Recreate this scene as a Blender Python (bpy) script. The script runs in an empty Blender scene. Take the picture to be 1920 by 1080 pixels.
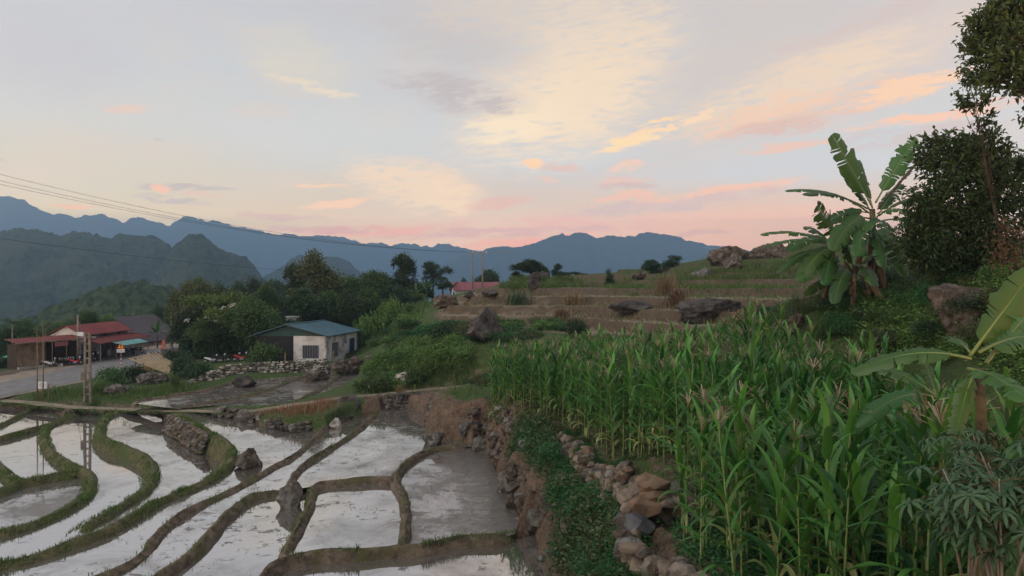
import bpy, bmesh, math, random
import numpy as np
from mathutils import Vector, Matrix, noise as mnoise
from mathutils.geometry import tessellate_polygon

R = math.radians
scene = bpy.context.scene
rng = np.random.default_rng(11)
random.seed(11)

# ------------------------------------------------------------------ camera
cam_data = bpy.data.cameras.new("camera")
cam = bpy.data.objects.new("camera", cam_data)
scene.collection.objects.link(cam)
cam.location = (0, 0, 0)
cam.rotation_euler = (R(90), 0, 0)
cam_data.sensor_width = 36
cam_data.lens = 25.0
cam_data.clip_start = 0.1
cam_data.clip_end = 60000
scene.camera = cam

# ------------------------------------------------------------------ exposure
scene.view_settings.view_transform = 'Standard'
scene.view_settings.look = 'None'
scene.view_settings.exposure = 0.0
scene.view_settings.gamma = 1.0
scene.view_settings.use_curve_mapping = False
scene.render.engine = 'CYCLES'
scene.cycles.use_denoising = True
scene.cycles.max_bounces = 5
scene.cycles.diffuse_bounces = 1
scene.cycles.glossy_bounces = 2
scene.cycles.transparent_max_bounces = 8
scene.cycles.volume_bounces = 0

F = 1333.33
def W(px, py, d):                      # point at depth d that lies in the direction of a picture point
    return np.array([(px - 960) / F * d, d, (540 - py) / F * d])
def Wz(px, py, z):                     # the same, for a known height
    return W(px, py, z * F / (540 - py))
def srgb(r, g, b):
    f = lambda c: (c / 255 / 12.92) if c / 255 <= 0.04045 else ((c / 255 + 0.055) / 1.055) ** 2.4
    return (f(r), f(g), f(b), 1.0)

# ------------------------------------------------------------------ sky
world = bpy.data.worlds.new("World")
scene.world = world
world.use_nodes = True
wt = world.node_tree
wt.nodes.clear()
def wn(t, **k):
    n = wt.nodes.new(t)
    for a, b in k.items(): setattr(n, a, b)
    return n
def wmath(op, a, b=None, c=None, clamp=False):
    n = wn('ShaderNodeMath', operation=op, use_clamp=clamp)
    for i, v in enumerate((a, b, c)):
        if v is None: continue
        if isinstance(v, (int, float)): n.inputs[i].default_value = v
        else: wt.links.new(v, n.inputs[i])
    return n.outputs[0]
tc = wn('ShaderNodeTexCoord')
sx = wn('ShaderNodeSeparateXYZ')
wt.links.new(tc.outputs['Generated'], sx.inputs[0])
AZ = wmath('MULTIPLY', wmath('ARCTAN2', sx.outputs[0], sx.outputs[1]), 57.29578)
EL = wmath('MULTIPLY', wmath('ARCSINE', sx.outputs[2]), 57.29578)
def wvec(x, y, z=0.0):
    n = wn('ShaderNodeCombineXYZ')
    for i, v in enumerate((x, y, z)):
        if isinstance(v, (int, float)): n.inputs[i].default_value = v
        else: wt.links.new(v, n.inputs[i])
    return n.outputs[0]
def wnoise(vec, scale, detail=5, rough=0.55, lac=2.0):
    n = wn('ShaderNodeTexNoise')
    n.inputs['Scale'].default_value = scale
    n.inputs['Detail'].default_value = detail
    n.inputs['Roughness'].default_value = rough
    n.inputs['Lacunarity'].default_value = lac
    wt.links.new(vec, n.inputs['Vector'])
    return n
# world-space warp so that the clouds fray (streaks run gently up to the right)
shear = wmath('SUBTRACT', EL, wmath('MULTIPLY', AZ, 0.10))
nA = wnoise(wvec(wmath('MULTIPLY', AZ, 0.10), wmath('MULTIPLY', shear, 0.30), 3.1), 1.0, 7, 0.62)
nB = wnoise(wvec(wmath('MULTIPLY', AZ, 0.34), wmath('MULTIPLY', shear, 1.15), 9.7), 1.0, 6, 0.66)
sA = wn('ShaderNodeSeparateColor'); wt.links.new(nA.outputs['Color'], sA.inputs[0])
sB = wn('ShaderNodeSeparateColor'); wt.links.new(nB.outputs['Color'], sB.inputs[0])
def ctr(v, amp): return wmath('MULTIPLY', wmath('SUBTRACT', v, 0.5), amp)
AZW = wmath('ADD', AZ, wmath('ADD', ctr(sA.outputs[0], 3.6), ctr(sB.outputs[0], 2.0)))
ELW = wmath('ADD', EL, wmath('ADD', ctr(sA.outputs[1], 1.5), ctr(sB.outputs[1], 0.75)))
DET = nB.outputs['Fac']

def ramp(fac, stops, interp='EASE'):
    n = wn('ShaderNodeValToRGB')
    cr = n.color_ramp
    cr.interpolation = interp
    while len(cr.elements) < len(stops): cr.elements.new(0.5)
    for e, (p, c) in zip(cr.elements, stops):
        e.position = p; e.color = c
    wt.links.new(fac, n.inputs[0])
    return n.outputs[0]
def wmix(fac, a, b):
    n = wn('ShaderNodeMix', data_type='RGBA')
    for sock, v in ((n.inputs[0], fac), (n.inputs[6], a), (n.inputs[7], b)):
        if isinstance(v, (int, float, tuple)): sock.default_value = v
        else: wt.links.new(v, sock)
    return n.outputs[2]
t_el = wmath('DIVIDE', wmath('ADD', EL, wmath('ADD', ctr(sA.outputs[2], 2.5), 5.0)), 95.0, clamp=True)
def tp(el): return (el + 5) / 95
HZ = 1.0
base_c = ramp(t_el, [(tp(-5), srgb(205, 158, 150)), (tp(2.5), srgb(224, 174, 157)), (tp(5.0), srgb(220, 183, 166)),
                     (tp(7.0), srgb(211, 191, 178)), (tp(10.5), srgb(198, 202, 207)), (tp(16), srgb(199, 200, 203)),
                     (tp(23), srgb(197, 193, 195)), (tp(42), srgb(160, 170, 190)), (1.0, srgb(125, 145, 180))])
base_l = ramp(t_el, [(tp(-5), srgb(190, 165, 155)), (tp(2.5), srgb(216, 184, 163)), (tp(5.0), srgb(213, 195, 170)),
                     (tp(8.0), srgb(209, 199, 183)), (tp(12), srgb(203, 202, 200)), (tp(17), srgb(194, 198, 204)),
                     (tp(23), srgb(188, 191, 202)), (tp(42), srgb(158, 168, 190)), (1.0, srgb(125, 145, 180))])
side = wmath('DIVIDE', wmath('SUBTRACT', 2.0, AZ), 30.0, clamp=True)
col = wmix(side, base_c, base_l)
# large soft unevenness of the high veil
col = wmix(wmath('MULTIPLY', wmath('SUBTRACT', nA.outputs['Fac'], 0.45), 1.7, clamp=True), col,
           wmix(wmath('DIVIDE', EL, 30.0, clamp=True), srgb(226, 200, 182), srgb(208, 200, 195)))

# picture position, radii in picture points, tilt, colour, opacity, fray
CLOUDS = [
 (1500, 318, 300, 34, 2, (199, 203, 210), .75, .6), (1090, 285, 180, 34, 4, (206, 208, 211), .7, .6), (640, 250, 260, 50, 0, (207, 207, 206), .5, .6),
 (1420, 428, 330, 46, 0, (230, 172, 150), .6, .5), (1250, 395, 260, 26, 3, (226, 184, 166), .45, .8),
 (1350, 150, 260, 110, 24, (203, 192, 188), .65, .7), (1090, 110, 190, 150, 34, (232, 211, 188), .70, .9), (1660, 90, 260, 80, 12, (216, 194, 186), .6, .7),
 (1050, 185, 190, 95, 24, (240, 217, 190), .75, 1.3), (955, 235, 70, 34, 6, (252, 229, 194), .9, 1.0), (1080, 190, 110, 50, 25, (250, 224, 190), .7, 1.2), (1150, 120, 120, 60, 45, (236, 212, 186), .5, 1.3),
 (1185, 262, 66, 13, 16, (255, 219, 168), 1.0, 1.1), (1240, 233, 52, 13, 10, (255, 214, 166), 1.0, 1.1), (1312, 216, 24, 7, 22, (255, 214, 170), .95, .8),
 (1480, 165, 250, 48, 15, (244, 214, 180), .65, 1.1), (1540, 205, 210, 32, 8, (232, 194, 172), .80, 1.3), (1690, 168, 120, 20, 10, (252, 205, 166), .9, 1.1),
 (1420, 215, 120, 24, 16, (242, 200, 170), .7, 1.2), (1480, 235, 110, 14, 6, (214, 178, 168), .7, 1.2), (1730, 224, 120, 9, 3, (250, 196, 164), 1.0, .9), (1870, 195, 90, 12, 8, (246, 188, 164), .8, .9),
 (1720, 255, 150, 20, 3, (205, 182, 178), .6, .8), (1480, 276, 75, 9, 4, (236, 190, 168), .85, 1.0),
 (860, 176, 115, 28, -9, (188, 178, 180), .9, 1.0), (850, 75, 150, 52, -10, (194, 187, 188), .65, 1.0), (900, 30, 120, 30, 0, (216, 200, 186), .5, 1.0),
 (590, 162, 70, 9, -12, (236, 216, 190), .85, .8), (555, 115, 100, 50, -10, (216, 207, 190), .55, .8), (480, 205, 60, 14, 0, (216, 200, 188), .5, .8),
 (770, 348, 125, 42, -12, (244, 212, 180), .80, 1.3), (850, 362, 40, 36, -50, (244, 210, 178), .6, 1.0), (800, 305, 40, 10, -15, (232, 208, 184), .6, 1.0),
 (1040, 316, 46, 8, -5, (220, 190, 178), .95, 1.2), (990, 307, 17, 8, 0, (254, 208, 164), 1.0, .8), (1185, 315, 34, 8, 10, (238, 198, 176), .9, 1.2),
 (1178, 343, 44, 9, 2, (228, 188, 174), .9, 1.2), (1175, 352, 50, 6, 0, (206, 178, 174), .8, 1.0), (1020, 340, 22, 5, 0, (236, 192, 170), .8, .8),
 (1190, 392, 125, 13, 4, (203, 176, 175), .95, 1.1), (1340, 362, 130, 10, 7, (246, 188, 160), .95, 1.1), (1300, 377, 140, 10, 6, (206, 180, 178), .85, 1.1), (1170, 370, 50, 8, 3, (240, 186, 164), .8, 1.1),
 (345, 352, 85, 7, 2, (190, 178, 172), .9, 1.0), (296, 354, 16, 8, 0, (246, 188, 160), .95, .8), (315, 375, 68, 7, -3, (188, 176, 172), .9, 1.0), (385, 366, 40, 5, 0, (222, 188, 172), .7, 1.0),
 (630, 381, 55, 7, 8, (246, 200, 168), .95, 1.0), (600, 350, 36, 4, 0, (246, 204, 168), .8, .8), (510, 407, 80, 5, 1, (206, 174, 166), .85, 1.0),
 (930, 382, 50, 10, 6, (224, 178, 164), .9, 1.1), (1010, 428, 250, 17, 2, (224, 172, 162), .75, 1.4), (940, 438, 200, 8, 2, (206, 164, 162), .8, 1.2), (690, 432, 110, 9, 0, (230, 164, 152), .85, 1.2), (620, 428, 90, 6, 0, (204, 160, 158), .7, 1.0),
 (1000, 455, 120, 9, 4, (236, 158, 146), .7, 1.0), (135, 388, 40, 5, 0, (240, 182, 154), .9, .8), (230, 202, 42, 8, 3, (226, 196, 180), .85, .9), (302, 268, 18, 3, 0, (196, 188, 182), .8, .8), (8, 298, 16, 4, -8, (200, 186, 178), .8, .8),
 (1650, 30, 180, 16, 14, (206, 188, 184), .6, 1.0), (1300, 438, 50, 4, 0, (204, 160, 156), .7, .8), (40, 90, 220, 90, 0, (193, 190, 198), .6, .6), (300, 45, 200, 40, 0, (195, 195, 202), .5, .6),
]
cloud_k = math.degrees(1 / F)
WARP = wvec(AZW, ELW)
nC = wnoise(wvec(wmath('MULTIPLY', AZW, 0.55), wmath('MULTIPLY', wmath('SUBTRACT', ELW, wmath('MULTIPLY', AZ, 0.10)), 2.6), 4.4), 1.0, 6, 0.64)
DETC = wmath('SUBTRACT', nC.outputs['Fac'], 0.5)
for (px, py, rx, ry, ang, rgb, op, fray) in CLOUDS:
    az = math.degrees(math.atan2(px - 960, F))
    el = math.degrees(math.atan2(540 - py, math.hypot(F, px - 960)))
    k = math.cos(R(az))
    mp = wn('ShaderNodeMapping', vector_type='TEXTURE')
    mp.inputs[1].default_value = (az, el, 0); mp.inputs[2].default_value = (0, 0, R(ang))
    mp.inputs[3].default_value = (rx * cloud_k * k * k * 1.5, ry * cloud_k * k * 1.5, 1)
    gr = wn('ShaderNodeTexGradient', gradient_type='SPHERICAL')
    wt.links.new(WARP, mp.inputs[0]); wt.links.new(mp.outputs[0], gr.inputs[0])
    mr = wn('ShaderNodeMapRange', interpolation_type='SMOOTHSTEP')
    wt.links.new(wmath('MULTIPLY', wmath('MULTIPLY_ADD', DETC, (0.2 + fray * 3.0) if ry > 30 else (2.2 + fray * 4.2), 1.0), gr.outputs['Fac']), mr.inputs[0])
    mr.inputs[1].default_value = 0.02; mr.inputs[2].default_value = 0.78 if ry > 20 else 0.66; mr.inputs[3].default_value = 0.0; mr.inputs[4].default_value = op
    rgb = tuple(c * .93 + g * .07 for c, g in zip(rgb, (202, 196, 194)))
    col = wmix(mr.outputs[0], col, srgb(*rgb))
bg = wn('ShaderNodeBackground')
# the air in front of the low sky swallows part of it (and adds its own blue), so the sky itself lies that much above what is seen
HAZE_D, HAZE_TOP, HAZE_J = 3.6e-4, 600.0, (0.075, 0.125, 0.205)
sin_e = wmath('MAXIMUM', sx.outputs[2], 0.001)
path_l = wmath('MINIMUM', wmath('DIVIDE', HAZE_TOP, sin_e), 6300.0)
trans = wmath('EXPONENT', wmath('MULTIPLY', path_l, -HAZE_D))
def wvm(op, a, b):
    n = wn('ShaderNodeVectorMath', operation=op)
    for i, v in enumerate((a, b)):
        if isinstance(v, tuple): n.inputs[i].default_value = v
        else: wt.links.new(v, n.inputs[i])
    return n.outputs[0]
inv = wvec(*[wmath('SUBTRACT', 1.0, trans)] * 3)
col = wvm('MULTIPLY', col, (0.935, 0.92, 0.905))
colr = wvm('MAXIMUM', wvm('SUBTRACT', col, wvm('MULTIPLY', inv, HAZE_J)), (0.0, 0.0, 0.0))
colr = wvm('DIVIDE', colr, wvec(trans, trans, trans))
wt.links.new(colr, bg.inputs[0])
wo = wn('ShaderNodeOutputWorld')
wt.links.new(bg.outputs[0], wo.inputs[0])
world.cycles.sampling_method = 'MANUAL'
world.cycles.sample_map_resolution = 1024

# ------------------------------------------------------------------ sun (veiled, dusk)
sun_data = bpy.data.lights.new("sun", 'SUN')
sun_data.energy = 1.5
sun_data.angle = R(50)
sun_data.color = (1.0, 0.93, 0.86)
sun = bpy.data.objects.new("sun", sun_data)
scene.collection.objects.link(sun)
sun.rotation_euler = (R(38), 0, R(-48))

# ------------------------------------------------------------------ helpers
def link(o):
    scene.collection.objects.link(o)
    return o
def tag(o, label=None, cat=None, group=None, kind=None):
    if label: o["label"] = label
    if cat: o["category"] = cat
    if group: o["group"] = group
    if kind: o["kind"] = kind
    return o
def empty(name, loc=(0, 0, 0), rz=0.0):
    o = bpy.data.objects.new(name, None)
    o.location = loc; o.rotation_euler = (0, 0, rz); o.empty_display_size = 0.2
    return link(o)
def mesh_np(name, V, Fc, mats, midx=None, smooth=True, tint=None):
    V = np.asarray(V, dtype=np.float32); Fc = np.asarray(Fc, dtype=np.int32)
    me = bpy.data.meshes.new(name)
    k = Fc.shape[1]; m = len(Fc)
    me.vertices.add(len(V)); me.vertices.foreach_set("co", V.ravel())
    me.loops.add(m * k); me.loops.foreach_set("vertex_index", Fc.ravel())
    me.polygons.add(m)
    me.polygons.foreach_set("loop_start", np.arange(0, m * k, k, dtype=np.int32))
    me.polygons.foreach_set("loop_total", np.full(m, k, dtype=np.int32))
    if midx is not None: me.polygons.foreach_set("material_index", np.asarray(midx, dtype=np.int32))
    me.polygons.foreach_set("use_smooth", np.full(m, smooth, dtype=bool))
    if tint is not None:
        a = me.attributes.new("tint", 'FLOAT', 'POINT'); a.data.foreach_set("value", np.asarray(tint, dtype=np.float32))
    for mt in (mats if isinstance(mats, (list, tuple)) else [mats]): me.materials.append(mt)
    me.update(calc_edges=True)
    return me
def obj(name, me, parent=None, loc=None):
    o = link(bpy.data.objects.new(name, me))
    if parent is not None: o.parent = parent
    if loc is not None: o.location = loc
    return o
class MB:
    """collects simple shapes and links them as one mesh object"""
    def __init__(s): s.v = []; s.f = []
    def add(s, v, f):
        b = len(s.v); s.v += [tuple(p) for p in v]; s.f += [tuple(i + b for i in q) for q in f]; return s
    def box(s, c, size, rz=0.0, rx=0.0, ry=0.0):
        h = [q / 2 for q in size]
        M = Matrix.Translation(c) @ Matrix.Rotation(rz, 4, 'Z') @ Matrix.Rotation(ry, 4, 'Y') @ Matrix.Rotation(rx, 4, 'X')
        v = [M @ Vector((sx_ * h[0], sy_ * h[1], sz_ * h[2])) for sx_ in (-1, 1) for sy_ in (-1, 1) for sz_ in (-1, 1)]
        return s.add(v, [(0, 1, 3, 2), (4, 6, 7, 5), (0, 4, 5, 1), (2, 3, 7, 6), (0, 2, 6, 4), (1, 5, 7, 3)])
    def tube(s, pts, rad, n=6, caps=True):
        pts = [Vector(p) for p in pts]
        if isinstance(rad, (int, float)): rad = [rad] * len(pts)
        rings = []
        ref = Vector((0.31, 0.17, 0.93))
        for i, p in enumerate(pts):
            t = (pts[min(i + 1, len(pts) - 1)] - pts[max(i - 1, 0)]).normalized()
            r0 = ref if abs(t.dot(ref.normalized())) < 0.95 else Vector((1, 0, 0.1))
            a = t.cross(r0).normalized(); b = t.cross(a)
            rings.append([p + (a * math.cos(2 * math.pi * k / n) + b * math.sin(2 * math.pi * k / n)) * rad[i] for k in range(n)])
        v = [q for r_ in rings for q in r_]
        f = [(i * n + k, i * n + (k + 1) % n, (i + 1) * n + (k + 1) % n, (i + 1) * n + k) for i in range(len(pts) - 1) for k in range(n)]
        if caps: f += [tuple(range(n - 1, -1, -1)), tuple((len(pts) - 1) * n + k for k in range(n))]
        return s.add(v, f)
    def poly(s, pts, th=None):
        n = len(pts)
        if th is None: return s.add(pts, [tuple(range(n))])
        t = Vector(th); v = [Vector(p) for p in pts]; v2 = [p + t for p in v]
        return s.add(v + v2, [tuple(range(n - 1, -1, -1)), tuple(range(n, 2 * n))] + [(i, (i + 1) % n, n + (i + 1) % n, n + i) for i in range(n)])
    def mesh(s, name, mat, smooth=False):
        me = bpy.data.meshes.new(name); me.from_pydata(s.v, [], s.f)
        for m in (mat if isinstance(mat, (list, tuple)) else [mat]): me.materials.append(m)
        if smooth: me.polygons.foreach_set("use_smooth", np.ones(len(me.polygons), dtype=bool))
        me.update(); return me
    def build(s, name, mat, parent=None, smooth=False, loc=None):
        return obj(name, s.mesh(name, mat, smooth), parent, loc)
def copy_tree(o, parent=None):
    c = o.copy(); link(c); c.parent = parent
    for ch in list(o.children): copy_tree(ch, c)
    return c

# ------------------------------------------------------------------ materials
def material(name):
    m = bpy.data.materials.new(name); m.use_nodes = True
    nt = m.node_tree; b = nt.nodes["Principled BSDF"]
    b.inputs['Specular IOR Level'].default_value = 0.25
    return m, nt, b
def nmix(nt, fac, a, b):
    n = nt.nodes.new('ShaderNodeMix'); n.data_type = 'RGBA'
    for sock, v in ((n.inputs[0], fac), (n.inputs[6], a), (n.inputs[7], b)):
        if isinstance(v, (int, float)): sock.default_value = v
        elif isinstance(v, tuple): sock.default_value = v if len(v) == 4 else v + (1,)
        else: nt.links.new(v, sock)
    return n.outputs[2]
def nmath(nt, op, a, b=None, clamp=False):
    n = nt.nodes.new('ShaderNodeMath'); n.operation = op; n.use_clamp = clamp
    for i, v in enumerate((a, b)):
        if v is None: continue
        if isinstance(v, (int, float)): n.inputs[i].default_value = v
        else: nt.links.new(v, n.inputs[i])
    return n.outputs[0]
def nnoise(nt, scale, detail=5, rough=0.55, coord='Object', stretch=None, dist=0.0):
    t = nt.nodes.new('ShaderNodeTexCoord'); n = nt.nodes.new('ShaderNodeTexNoise')
    n.inputs['Scale'].default_value = scale; n.inputs['Detail'].default_value = detail; n.inputs['Roughness'].default_value = rough
    n.inputs['Distortion'].default_value = dist
    src = t.outputs[coord]
    if coord == 'World':
        src = None
    if stretch:
        mp = nt.nodes.new('ShaderNodeMapping'); mp.inputs['Scale'].default_value = stretch
        nt.links.new(src, mp.inputs[0]); src = mp.outputs[0]
    nt.links.new(src, n.inputs['Vector'])
    return n.outputs['Fac']
def wpos(nt):
    return nt.nodes.new('ShaderNodeNewGeometry').outputs['Position']
def pnoise(nt, scale, detail=5, rough=0.55, stretch=(1, 1, 1), dist=0.0):     # noise in world metres
    n = nt.nodes.new('ShaderNodeTexNoise'); mp = nt.nodes.new('ShaderNodeMapping'); mp.inputs['Scale'].default_value = stretch
    n.inputs['Scale'].default_value = scale; n.inputs['Detail'].default_value = detail; n.inputs['Roughness'].default_value = rough
    n.inputs['Distortion'].default_value = dist
    nt.links.new(wpos(nt), mp.inputs[0]); nt.links.new(mp.outputs[0], n.inputs['Vector'])
    return n.outputs['Fac']
def nramp(nt, fac, lo, hi):
    n = nt.nodes.new('ShaderNodeMapRange'); n.clamp = True; n.interpolation_type = 'SMOOTHSTEP'
    n.inputs[1].default_value = lo; n.inputs[2].default_value = hi
    nt.links.new(fac, n.inputs[0]); return n.outputs[0]
def bump(nt, b, h, strength=0.5, dist=0.05):
    n = nt.nodes.new('ShaderNodeBump'); n.inputs['Strength'].default_value = strength; n.inputs['Distance'].default_value = dist
    nt.links.new(h, n.inputs['Height']); nt.links.new(n.outputs[0], b.inputs['Normal'])
def noisy(name, c1, c2, scale, rough=0.9, detail=6, bs=0.4, bd=0.05, lo=0.35, hi=0.65, c3=None, s3=0.3):
    m, nt, b = material(name)
    f = pnoise(nt, scale, detail, 0.6)
    c = nmix(nt, nramp(nt, f, lo, hi), c1, c2)
    if c3: c = nmix(nt, nramp(nt, pnoise(nt, s3, 5, 0.6), 0.5, 0.65), c, c3)
    nt.links.new(c, b.inputs['Base Color']); b.inputs['Roughness'].default_value = rough
    if bs: bump(nt, b, pnoise(nt, scale * 2.5, 5, 0.65), bs, bd)
    return m
def leafmat(name, dark, light, yellow=None, trans=0.3, rough=0.5, spec=0.3, vein=False):
    m, nt, b = material(name)
    at = nt.nodes.new('ShaderNodeAttribute'); at.attribute_name = "tint"
    oi = nt.nodes.new('ShaderNodeObjectInfo')
    c = nmix(nt, at.outputs['Fac'], dark, light)
    hs = nt.nodes.new('ShaderNodeHueSaturation')
    nt.links.new(nmath(nt, 'ADD', nmath(nt, 'MULTIPLY', oi.outputs['Random'], 0.035), 0.4825), hs.inputs['Hue'])
    nt.links.new(nmath(nt, 'ADD', nmath(nt, 'MULTIPLY', oi.outputs['Random'], 0.4), 0.8), hs.inputs['Value'])
    nt.links.new(c, hs.inputs['Color']); c = hs.outputs[0]
    if yellow:
        c = nmix(nt, nmath(nt, 'MULTIPLY', nmath(nt, 'SUBTRACT', at.outputs['Fac'], 0.9, True), 10.0, True), c, yellow)
    nt.links.new(c, b.inputs['Base Color'])
    b.inputs['Roughness'].default_value = rough; b.inputs['Specular IOR Level'].default_value = spec
    tr = nt.nodes.new('ShaderNodeBsdfTranslucent'); nt.links.new(c, tr.inputs[0])
    mx = nt.nodes.new('ShaderNodeMixShader'); mx.inputs[0].default_value = trans
    out = nt.nodes['Material Output']
    nt.links.new(b.outputs[0], mx.inputs[1]); nt.links.new(tr.outputs[0], mx.inputs[2]); nt.links.new(mx.outputs[0], out.inputs[0])
    return m
def plain(name, c, rough=0.7, var=0.25, scale=3.0, metal=0.0, bs=0.15):
    m, nt, b = material(name)
    f = nnoise(nt, scale, 6, 0.65)
    d = tuple(x * (1 - var) for x in c)
    nt.links.new(nmix(nt, nramp(nt, f, 0.35, 0.7), tuple(c), d), b.inputs['Base Color'])
    b.inputs['Roughness'].default_value = rough; b.inputs['Metallic'].default_value = metal
    if bs: bump(nt, b, nnoise(nt, scale * 6, 4), bs, 0.01)
    return m
M = {}
M['leaf_dark'] = leafmat('leaf_dark', (0.018, 0.038, 0.014), (0.064, 0.108, 0.038), trans=0.18)
M['leaf_mid'] = leafmat('leaf_mid', (0.030, 0.066, 0.018), (0.125, 0.210, 0.058), trans=0.22)
M['leaf_light'] = leafmat('leaf_light', (0.055, 0.115, 0.024), (0.190, 0.300, 0.072), trans=0.25)
M['leaf_olive'] = leafmat('leaf_olive', (0.036, 0.052, 0.018), (0.145, 0.168, 0.066), trans=0.2)
M['leaf_blue'] = leafmat('leaf_blue', (0.022, 0.048, 0.024), (0.065, 0.115, 0.060), trans=0.2)
M['leaf_brown'] = leafmat('leaf_brown', (0.055, 0.035, 0.018), (0.140, 0.085, 0.040), trans=0.2)
M['creeper'] = leafmat('creeper', (0.018, 0.062, 0.020), (0.070, 0.180, 0.052), trans=0.2)
M['grass'] = leafmat('grass', (0.050, 0.085, 0.020), (0.160, 0.230, 0.060), (0.28, 0.20, 0.09), trans=0.3)
M['grass_dry'] = leafmat('grass_dry', (0.10, 0.065, 0.035), (0.28, 0.185, 0.10), trans=0.2)
M['grass_red'] = leafmat('grass_red', (0.16, 0.07, 0.035), (0.36, 0.19, 0.09), trans=0.2)
M['corn_leaf'] = leafmat('corn_leaf', (0.018, 0.080, 0.018), (0.125, 0.320, 0.048), (0.34, 0.32, 0.14), trans=0.33, rough=0.38, spec=0.45)
M['corn_stalk'] = leafmat('corn_stalk', (0.090, 0.150, 0.040), (0.220, 0.260, 0.095), trans=0.0)
M['corn_tassel'] = leafmat('corn_tassel', (0.250, 0.190, 0.125), (0.430, 0.345, 0.245), trans=0.2)
M['banana_leaf'] = leafmat('banana_leaf', (0.020, 0.062, 0.014), (0.070, 0.150, 0.032), (0.32, 0.24, 0.05), trans=0.3, rough=0.4, spec=0.4)
M['banana_rib'] = leafmat('banana_rib', (0.13, 0.18, 0.06), (0.18, 0.23, 0.08), trans=0.0)
M['banana_stem'] = noisy('banana_stem', (0.045, 0.038, 0.022), (0.13, 0.11, 0.055), 4.0, 0.75, bs=0.3)
M['banana_dead'] = leafmat('banana_dead', (0.070, 0.046, 0.026), (0.190, 0.130, 0.070), trans=0.15)
M['cassava'] = leafmat('cassava', (0.030, 0.070, 0.032), (0.080, 0.150, 0.070), trans=0.25, rough=0.45)
M['bark'] = noisy('bark', (0.020, 0.017, 0.014), (0.062, 0.053, 0.044), 5.0, 0.95, bs=0.6)
M['bark_pale'] = noisy('bark_pale', (0.14, 0.12, 0.095), (0.24, 0.21, 0.17), 3.0, 0.9)
M['mud_bund'] = noisy('mud_bund', (0.080, 0.058, 0.040), (0.190, 0.142, 0.098), 3.2, 0.95, bs=0.9, bd=0.10, c3=(0.10, 0.094, 0.040), s3=0.6)
M['green_bund'] = noisy('green_bund', (0.066, 0.066, 0.028), (0.140, 0.120, 0.060), 3.0, 0.95, bs=0.9, bd=0.10, c3=(0.070, 0.090, 0.026), s3=0.7)
M['rock_dark'] = noisy('rock_dark', (0.028, 0.024, 0.022), (0.085, 0.072, 0.064), 1.6, 0.9, bs=0.9, bd=0.12, c3=(0.105, 0.09, 0.078), s3=1.1)
M['rock_brown'] = noisy('rock_brown', (0.048, 0.036, 0.027), (0.125, 0.096, 0.072), 2.8, 0.92, bs=1.0, bd=0.12, c3=(0.18, 0.158, 0.135), s3=1.9)
M['rock_grey'] = noisy('rock_grey', (0.055, 0.048, 0.040), (0.165, 0.146, 0.124), 3.2, 0.92, bs=1.0, bd=0.10, c3=(0.24, 0.22, 0.195), s3=2.6)
M['rock_pale'] = noisy('rock_pale', (0.20, 0.18, 0.155), (0.48, 0.44, 0.39), 3.0, 0.92, bs=0.7, bd=0.05)
M['stone_tan'] = noisy('stone_tan', (0.105, 0.080, 0.058), (0.215, 0.166, 0.122), 3.0, 0.9, bs=0.6, bd=0.03, c3=(0.21, 0.175, 0.14), s3=2.0)
M['stone_rust'] = noisy('stone_rust', (0.115, 0.074, 0.047), (0.215, 0.145, 0.094), 3.0, 0.9, bs=0.6, bd=0.03)
M['stone_slate'] = noisy('stone_slate', (0.060, 0.062, 0.066), (0.125, 0.125, 0.130), 2.0, 0.7, bs=0.5, bd=0.03)
M['asphalt'] = noisy('asphalt', (0.155, 0.148, 0.140), (0.215, 0.205, 0.195), 1.2, 0.85, bs=0.2, bd=0.01, c3=(0.19, 0.175, 0.155), s3=0.25)
M['path'] = noisy('path', (0.19, 0.145, 0.10), (0.29, 0.235, 0.17), 1.6, 0.95, bs=0.4, bd=0.03, c3=(0.15, 0.14, 0.075), s3=0.8)
M['apron'] = noisy('apron', (0.22, 0.17, 0.125), (0.31, 0.255, 0.20), 1.0, 0.95, bs=0.3, bd=0.03)
M['concrete'] = noisy('concrete', (0.26, 0.245, 0.225), (0.36, 0.34, 0.315), 1.4, 0.9, bs=0.25, bd=0.01, c3=(0.20, 0.18, 0.16), s3=0.5)
M['concrete_pole'] = noisy('concrete_pole', (0.15, 0.125, 0.10), (0.24, 0.21, 0.175), 3.0, 0.9, bs=0.3, bd=0.01)
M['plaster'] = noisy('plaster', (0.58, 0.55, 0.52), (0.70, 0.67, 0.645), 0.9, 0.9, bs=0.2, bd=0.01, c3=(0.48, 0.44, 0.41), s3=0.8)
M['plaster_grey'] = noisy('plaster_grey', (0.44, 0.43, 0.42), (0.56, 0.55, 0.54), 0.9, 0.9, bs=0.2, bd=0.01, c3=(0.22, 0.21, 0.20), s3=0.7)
M['roof_teal'] = plain('roof_teal', (0.085, 0.165, 0.205), 0.5, 0.25, 0.6)
M['roof_green'] = plain('roof_green', (0.030, 0.085, 0.075), 0.5, 0.3, 1.0)
M['roof_red'] = plain('roof_red', (0.245, 0.055, 0.050), 0.6, 0.3, 0.8)
M['roof_rust'] = plain('roof_rust', (0.215, 0.055, 0.050), 0.7, 0.45, 1.2)
M['roof_grey'] = plain('roof_grey', (0.072, 0.062, 0.066), 0.8, 0.25, 0.5)
M['roof_pink'] = plain('roof_pink', (0.27, 0.10, 0.105), 0.6, 0.2, 0.5)
M['teal_tarp'] = plain('teal_tarp', (0.15, 0.36, 0.34), 0.6, 0.2, 1.0)
M['tarp_dark'] = plain('tarp_dark', (0.022, 0.022, 0.024), 0.6, 0.4, 1.0)
M['wood_dark'] = plain('wood_dark', (0.060, 0.042, 0.030), 0.85, 0.4, 2.0)
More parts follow.
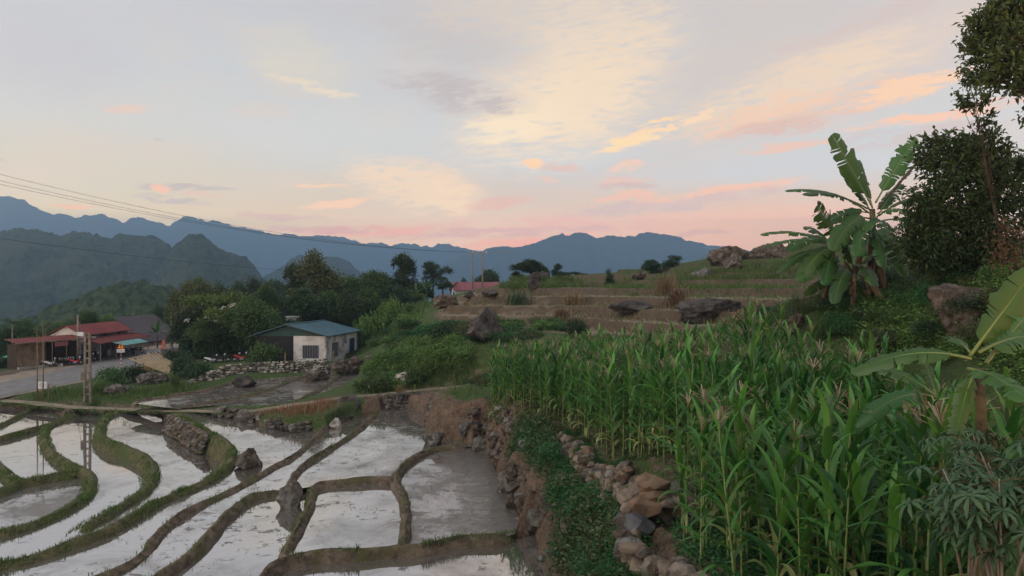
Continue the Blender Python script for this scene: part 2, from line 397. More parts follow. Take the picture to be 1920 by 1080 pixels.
M['wood_board'] = noisy('wood_board', (0.16, 0.115, 0.080), (0.235, 0.18, 0.13), 1.8, 0.9, bs=0.2, bd=0.01, c3=(0.12, 0.085, 0.06), s3=1.2)
M['bamboo'] = plain('bamboo', (0.42, 0.31, 0.18), 0.6, 0.35, 2.0)
M['bamboo_old'] = plain('bamboo_old', (0.22, 0.17, 0.085), 0.7, 0.35, 2.0)
M['white_paint'] = plain('white_paint', (0.70, 0.70, 0.71), 0.5, 0.1, 3.0)
M['metal_grey'] = plain('metal_grey', (0.25, 0.26, 0.30), 0.5, 0.2, 3.0)
M['window_dark'] = plain('window_dark', (0.020, 0.022, 0.030), 0.25, 0.2, 3.0)
M['black'] = plain('black', (0.012, 0.012, 0.013), 0.5, 0.3, 4.0)
M['rubber'] = plain('rubber', (0.015, 0.015, 0.016), 0.8, 0.3, 4.0)
M['red_paint'] = plain('red_paint', (0.42, 0.025, 0.025), 0.35, 0.2, 4.0)
M['blue_paint'] = plain('blue_paint', (0.03, 0.05, 0.11), 0.35, 0.2, 4.0)
M['orange_paint'] = plain('orange_paint', (0.72, 0.17, 0.10), 0.6, 0.2, 2.0)
M['sign_orange'] = plain('sign_orange', (0.80, 0.33, 0.02), 0.5, 0.1, 3.0)
M['sign_red'] = plain('sign_red', (0.55, 0.05, 0.04), 0.5, 0.1, 3.0)
M['chrome'] = plain('chrome', (0.55, 0.55, 0.56), 0.25, 0.1, 3.0, metal=1.0)
M['wire'] = plain('wire', (0.035, 0.035, 0.04), 0.6, 0.1, 3.0)
M['cloth_white'] = plain('cloth_white', (0.66, 0.66, 0.68), 0.9, 0.15, 4.0)
M['cloth_blue'] = plain('cloth_blue', (0.22, 0.27, 0.36), 0.9, 0.2, 4.0)
M['cloth_dark'] = plain('cloth_dark', (0.030, 0.030, 0.038), 0.9, 0.2, 4.0)
M['skin'] = plain('skin', (0.33, 0.20, 0.14), 0.6, 0.1, 5.0)
M['hair'] = plain('hair', (0.012, 0.010, 0.010), 0.6, 0.2, 6.0)
M['umbrella'] = plain('umbrella', (0.05, 0.36, 0.20), 0.6, 0.2, 3.0)
M['flower'] = plain('flower', (0.62, 0.62, 0.56), 0.7, 0.1, 3.0)
M['hay'] = noisy('hay', (0.13, 0.085, 0.055), (0.26, 0.18, 0.12), 4.0, 0.95, bs=0.6)
# ------------------------------------------------------------------ numeric noise
def _hash(ix, iy, seed):
    h = (ix.astype(np.int64) * 374761393 + iy.astype(np.int64) * 668265263 + seed * 974711) & 0x7fffffff
    h = ((h ^ (h >> 13)) * 1274126177) & 0x7fffffff
    h = (h ^ (h >> 16)) & 0xffff
    return h / 65535.0
def vnoise(x, y, seed=0):
    ix = np.floor(x); iy = np.floor(y); fx = x - ix; fy = y - iy
    fx = fx * fx * (3 - 2 * fx); fy = fy * fy * (3 - 2 * fy)
    a = _hash(ix, iy, seed); b = _hash(ix + 1, iy, seed); c = _hash(ix, iy + 1, seed); d = _hash(ix + 1, iy + 1, seed)
    return (a * (1 - fx) + b * fx) * (1 - fy) + (c * (1 - fx) + d * fx) * fy
def fbm(x, y, oct=4, seed=0, gain=0.5):
    s = 0; a = 1; t = 0
    for i in range(oct):
        s = s + a * vnoise(x, y, seed + i * 17); t += a; a *= gain; x = x * 2.03 + 5.1; y = y * 2.03 + 9.7
    return s / t - 0.5
def sstep(a, b, x):
    t = np.clip((x - a) / (b - a), 0, 1); return t * t * (3 - 2 * t)
def in_poly(X, Y, P):
    c = np.zeros(X.shape, bool); n = len(P)
    for i in range(n):
        x1, y1 = P[i]; x2, y2 = P[(i + 1) % n]
        cond = ((y1 > Y) != (y2 > Y)) & (X < (x2 - x1) * (Y - y1) / (y2 - y1 + 1e-12) + x1)
        c ^= cond
    return c
def dist_line(X, Y, P, closed=False):
    d = np.full(X.shape, 1e9); T = np.zeros(X.shape); n = len(P)
    for i in range(n if closed else n - 1):
        ax, ay = P[i][:2]; bx, by = P[(i + 1) % n][:2]
        dx, dy = bx - ax, by - ay
        t = np.clip(((X - ax) * dx + (Y - ay) * dy) / (dx * dx + dy * dy + 1e-9), 0, 1)
        e = np.hypot(X - ax - t * dx, Y - ay - t * dy)
        m = e < d; d = np.where(m, e, d); T = np.where(m, i + t, T)
    return d, T

# ------------------------------------------------------------------ paddy bunds (picture points on their crest, crest height)
BP = {
 'B1': ([(885, 829), (862, 831), (818, 835), (779, 851), (752, 872), (742, 892), (757, 918), (765, 953), (758, 999), (756, 1014)], -7.72),
 'B2': ([(756, 896), (742, 894), (691, 893), (638, 897), (600, 901), (584, 911), (577, 939), (564, 967), (547, 999), (530, 1030)], -7.75),
 'B3': ([(965, 988), (948, 994), (867, 999), (797, 1013), (744, 1017), (673, 1024), (603, 1027), (543, 1036), (508, 1052), (494, 1072), (480, 1100), (450, 1180)], -7.78),
 'B4': ([(712, 764), (705, 769), (670, 802), (621, 834), (571, 865), (550, 886), (542, 908)], -7.72),
 'B5': ([(542, 909), (527, 913), (483, 920), (450, 937), (417, 967), (383, 1003), (350, 1033), (300, 1067), (250, 1100), (130, 1180)], -7.9),
 'B6': ([(610, 795), (597, 807), (567, 837), (517, 867), (450, 903), (383, 933), (333, 960), (300, 990), (267, 1027), (227, 1053), (150, 1080), (60, 1110), (-100, 1160)], -7.9),
 'B7': ([(325, 771), (340, 778), (377, 797), (417, 820), (436, 840), (431, 862), (400, 887), (333, 917), (283, 940), (250, 960), (200, 987), (133, 1010), (67, 1033), (0, 1048), (-60, 1062), (-160, 1090)], -8.02),
 'B8': ([(215, 770), (200, 777), (187, 805), (202, 823), (235, 833), (267, 850), (286, 870), (284, 893), (267, 917), (233, 937), (200, 957), (167, 972), (140, 992)], -8.92),
 'B9': ([(150, 772), (133, 777), (88, 797), (87, 823), (102, 847), (133, 867), (165, 883), (167, 915), (140, 940), (100, 960), (50, 980), (0, 992), (-60, 1003), (-160, 1025)], -9.34),
 'B10': ([(150, 880), (100, 886), (67, 892), (33, 899), (0, 912), (-60, 930), (-160, 960)], -9.42),
 'B11': ([(125, 781), (87, 793), (45, 805), (0, 817), (-50, 830), (-160, 855)], -9.4),
 'B12': ([(62, 762), (53, 767), (25, 781), (0, 793), (-40, 805), (-140, 830)], -9.35),
 'B14': ([(35, 897), (15, 884), (-5, 866), (-40, 848), (-100, 830)], -9.4),
 'UB0': ([(482, 708), (440, 713), (391, 727), (325, 738), (270, 745), (250, 751)], -8.0),
 'UB1': ([(579, 698), (527, 719), (482, 734), (428, 745), (373, 754), (331, 761)], -8.0),
 'UB2': ([(637, 700), (609, 722), (573, 740), (551, 751), (530, 757)], -8.0),
}
LV = dict(u=-7.95, m=-8.03, r=-8.0, b=-8.2, d=-8.2, c=-8.15, q2=-8.3, q3=-9.2, q4=-9.6, q5=-9.75, q6=-9.85, q7=-9.62, q8=-9.58, U=-8.2)
BW = {k: [Wz(x, y, z)[:2] for x, y in pts] for k, (pts, z) in BP.items()}
def px(z, *pts): return [Wz(x, y, z)[:2] for x, y in pts]
def seg(k, i=0, j=None, rev=False):
    s = BW[k][i:j]
    return s[::-1] if rev else s
PADDY = {
 'u': seg('B4') + seg('B2', 0, 5, True) + seg('B1', 0, 6, True) + px(-8, (862, 829), (825, 827), (800, 815), (795, 777), (760, 766), (720, 764)),
 'm': seg('B2') + seg('B3', 2, 8, True)[0:0] + seg('B3', 4, 8, True) + seg('B1', 5, 10, True),
 'r': seg('B1') + seg('B3', 0, 5, True) + px(-8, (975, 974), (955, 925), (930, 882), (915, 851), (905, 832)),
 'b': seg('B3') + px(-8.2, (450, 1300), (1130, 1300), (1070, 1120), (1040, 1080), (1022, 1050), (1005, 1003)),
 'd': seg('B5') + px(-8.2, (130, 1300), (450, 1300)) + seg('B3', 7, 12, True) + seg('B2', 3, 9, True),
 'c': seg('B6') + px(-8.15, (-100, 1300), (100, 1300)) + seg('B5', 0, None, True) + seg('B4', 0, None, True) + px(-8.15, (660, 785)),
 'q2': seg('B7') + px(-8.3, (-160, 1250), (-100, 1250)) + seg('B6', 0, None, True) + px(-8.3, (560, 806), (533, 808), (467, 790), (400, 778), (360, 770)),
 'q3': seg('B8') + seg('B7', 0, 12, True) + px(-9.2, (300, 774), (250, 772)),
 'q4': seg('B9') + seg('B7', 11, None, True) + seg('B8', 0, None, True) + px(-9.6, (185, 768)),
 'q5': seg('B11') + px(-9.75, (-160, 960)) + seg('B10', 0, None, True) + seg('B9', 1, 7, True),
 'q6': seg('B10') + px(-9.85, (-160, 1000)) + seg('B9', 6, None, True),
 'q7': seg('B12') + seg('B11', 0, None, True) + px(-9.62, (95, 766)),
 'q8': px(-9.58, (-140, 775), (10, 764)) + seg('B12'),
 'U1': seg('UB0') + seg('UB1', 0, None, True),
 'U2': seg('UB1') + px(-8.2, (400, 760), (480, 762)) + seg('UB2', 0, None, True) + px(-8.2, (600, 698)),
 'U3': seg('UB2') + px(-8.2, (560, 757), (620, 745), (655, 730), (680, 705), (690, 695), (660, 692)),
}
def plevel(k): return LV['U'] if k.startswith('U') else LV[k]

# ------------------------------------------------------------------ terrain
PATH = [W(-60, 744, 60.5), W(0, 750, 58.0), W(60, 755, 56.0), W(130, 762, 54.2), W(220, 766, 53.2), W(275, 768, 51.0), W(330, 769, 48.6), W(420, 770, 46.6), W(480, 769, 46.0),
        W(560, 757, 47.2), W(650, 745, 48.2), W(700, 740, 48.7), W(780, 732, 49.2), W(850, 725, 49.6), W(905, 714, 48.5), W(930, 700, 48.0)]
ROAD = [(-48.0, 30, -9.05), (-46.5, 45, -9.05), (-45.6, 58, -9.0), (-45.3, 70, -9.0), (-46.1, 82, -8.9), (-46.4, 92, -8.7), (-45.4, 99, -8.4), (-42.6, 106, -8.0), (-37, 115, -7.6), (-28, 126, -7.3)]
CP = [tuple(p) for p in PATH] + [tuple(p) for p in ROAD]
def cp(*a):
    for (x, y, d) in a: CP.append(tuple(W(x, y, d)))
cp((163, 752, 55), (120, 735, 62), (250, 728, 62), (330, 715, 66), (300, 700, 72), (250, 690, 78), (360, 690, 76))
cp((480, 690, 68), (380, 692, 69), (610, 684, 70), (668, 668, 78), (440, 672, 80), (480, 640, 92), (400, 640, 105), (560, 630, 95), (650, 640, 88), (620, 612, 110), (500, 590, 130), (300, 625, 125))
cp((440, 715, 64.3), (500, 711, 65.3), (560, 708, 65.8), (395, 720, 63), (610, 703, 66))
cp((700, 690, 60), (690, 660, 72), (750, 670, 60), (800, 650, 58), (780, 620, 66), (850, 690, 51), (900, 660, 49), (870, 640, 56), (910, 640, 55), (720, 615, 88), (760, 590, 95), (850, 560, 100), (880, 550, 120), (930, 548, 122))
cp((800, 600, 67), (1000, 612, 62), (1300, 612, 49), (1000, 590, 66), (1000, 570, 69), (1000, 552, 73), (1000, 538, 80), (1000, 528, 88), (950, 530, 92), (1150, 530, 85), (820, 580, 74), (870, 552, 88), (900, 545, 96),
   (1300, 583, 53), (1300, 560, 60), (1300, 545, 66), (1300, 525, 75), (1300, 505, 84), (1380, 497, 84), (1450, 555, 58), (1450, 545, 62), (1450, 530, 67), (1450, 515, 73), (1450, 490, 80), (1480, 465, 88), (1600, 470, 80),
   (1750, 480, 70), (1600, 575, 27), (1500, 592, 28), (1750, 560, 25), (1850, 545, 22), (1950, 500, 20), (1900, 620, 18), (1560, 630, 25.5), (1700, 640, 22.5), (1800, 670, 18.5), (1520, 560, 45), (1400, 600, 42), (1650, 540, 36), (1780, 515, 34))
CP += [(3.5, 18, -4.5), (6, 18, -4.4), (9, 18, -4.2), (4, 25, -4.7), (8, 25, -4.4), (2, 32, -5.3), (6, 32, -4.8), (-1, 36, -5.8), (3, 40, -5.2), (7, 40, -4.6), (0, 44, -5.6), (-2.2, 42, -6.0), (5, 46, -4.5), (9.5, 36, -3.6), (9.5, 30, -4.0),
       (11, 20, -3.8), (2, 50, -4.6), (-3, 46, -6.3),
       (3.2, 13, -5.0), (5, 12, -4.95), (7, 11, -4.7), (8.5, 9, -4.0), (9, 7, -3.4), (6, 8, -4.4), (4, 9, -4.9), (3, 8, -5.0), (2, 5, -4.6), (11, 14, -4.0), (9, 13.5, -4.4),
       (2.6, 11, -5.4), (2.5, 14, -5.6), (2.4, 18, -5.5), (2.3, 22, -5.7), (1.2, 26.5, -6.1), (0.2, 30, -6.0), (-1.3, 34, -5.9), (-1.8, 37, -5.95), (-3.6, 41, -6.3), (-5.0, 45, -6.6), (-7.5, 47.5, -6.95),
       (0, 0, -1.75), (0, 3, -3.6), (3, 4, -4.0), (-5, 0, -2.2), (-6, 6, -7.0), (0, 9, -7.2), (-10, 10, -8.4), (0, 14, -8.3), (-20, 12, -9.5), (13, 8, -2.0), (15, 12, -1.0), (13, 16, -1.6), (10, 3, -2.0),
       (-60, 40, -9.3), (-60, 70, -9.2), (-70, 90, -10), (-58, 88, -8.8), (-52, 100, -8.7), (-90, 60, -11), (-110, 120, -22), (-60, 130, -18), (-30, 160, -16), (0, 150, -6), (20, 130, -4), (60, 130, 0), (70, 80, 6), (60, 40, 6), (40, 25, 4), (30, 10, 3), (25, 18, 1.5), (24, 30, 1.6), (-10, 125, -4), (30, 100, 4.5), (45, 95, 6)]
CPA = np.array(CP, float)
def _phi(r): return np.where(r > 1e-9, r * r * np.log(r + 1e-9), 0)
_n = len(CPA)
_K = _phi(np.hypot(CPA[:, None, 0] - CPA[None, :, 0], CPA[:, None, 1] - CPA[None, :, 1])) + np.eye(_n) * 0.8
_P = np.c_[np.ones(_n), CPA[:, :2]]
_A = np.block([[_K, _P], [_P.T, np.zeros((3, 3))]])
_w = np.linalg.solve(_A, np.r_[CPA[:, 2], 0, 0, 0])
def rbf(X, Y):
    sh = X.shape; X = X.ravel(); Y = Y.ravel(); out = np.empty(len(X))
    for i in range(0, len(X), 40000):
        x = X[i:i + 40000]; y = Y[i:i + 40000]
        out[i:i + 40000] = _phi(np.hypot(x[:, None] - CPA[None, :, 0], y[:, None] - CPA[None, :, 1])) @ _w[:_n] + _w[_n] + _w[_n + 1] * x + _w[_n + 2] * y
    return out.reshape(sh)
TERR = [W(*p)[:2] for p in ((798, 606, 66), (900, 620, 58), (1000, 626, 55), (1150, 622, 50), (1300, 615, 47), (1440, 600, 43), (1520, 570, 44), (1640, 520, 60), (1680, 470, 92), (1300, 500, 100), (1000, 515, 104), (860, 545, 92), (800, 575, 78))]
WALL = [(1.75, 27.6), (2.0, 26.6), (2.45, 23.5), (2.85, 20.5), (3.15, 17.8), (3.35, 16.6), (4.2, 16.05), (6.0, 15.7), (8.5, 15.4), (12, 15.2)]
UPPER = WALL + [(14, 15), (16, 22), (16, 30), (14, 60), (-20, 60), (-20, 50), (-3, 36), (0, 32), (1.2, 29)]
CORN_UP = [(2.15, 27.6), (0.9, 31), (-0.8, 34.5), (-1.4, 37.5), (-0.6, 39.5), (1.6, 38.2), (5, 36.2), (7.6, 33.0), (9.0, 29), (9.7, 25), (10.0, 20), (9.3, 16.2), (6, 16.2), (4.2, 16.6), (3.7, 17.2), (3.2, 21), (2.7, 24.5)]
CORN_LOW = [(3.55, 15.6), (3.3, 13.5), (3.35, 11.2), (3.9, 9.4), (5.2, 8.3), (7.2, 8.2), (7.6, 10.5), (8.2, 12.5), (8.8, 14.8), (6, 15.2)]
def ground(X, Y, info=False):
    X = np.asarray(X, float); Y = np.asarray(Y, float)
    dist = np.hypot(X, Y)
    z = np.clip(rbf(X, Y), -24, 9)
    far = sstep(105, 230, dist)
    z = z * (1 - far) + (-62 + 20 * fbm(X / 300, Y / 300, 3, 5)) * far
    z = z + 0.35 * fbm(X / 3.1, Y / 3.1, 4, 3) * sstep(4, 10, dist) + 3.0 * far * fbm(X / 40, Y / 40, 4, 8)
    # old field wall under the upper maize
    up = in_poly(X, Y, UPPER); dw, _ = dist_line(X, Y, WALL)
    lo = (~up) & (dw < 5) & (X > 1.5) & (Y < 28)
    z = np.where(lo, z - 0.30 * (1 - sstep(0.5, 5, dw)), z)
    nearlo = (dw < 0.9) & (~up) & (X > 1.5) & (Y < 28)
    z = np.where(nearlo, z - 0.25, z)
    # dry terraces
    tm = in_poly(X, Y, TERR); dt, _ = dist_line(X, Y, TERR, True)
    tw = np.where(tm, sstep(0, 2.5, dt), 0)
    h = 0.86; s = z / h + 0.9 * fbm(X / 11, Y / 11, 3, 31); k = np.floor(s); fr = s - k
    zt = h * (k + 0.10 * fr / 0.72 * (fr < 0.72) + (fr >= 0.72) * (0.10 + 0.90 * sstep(0.72, 0.86, fr))) + 0.06 * fbm(X / 0.9, Y / 0.9, 3, 77)
    riser = tw * ((fr > 0.70) & (fr < 0.93))
    z = z * (1 - tw) + zt * tw
    # road and path beds
    dr, tr = dist_line(X, Y, ROAD); zr = np.interp(tr, np.arange(len(ROAD)), [p[2] for p in ROAD]) - 0.05
    wr = 1 - sstep(4.6, 8.5, dr); z = z * (1 - wr) + zr * wr
    dp, tpth = dist_line(X, Y, PATH); zp = np.interp(tpth, np.arange(len(PATH)), [p[2] for p in PATH]) - 0.05
    wp = 1 - sstep(0.75, 2.0, dp); z = z * (1 - wp) + zp * wp
    # paddies: cut down to the bed, with ragged banks
    pd = np.full(X.shape, 1e9); floor = np.full(X.shape, 1e9); near = np.full(X.shape, 50.0)
    zone = (X > -75) & (X < 8) & (Y > 8) & (Y < 85)
    if zone.any():
        jx = X[zone] + 0.35 * fbm(X[zone] / 1.1, Y[zone] / 1.1, 3, 41); jy = Y[zone] + 0.35 * fbm(X[zone] / 1.1, Y[zone] / 1.1, 3, 47)
        fz = floor[zone]; pz = pd[zone]; nz = near[zone]
        for kk, P in PADDY.items():
            ins = in_poly(jx, jy, P)
            fz = np.where(ins, np.minimum(fz, plevel(kk) - 0.35), fz)
            dd, _ = dist_line(jx, jy, P, True); dd = np.where(ins, 0, dd); nz = np.where(dd < pz, plevel(kk), nz); pz = np.minimum(pz, dd)
        floor[zone] = fz; pd[zone] = pz; near[zone] = nz
    z = z + np.where((pd < 3.2) & (X > -10), 0.55 * fbm(X / 0.6, Y / 0.6, 4, 59) * (1 - sstep(1.2, 3.2, pd)), 0)
    inside = floor < 1e8
    slope_top = near + 0.12 + pd * 1.9 + 1.5 * fbm(X / 1.5, Y / 1.5, 4, 51) + 0.9 * np.abs(fbm(X / 0.55, Y / 0.55, 3, 52))
    z = np.where((~inside) & (pd < 4), np.minimum(z, np.maximum(slope_top, near + 0.05)), z)
    z = np.where(inside, np.minimum(z, floor), z)
    if not info: return z
    return z, dict(tw=tw, riser=riser, pd=pd, dr=dr, dp=dp, inside=inside, far=far, lvl=k, fr=fr, up=up)
def gz(x, y): return float(ground(np.array([x]), np.array([y]))[0])

na, nr = 520, 640
ang = np.radians(np.linspace(-62, 62, na))
rad = np.r_[np.geomspace(2.0, 170, nr), np.geomspace(178, 5200, 40)]
RR, AA = np.meshgrid(rad, ang, indexing='ij')
GX = RR * np.sin(AA); GY = RR * np.cos(AA)
GZ, gi_ = ground(GX, GY, True)
V = np.stack([GX, GY, GZ], -1).reshape(-1, 3)
nR = len(rad)
idx = np.arange(nR * na).reshape(nR, na)
Fq = np.stack([idx[:-1, :-1], idx[:-1, 1:], idx[1:, 1:], idx[1:, :-1]], -1).reshape(-1, 4)[:, ::-1]
corn_m = in_poly(GX, GY, CORN_UP) | in_poly(GX, GY, CORN_LOW)
grass = 0.75 + 0.7 * fbm(GX / 6, GY / 6, 3, 12)
tgreen = sstep(-0.5, 0.5, GZ + 1.2 * fbm(GX / 5, GY / 5, 3, 66)) * 0.75
grass = grass * (1 - gi_['tw']) + gi_['tw'] * np.where(gi_['riser'] > 0.3, 0.10 + 0.45 * sstep(0.6, 2.2, GZ) + 0.35 * fbm(GX / 2.2, GY / 2.2, 3, 91), 0.16 + tgreen + 0.5 * fbm(GX / 3.1, GY / 3.1, 3, 92))
grass = np.where(corn_m, 0.30, grass)
bank = (gi_['pd'] > 0) & (gi_['pd'] < 1.7) & (GX > -9.5)
grass = np.where(bank, np.minimum(grass, 0.05 + 0.35 * sstep(0.9, 1.7, gi_['pd'])), grass)
grass = np.where(gi_['inside'], 0.0, grass)
grass = np.where(gi_['dp'] < 1.3, 0.15, grass)
grass = np.where((gi_['dr'] < 9) & (GX < -46), 0.12, grass)
grass = np.where(gi_['far'] > 0.2, 1.0, grass)
red = np.where(bank, 0.8, 0.0) + gi_['tw'] * 0.15
pale = gi_['tw'] * np.where(gi_['riser'] > 0.3, 0.0, 1.0)
raw = gi_['tw'] * np.where(gi_['riser'] > 0.3, 1.0, 0.0)

mg, nt, bs_ = material('ground_soil')
ag = nt.nodes.new('ShaderNodeAttribute'); ag.attribute_name = 'grass'
ar = nt.nodes.new('ShaderNodeAttribute'); ar.attribute_name = 'red'
n1 = pnoise(nt, 1.7, 8, 0.65); n2 = pnoise(nt, 0.35, 5, 0.6); n3 = pnoise(nt, 9.0, 5, 0.6)
nmx = nmath(nt, 'ADD', nmath(nt, 'MULTIPLY', n1, 0.55), nmath(nt, 'MULTIPLY', n3, 0.45))
dirt = nmix(nt, nramp(nt, nmx, 0.36, 0.64), (0.070, 0.052, 0.034), (0.190, 0.146, 0.098))
reds = nmix(nt, nramp(nt, nmx, 0.36, 0.64), (0.078, 0.048, 0.032), (0.205, 0.132, 0.088))
dirt = nmix(nt, nmath(nt, 'MULTIPLY', ar.outputs['Fac'], nmath(nt, 'ADD', n2, 0.3), True), dirt, reds)
apl = nt.nodes.new('ShaderNodeAttribute'); apl.attribute_name = 'pale'
dirt = nmix(nt, nmath(nt, 'MULTIPLY', apl.outputs['Fac'], 0.85), dirt, nmix(nt, n1, (0.170, 0.136, 0.088), (0.300, 0.245, 0.165)))
arw = nt.nodes.new('ShaderNodeAttribute'); arw.attribute_name = 'raw'
dirt = nmix(nt, nmath(nt, 'MULTIPLY', arw.outputs['Fac'], 0.9), dirt, nmix(nt, n1, (0.066, 0.046, 0.029), (0.155, 0.110, 0.070)))
grs = nmix(nt, nramp(nt, n3, 0.3, 0.7), (0.030, 0.052, 0.014), (0.085, 0.120, 0.034))
gf = nramp(nt, nmath(nt, 'ADD', ag.outputs['Fac'], nmath(nt, 'MULTIPLY', nmath(nt, 'SUBTRACT', n1, 0.5), 0.9)), 0.40, 0.58)
nt.links.new(nmix(nt, gf, dirt, grs), bs_.inputs['Base Color'])
bs_.inputs['Roughness'].default_value = 0.95
bump(nt, bs_, pnoise(nt, 2.6, 8, 0.7), 1.0, 0.22)
M['ground'] = mg
gme = mesh_np('ground', V, Fq, mg)
for nm, arr in (('grass', grass), ('red', red), ('pale', pale), ('raw', raw)):
    a = gme.attributes.new(nm, 'FLOAT', 'POINT'); a.data.foreach_set('value', np.clip(arr, 0, 1).astype(np.float32).ravel())
gobj = tag(obj('ground', gme), 'earth and grass ground of the hillside and valley', None, None, 'structure')

# ------------------------------------------------------------------ strips on the ground (road, apron, path)
def resample(P, step):
    P = np.array(P, float)
    # catmull-rom through the points
    Q = np.vstack([2 * P[0] - P[1], P, 2 * P[-1] - P[-2]]); out = []
    for i in range(1, len(Q) - 2):
        L = np.linalg.norm(Q[i + 1][:2] - Q[i][:2]); n = max(2, int(L / step))
        for t in np.linspace(0, 1, n, endpoint=False):
            a, b, c, d = Q[i - 1], Q[i], Q[i + 1], Q[i + 2]
            out.append(0.5 * ((2 * b) + (-a + c) * t + (2 * a - 5 * b + 4 * c - d) * t * t + (-a + 3 * b - 3 * c + d) * t ** 3))
    out.append(P[-1]); return np.array(out)
def normals2(Q):
    t = np.gradient(Q[:, :2], axis=0); t /= np.linalg.norm(t, axis=1)[:, None] + 1e-9
    return np.c_[-t[:, 1], t[:, 0]]
def strip(name, P, wl, wr, lift, mat, seed, ragged=0.25, crown=0.0):
    Q = resample(P, 0.5); N = normals2(Q); n = len(Q); s = np.arange(n) * 0.5
    cols = [-wr, -wr * .5, 0, wl * .5, wl]
    Vv = []
    for j, c in enumerate(cols):
        jit = ragged * fbm(s / 1.5, np.full(n, j * 7.7), 3, seed) * (1.0 if j in (0, 4) else 0.2) * 2
        xy = Q[:, :2] + N * (c + jit)[:, None]
        Vv.append(np.c_[xy, Q[:, 2] + lift + crown * (1 - abs(j - 2) / 2)])
    Vv = np.stack(Vv, 1).reshape(-1, 3); ix = np.arange(n * 5).reshape(n, 5)
    Fv = np.stack([ix[:-1, :-1], ix[1:, :-1], ix[1:, 1:], ix[:-1, 1:]], -1).reshape(-1, 4)
    Fv = Fv[:, ::-1]
    return tag(obj(name, mesh_np(name, Vv, Fv, mat)), kind='structure')
strip('dirt_apron', ROAD, 6.6, 3.7, -0.02, M['apron'], 4, 0.5)['label'] = 'pale dirt apron between the road and the shops'
strip('road', ROAD, 3.4, 3.3, 0.01, M['asphalt'], 5, 0.12, 0.06)['label'] = 'grey asphalt village road curving past the shops'
strip('path', PATH, 0.55, 0.55, -0.02, M['path'], 6, 0.3, 0.03)['label'] = 'narrow dirt footpath along the top of the paddies'

# ------------------------------------------------------------------ flooded paddies
def water_mat(name, mud, ax=None):
    m, nt, b = material(name)
    out = nt.nodes['Material Output']
    big = pnoise(nt, 0.32, 7, 0.66, (1.0, 0.8, 1.0), 0.4)
    fine = pnoise(nt, 2.4, 6, 0.70, (0.8, 1.0, 1.0), 0.5)
    dens = pnoise(nt, 0.45, 3, 0.5)
    v = big
    if ax:                                   # muddier towards one side of the field (world X)
        sp = nt.nodes.new('ShaderNodeSeparateXYZ'); nt.links.new(wpos(nt), sp.inputs[0])
        g = nt.nodes.new('ShaderNodeMapRange'); g.inputs[1].default_value = ax[0]; g.inputs[2].default_value = ax[1]; g.inputs[3].default_value = 0; g.inputs[4].default_value = ax[2]
        nt.links.new(sp.outputs[0], g.inputs[0]); v = nmath(nt, 'ADD', v, g.outputs[0])
    patch = nramp(nt, v, 0.60 - mud, 0.70 - mud)
    fv = nmath(nt, 'ADD', fine, nmath(nt, 'MULTIPLY', nmath(nt, 'SUBTRACT', dens, 0.5), 0.30))
    fv = nmath(nt, 'ADD', fv, nmath(nt, 'MULTIPLY', patch, 0.14))
    speck = nramp(nt, fv, 0.585 - mud * .5, 0.645 - mud * .5)
    mask = nmath(nt, 'MAXIMUM', speck, nmath(nt, 'MULTIPLY', patch, 0.70))
    mc = nmix(nt, pnoise(nt, 5.0, 6, 0.6), (0.060, 0.052, 0.042), (0.150, 0.130, 0.108))
    nt.links.new(mc, b.inputs['Base Color']); b.inputs['Roughness'].default_value = 0.28; b.inputs['Specular IOR Level'].default_value = 0.6
    bump(nt, b, pnoise(nt, 7.0, 6, 0.65), 0.5, 0.04)
    wd = nt.nodes.new('ShaderNodeBsdfDiffuse'); wd.inputs[0].default_value = (0.125, 0.108, 0.092, 1)
    gl = nt.nodes.new('ShaderNodeBsdfGlossy'); gl.inputs[0].default_value = (0.93, 0.92, 0.92, 1); gl.inputs['Roughness'].default_value = 0.03
    bn = nt.nodes.new('ShaderNodeBump'); bn.inputs['Strength'].default_value = 0.035; bn.inputs['Distance'].default_value = 0.02
    nt.links.new(pnoise(nt, 2.2, 4, 0.6), bn.inputs['Height']); nt.links.new(bn.outputs[0], gl.inputs['Normal'])
    film = nt.nodes.new('ShaderNodeMixShader')
    nt.links.new(nmath(nt, 'SUBTRACT', 0.64, nmath(nt, 'MULTIPLY', nramp(nt, v, 0.40 - mud, 0.66 - mud), 0.28)), film.inputs[0])
    nt.links.new(wd.outputs[0], film.inputs[1]); nt.links.new(gl.outputs[0], film.inputs[2])
    mx = nt.nodes.new('ShaderNodeMixShader'); nt.links.new(mask, mx.inputs[0])
    nt.links.new(film.outputs[0], mx.inputs[1]); nt.links.new(b.outputs[0], mx.inputs[2]); nt.links.new(mx.outputs[0], out.inputs[0])
    return m
WM = {'clear': water_mat('water_clear', -0.08), 'mid': water_mat('water_flecked', 0.005), 'mud': water_mat('water_muddy', 0.09),
      'r': water_mat('water_bank_side', 0.02, (-5.5, 1.2, 0.42)), 'u': water_mat('water_stone_side', 0.0, (-9.0, -3.2, 0.16)), 'stream': water_mat('water_upper', 0.13)}
PW = {'u': 'u', 'm': 'mid', 'r': 'r', 'b': 'mid', 'd': 'mid', 'c': 'mid', 'q2': 'mid', 'q3': 'mid', 'q4': 'clear', 'q5': 'clear', 'q6': 'mud', 'q7': 'clear', 'q8': 'clear', 'U1': 'mud', 'U2': 'mud', 'U3': 'mud'}
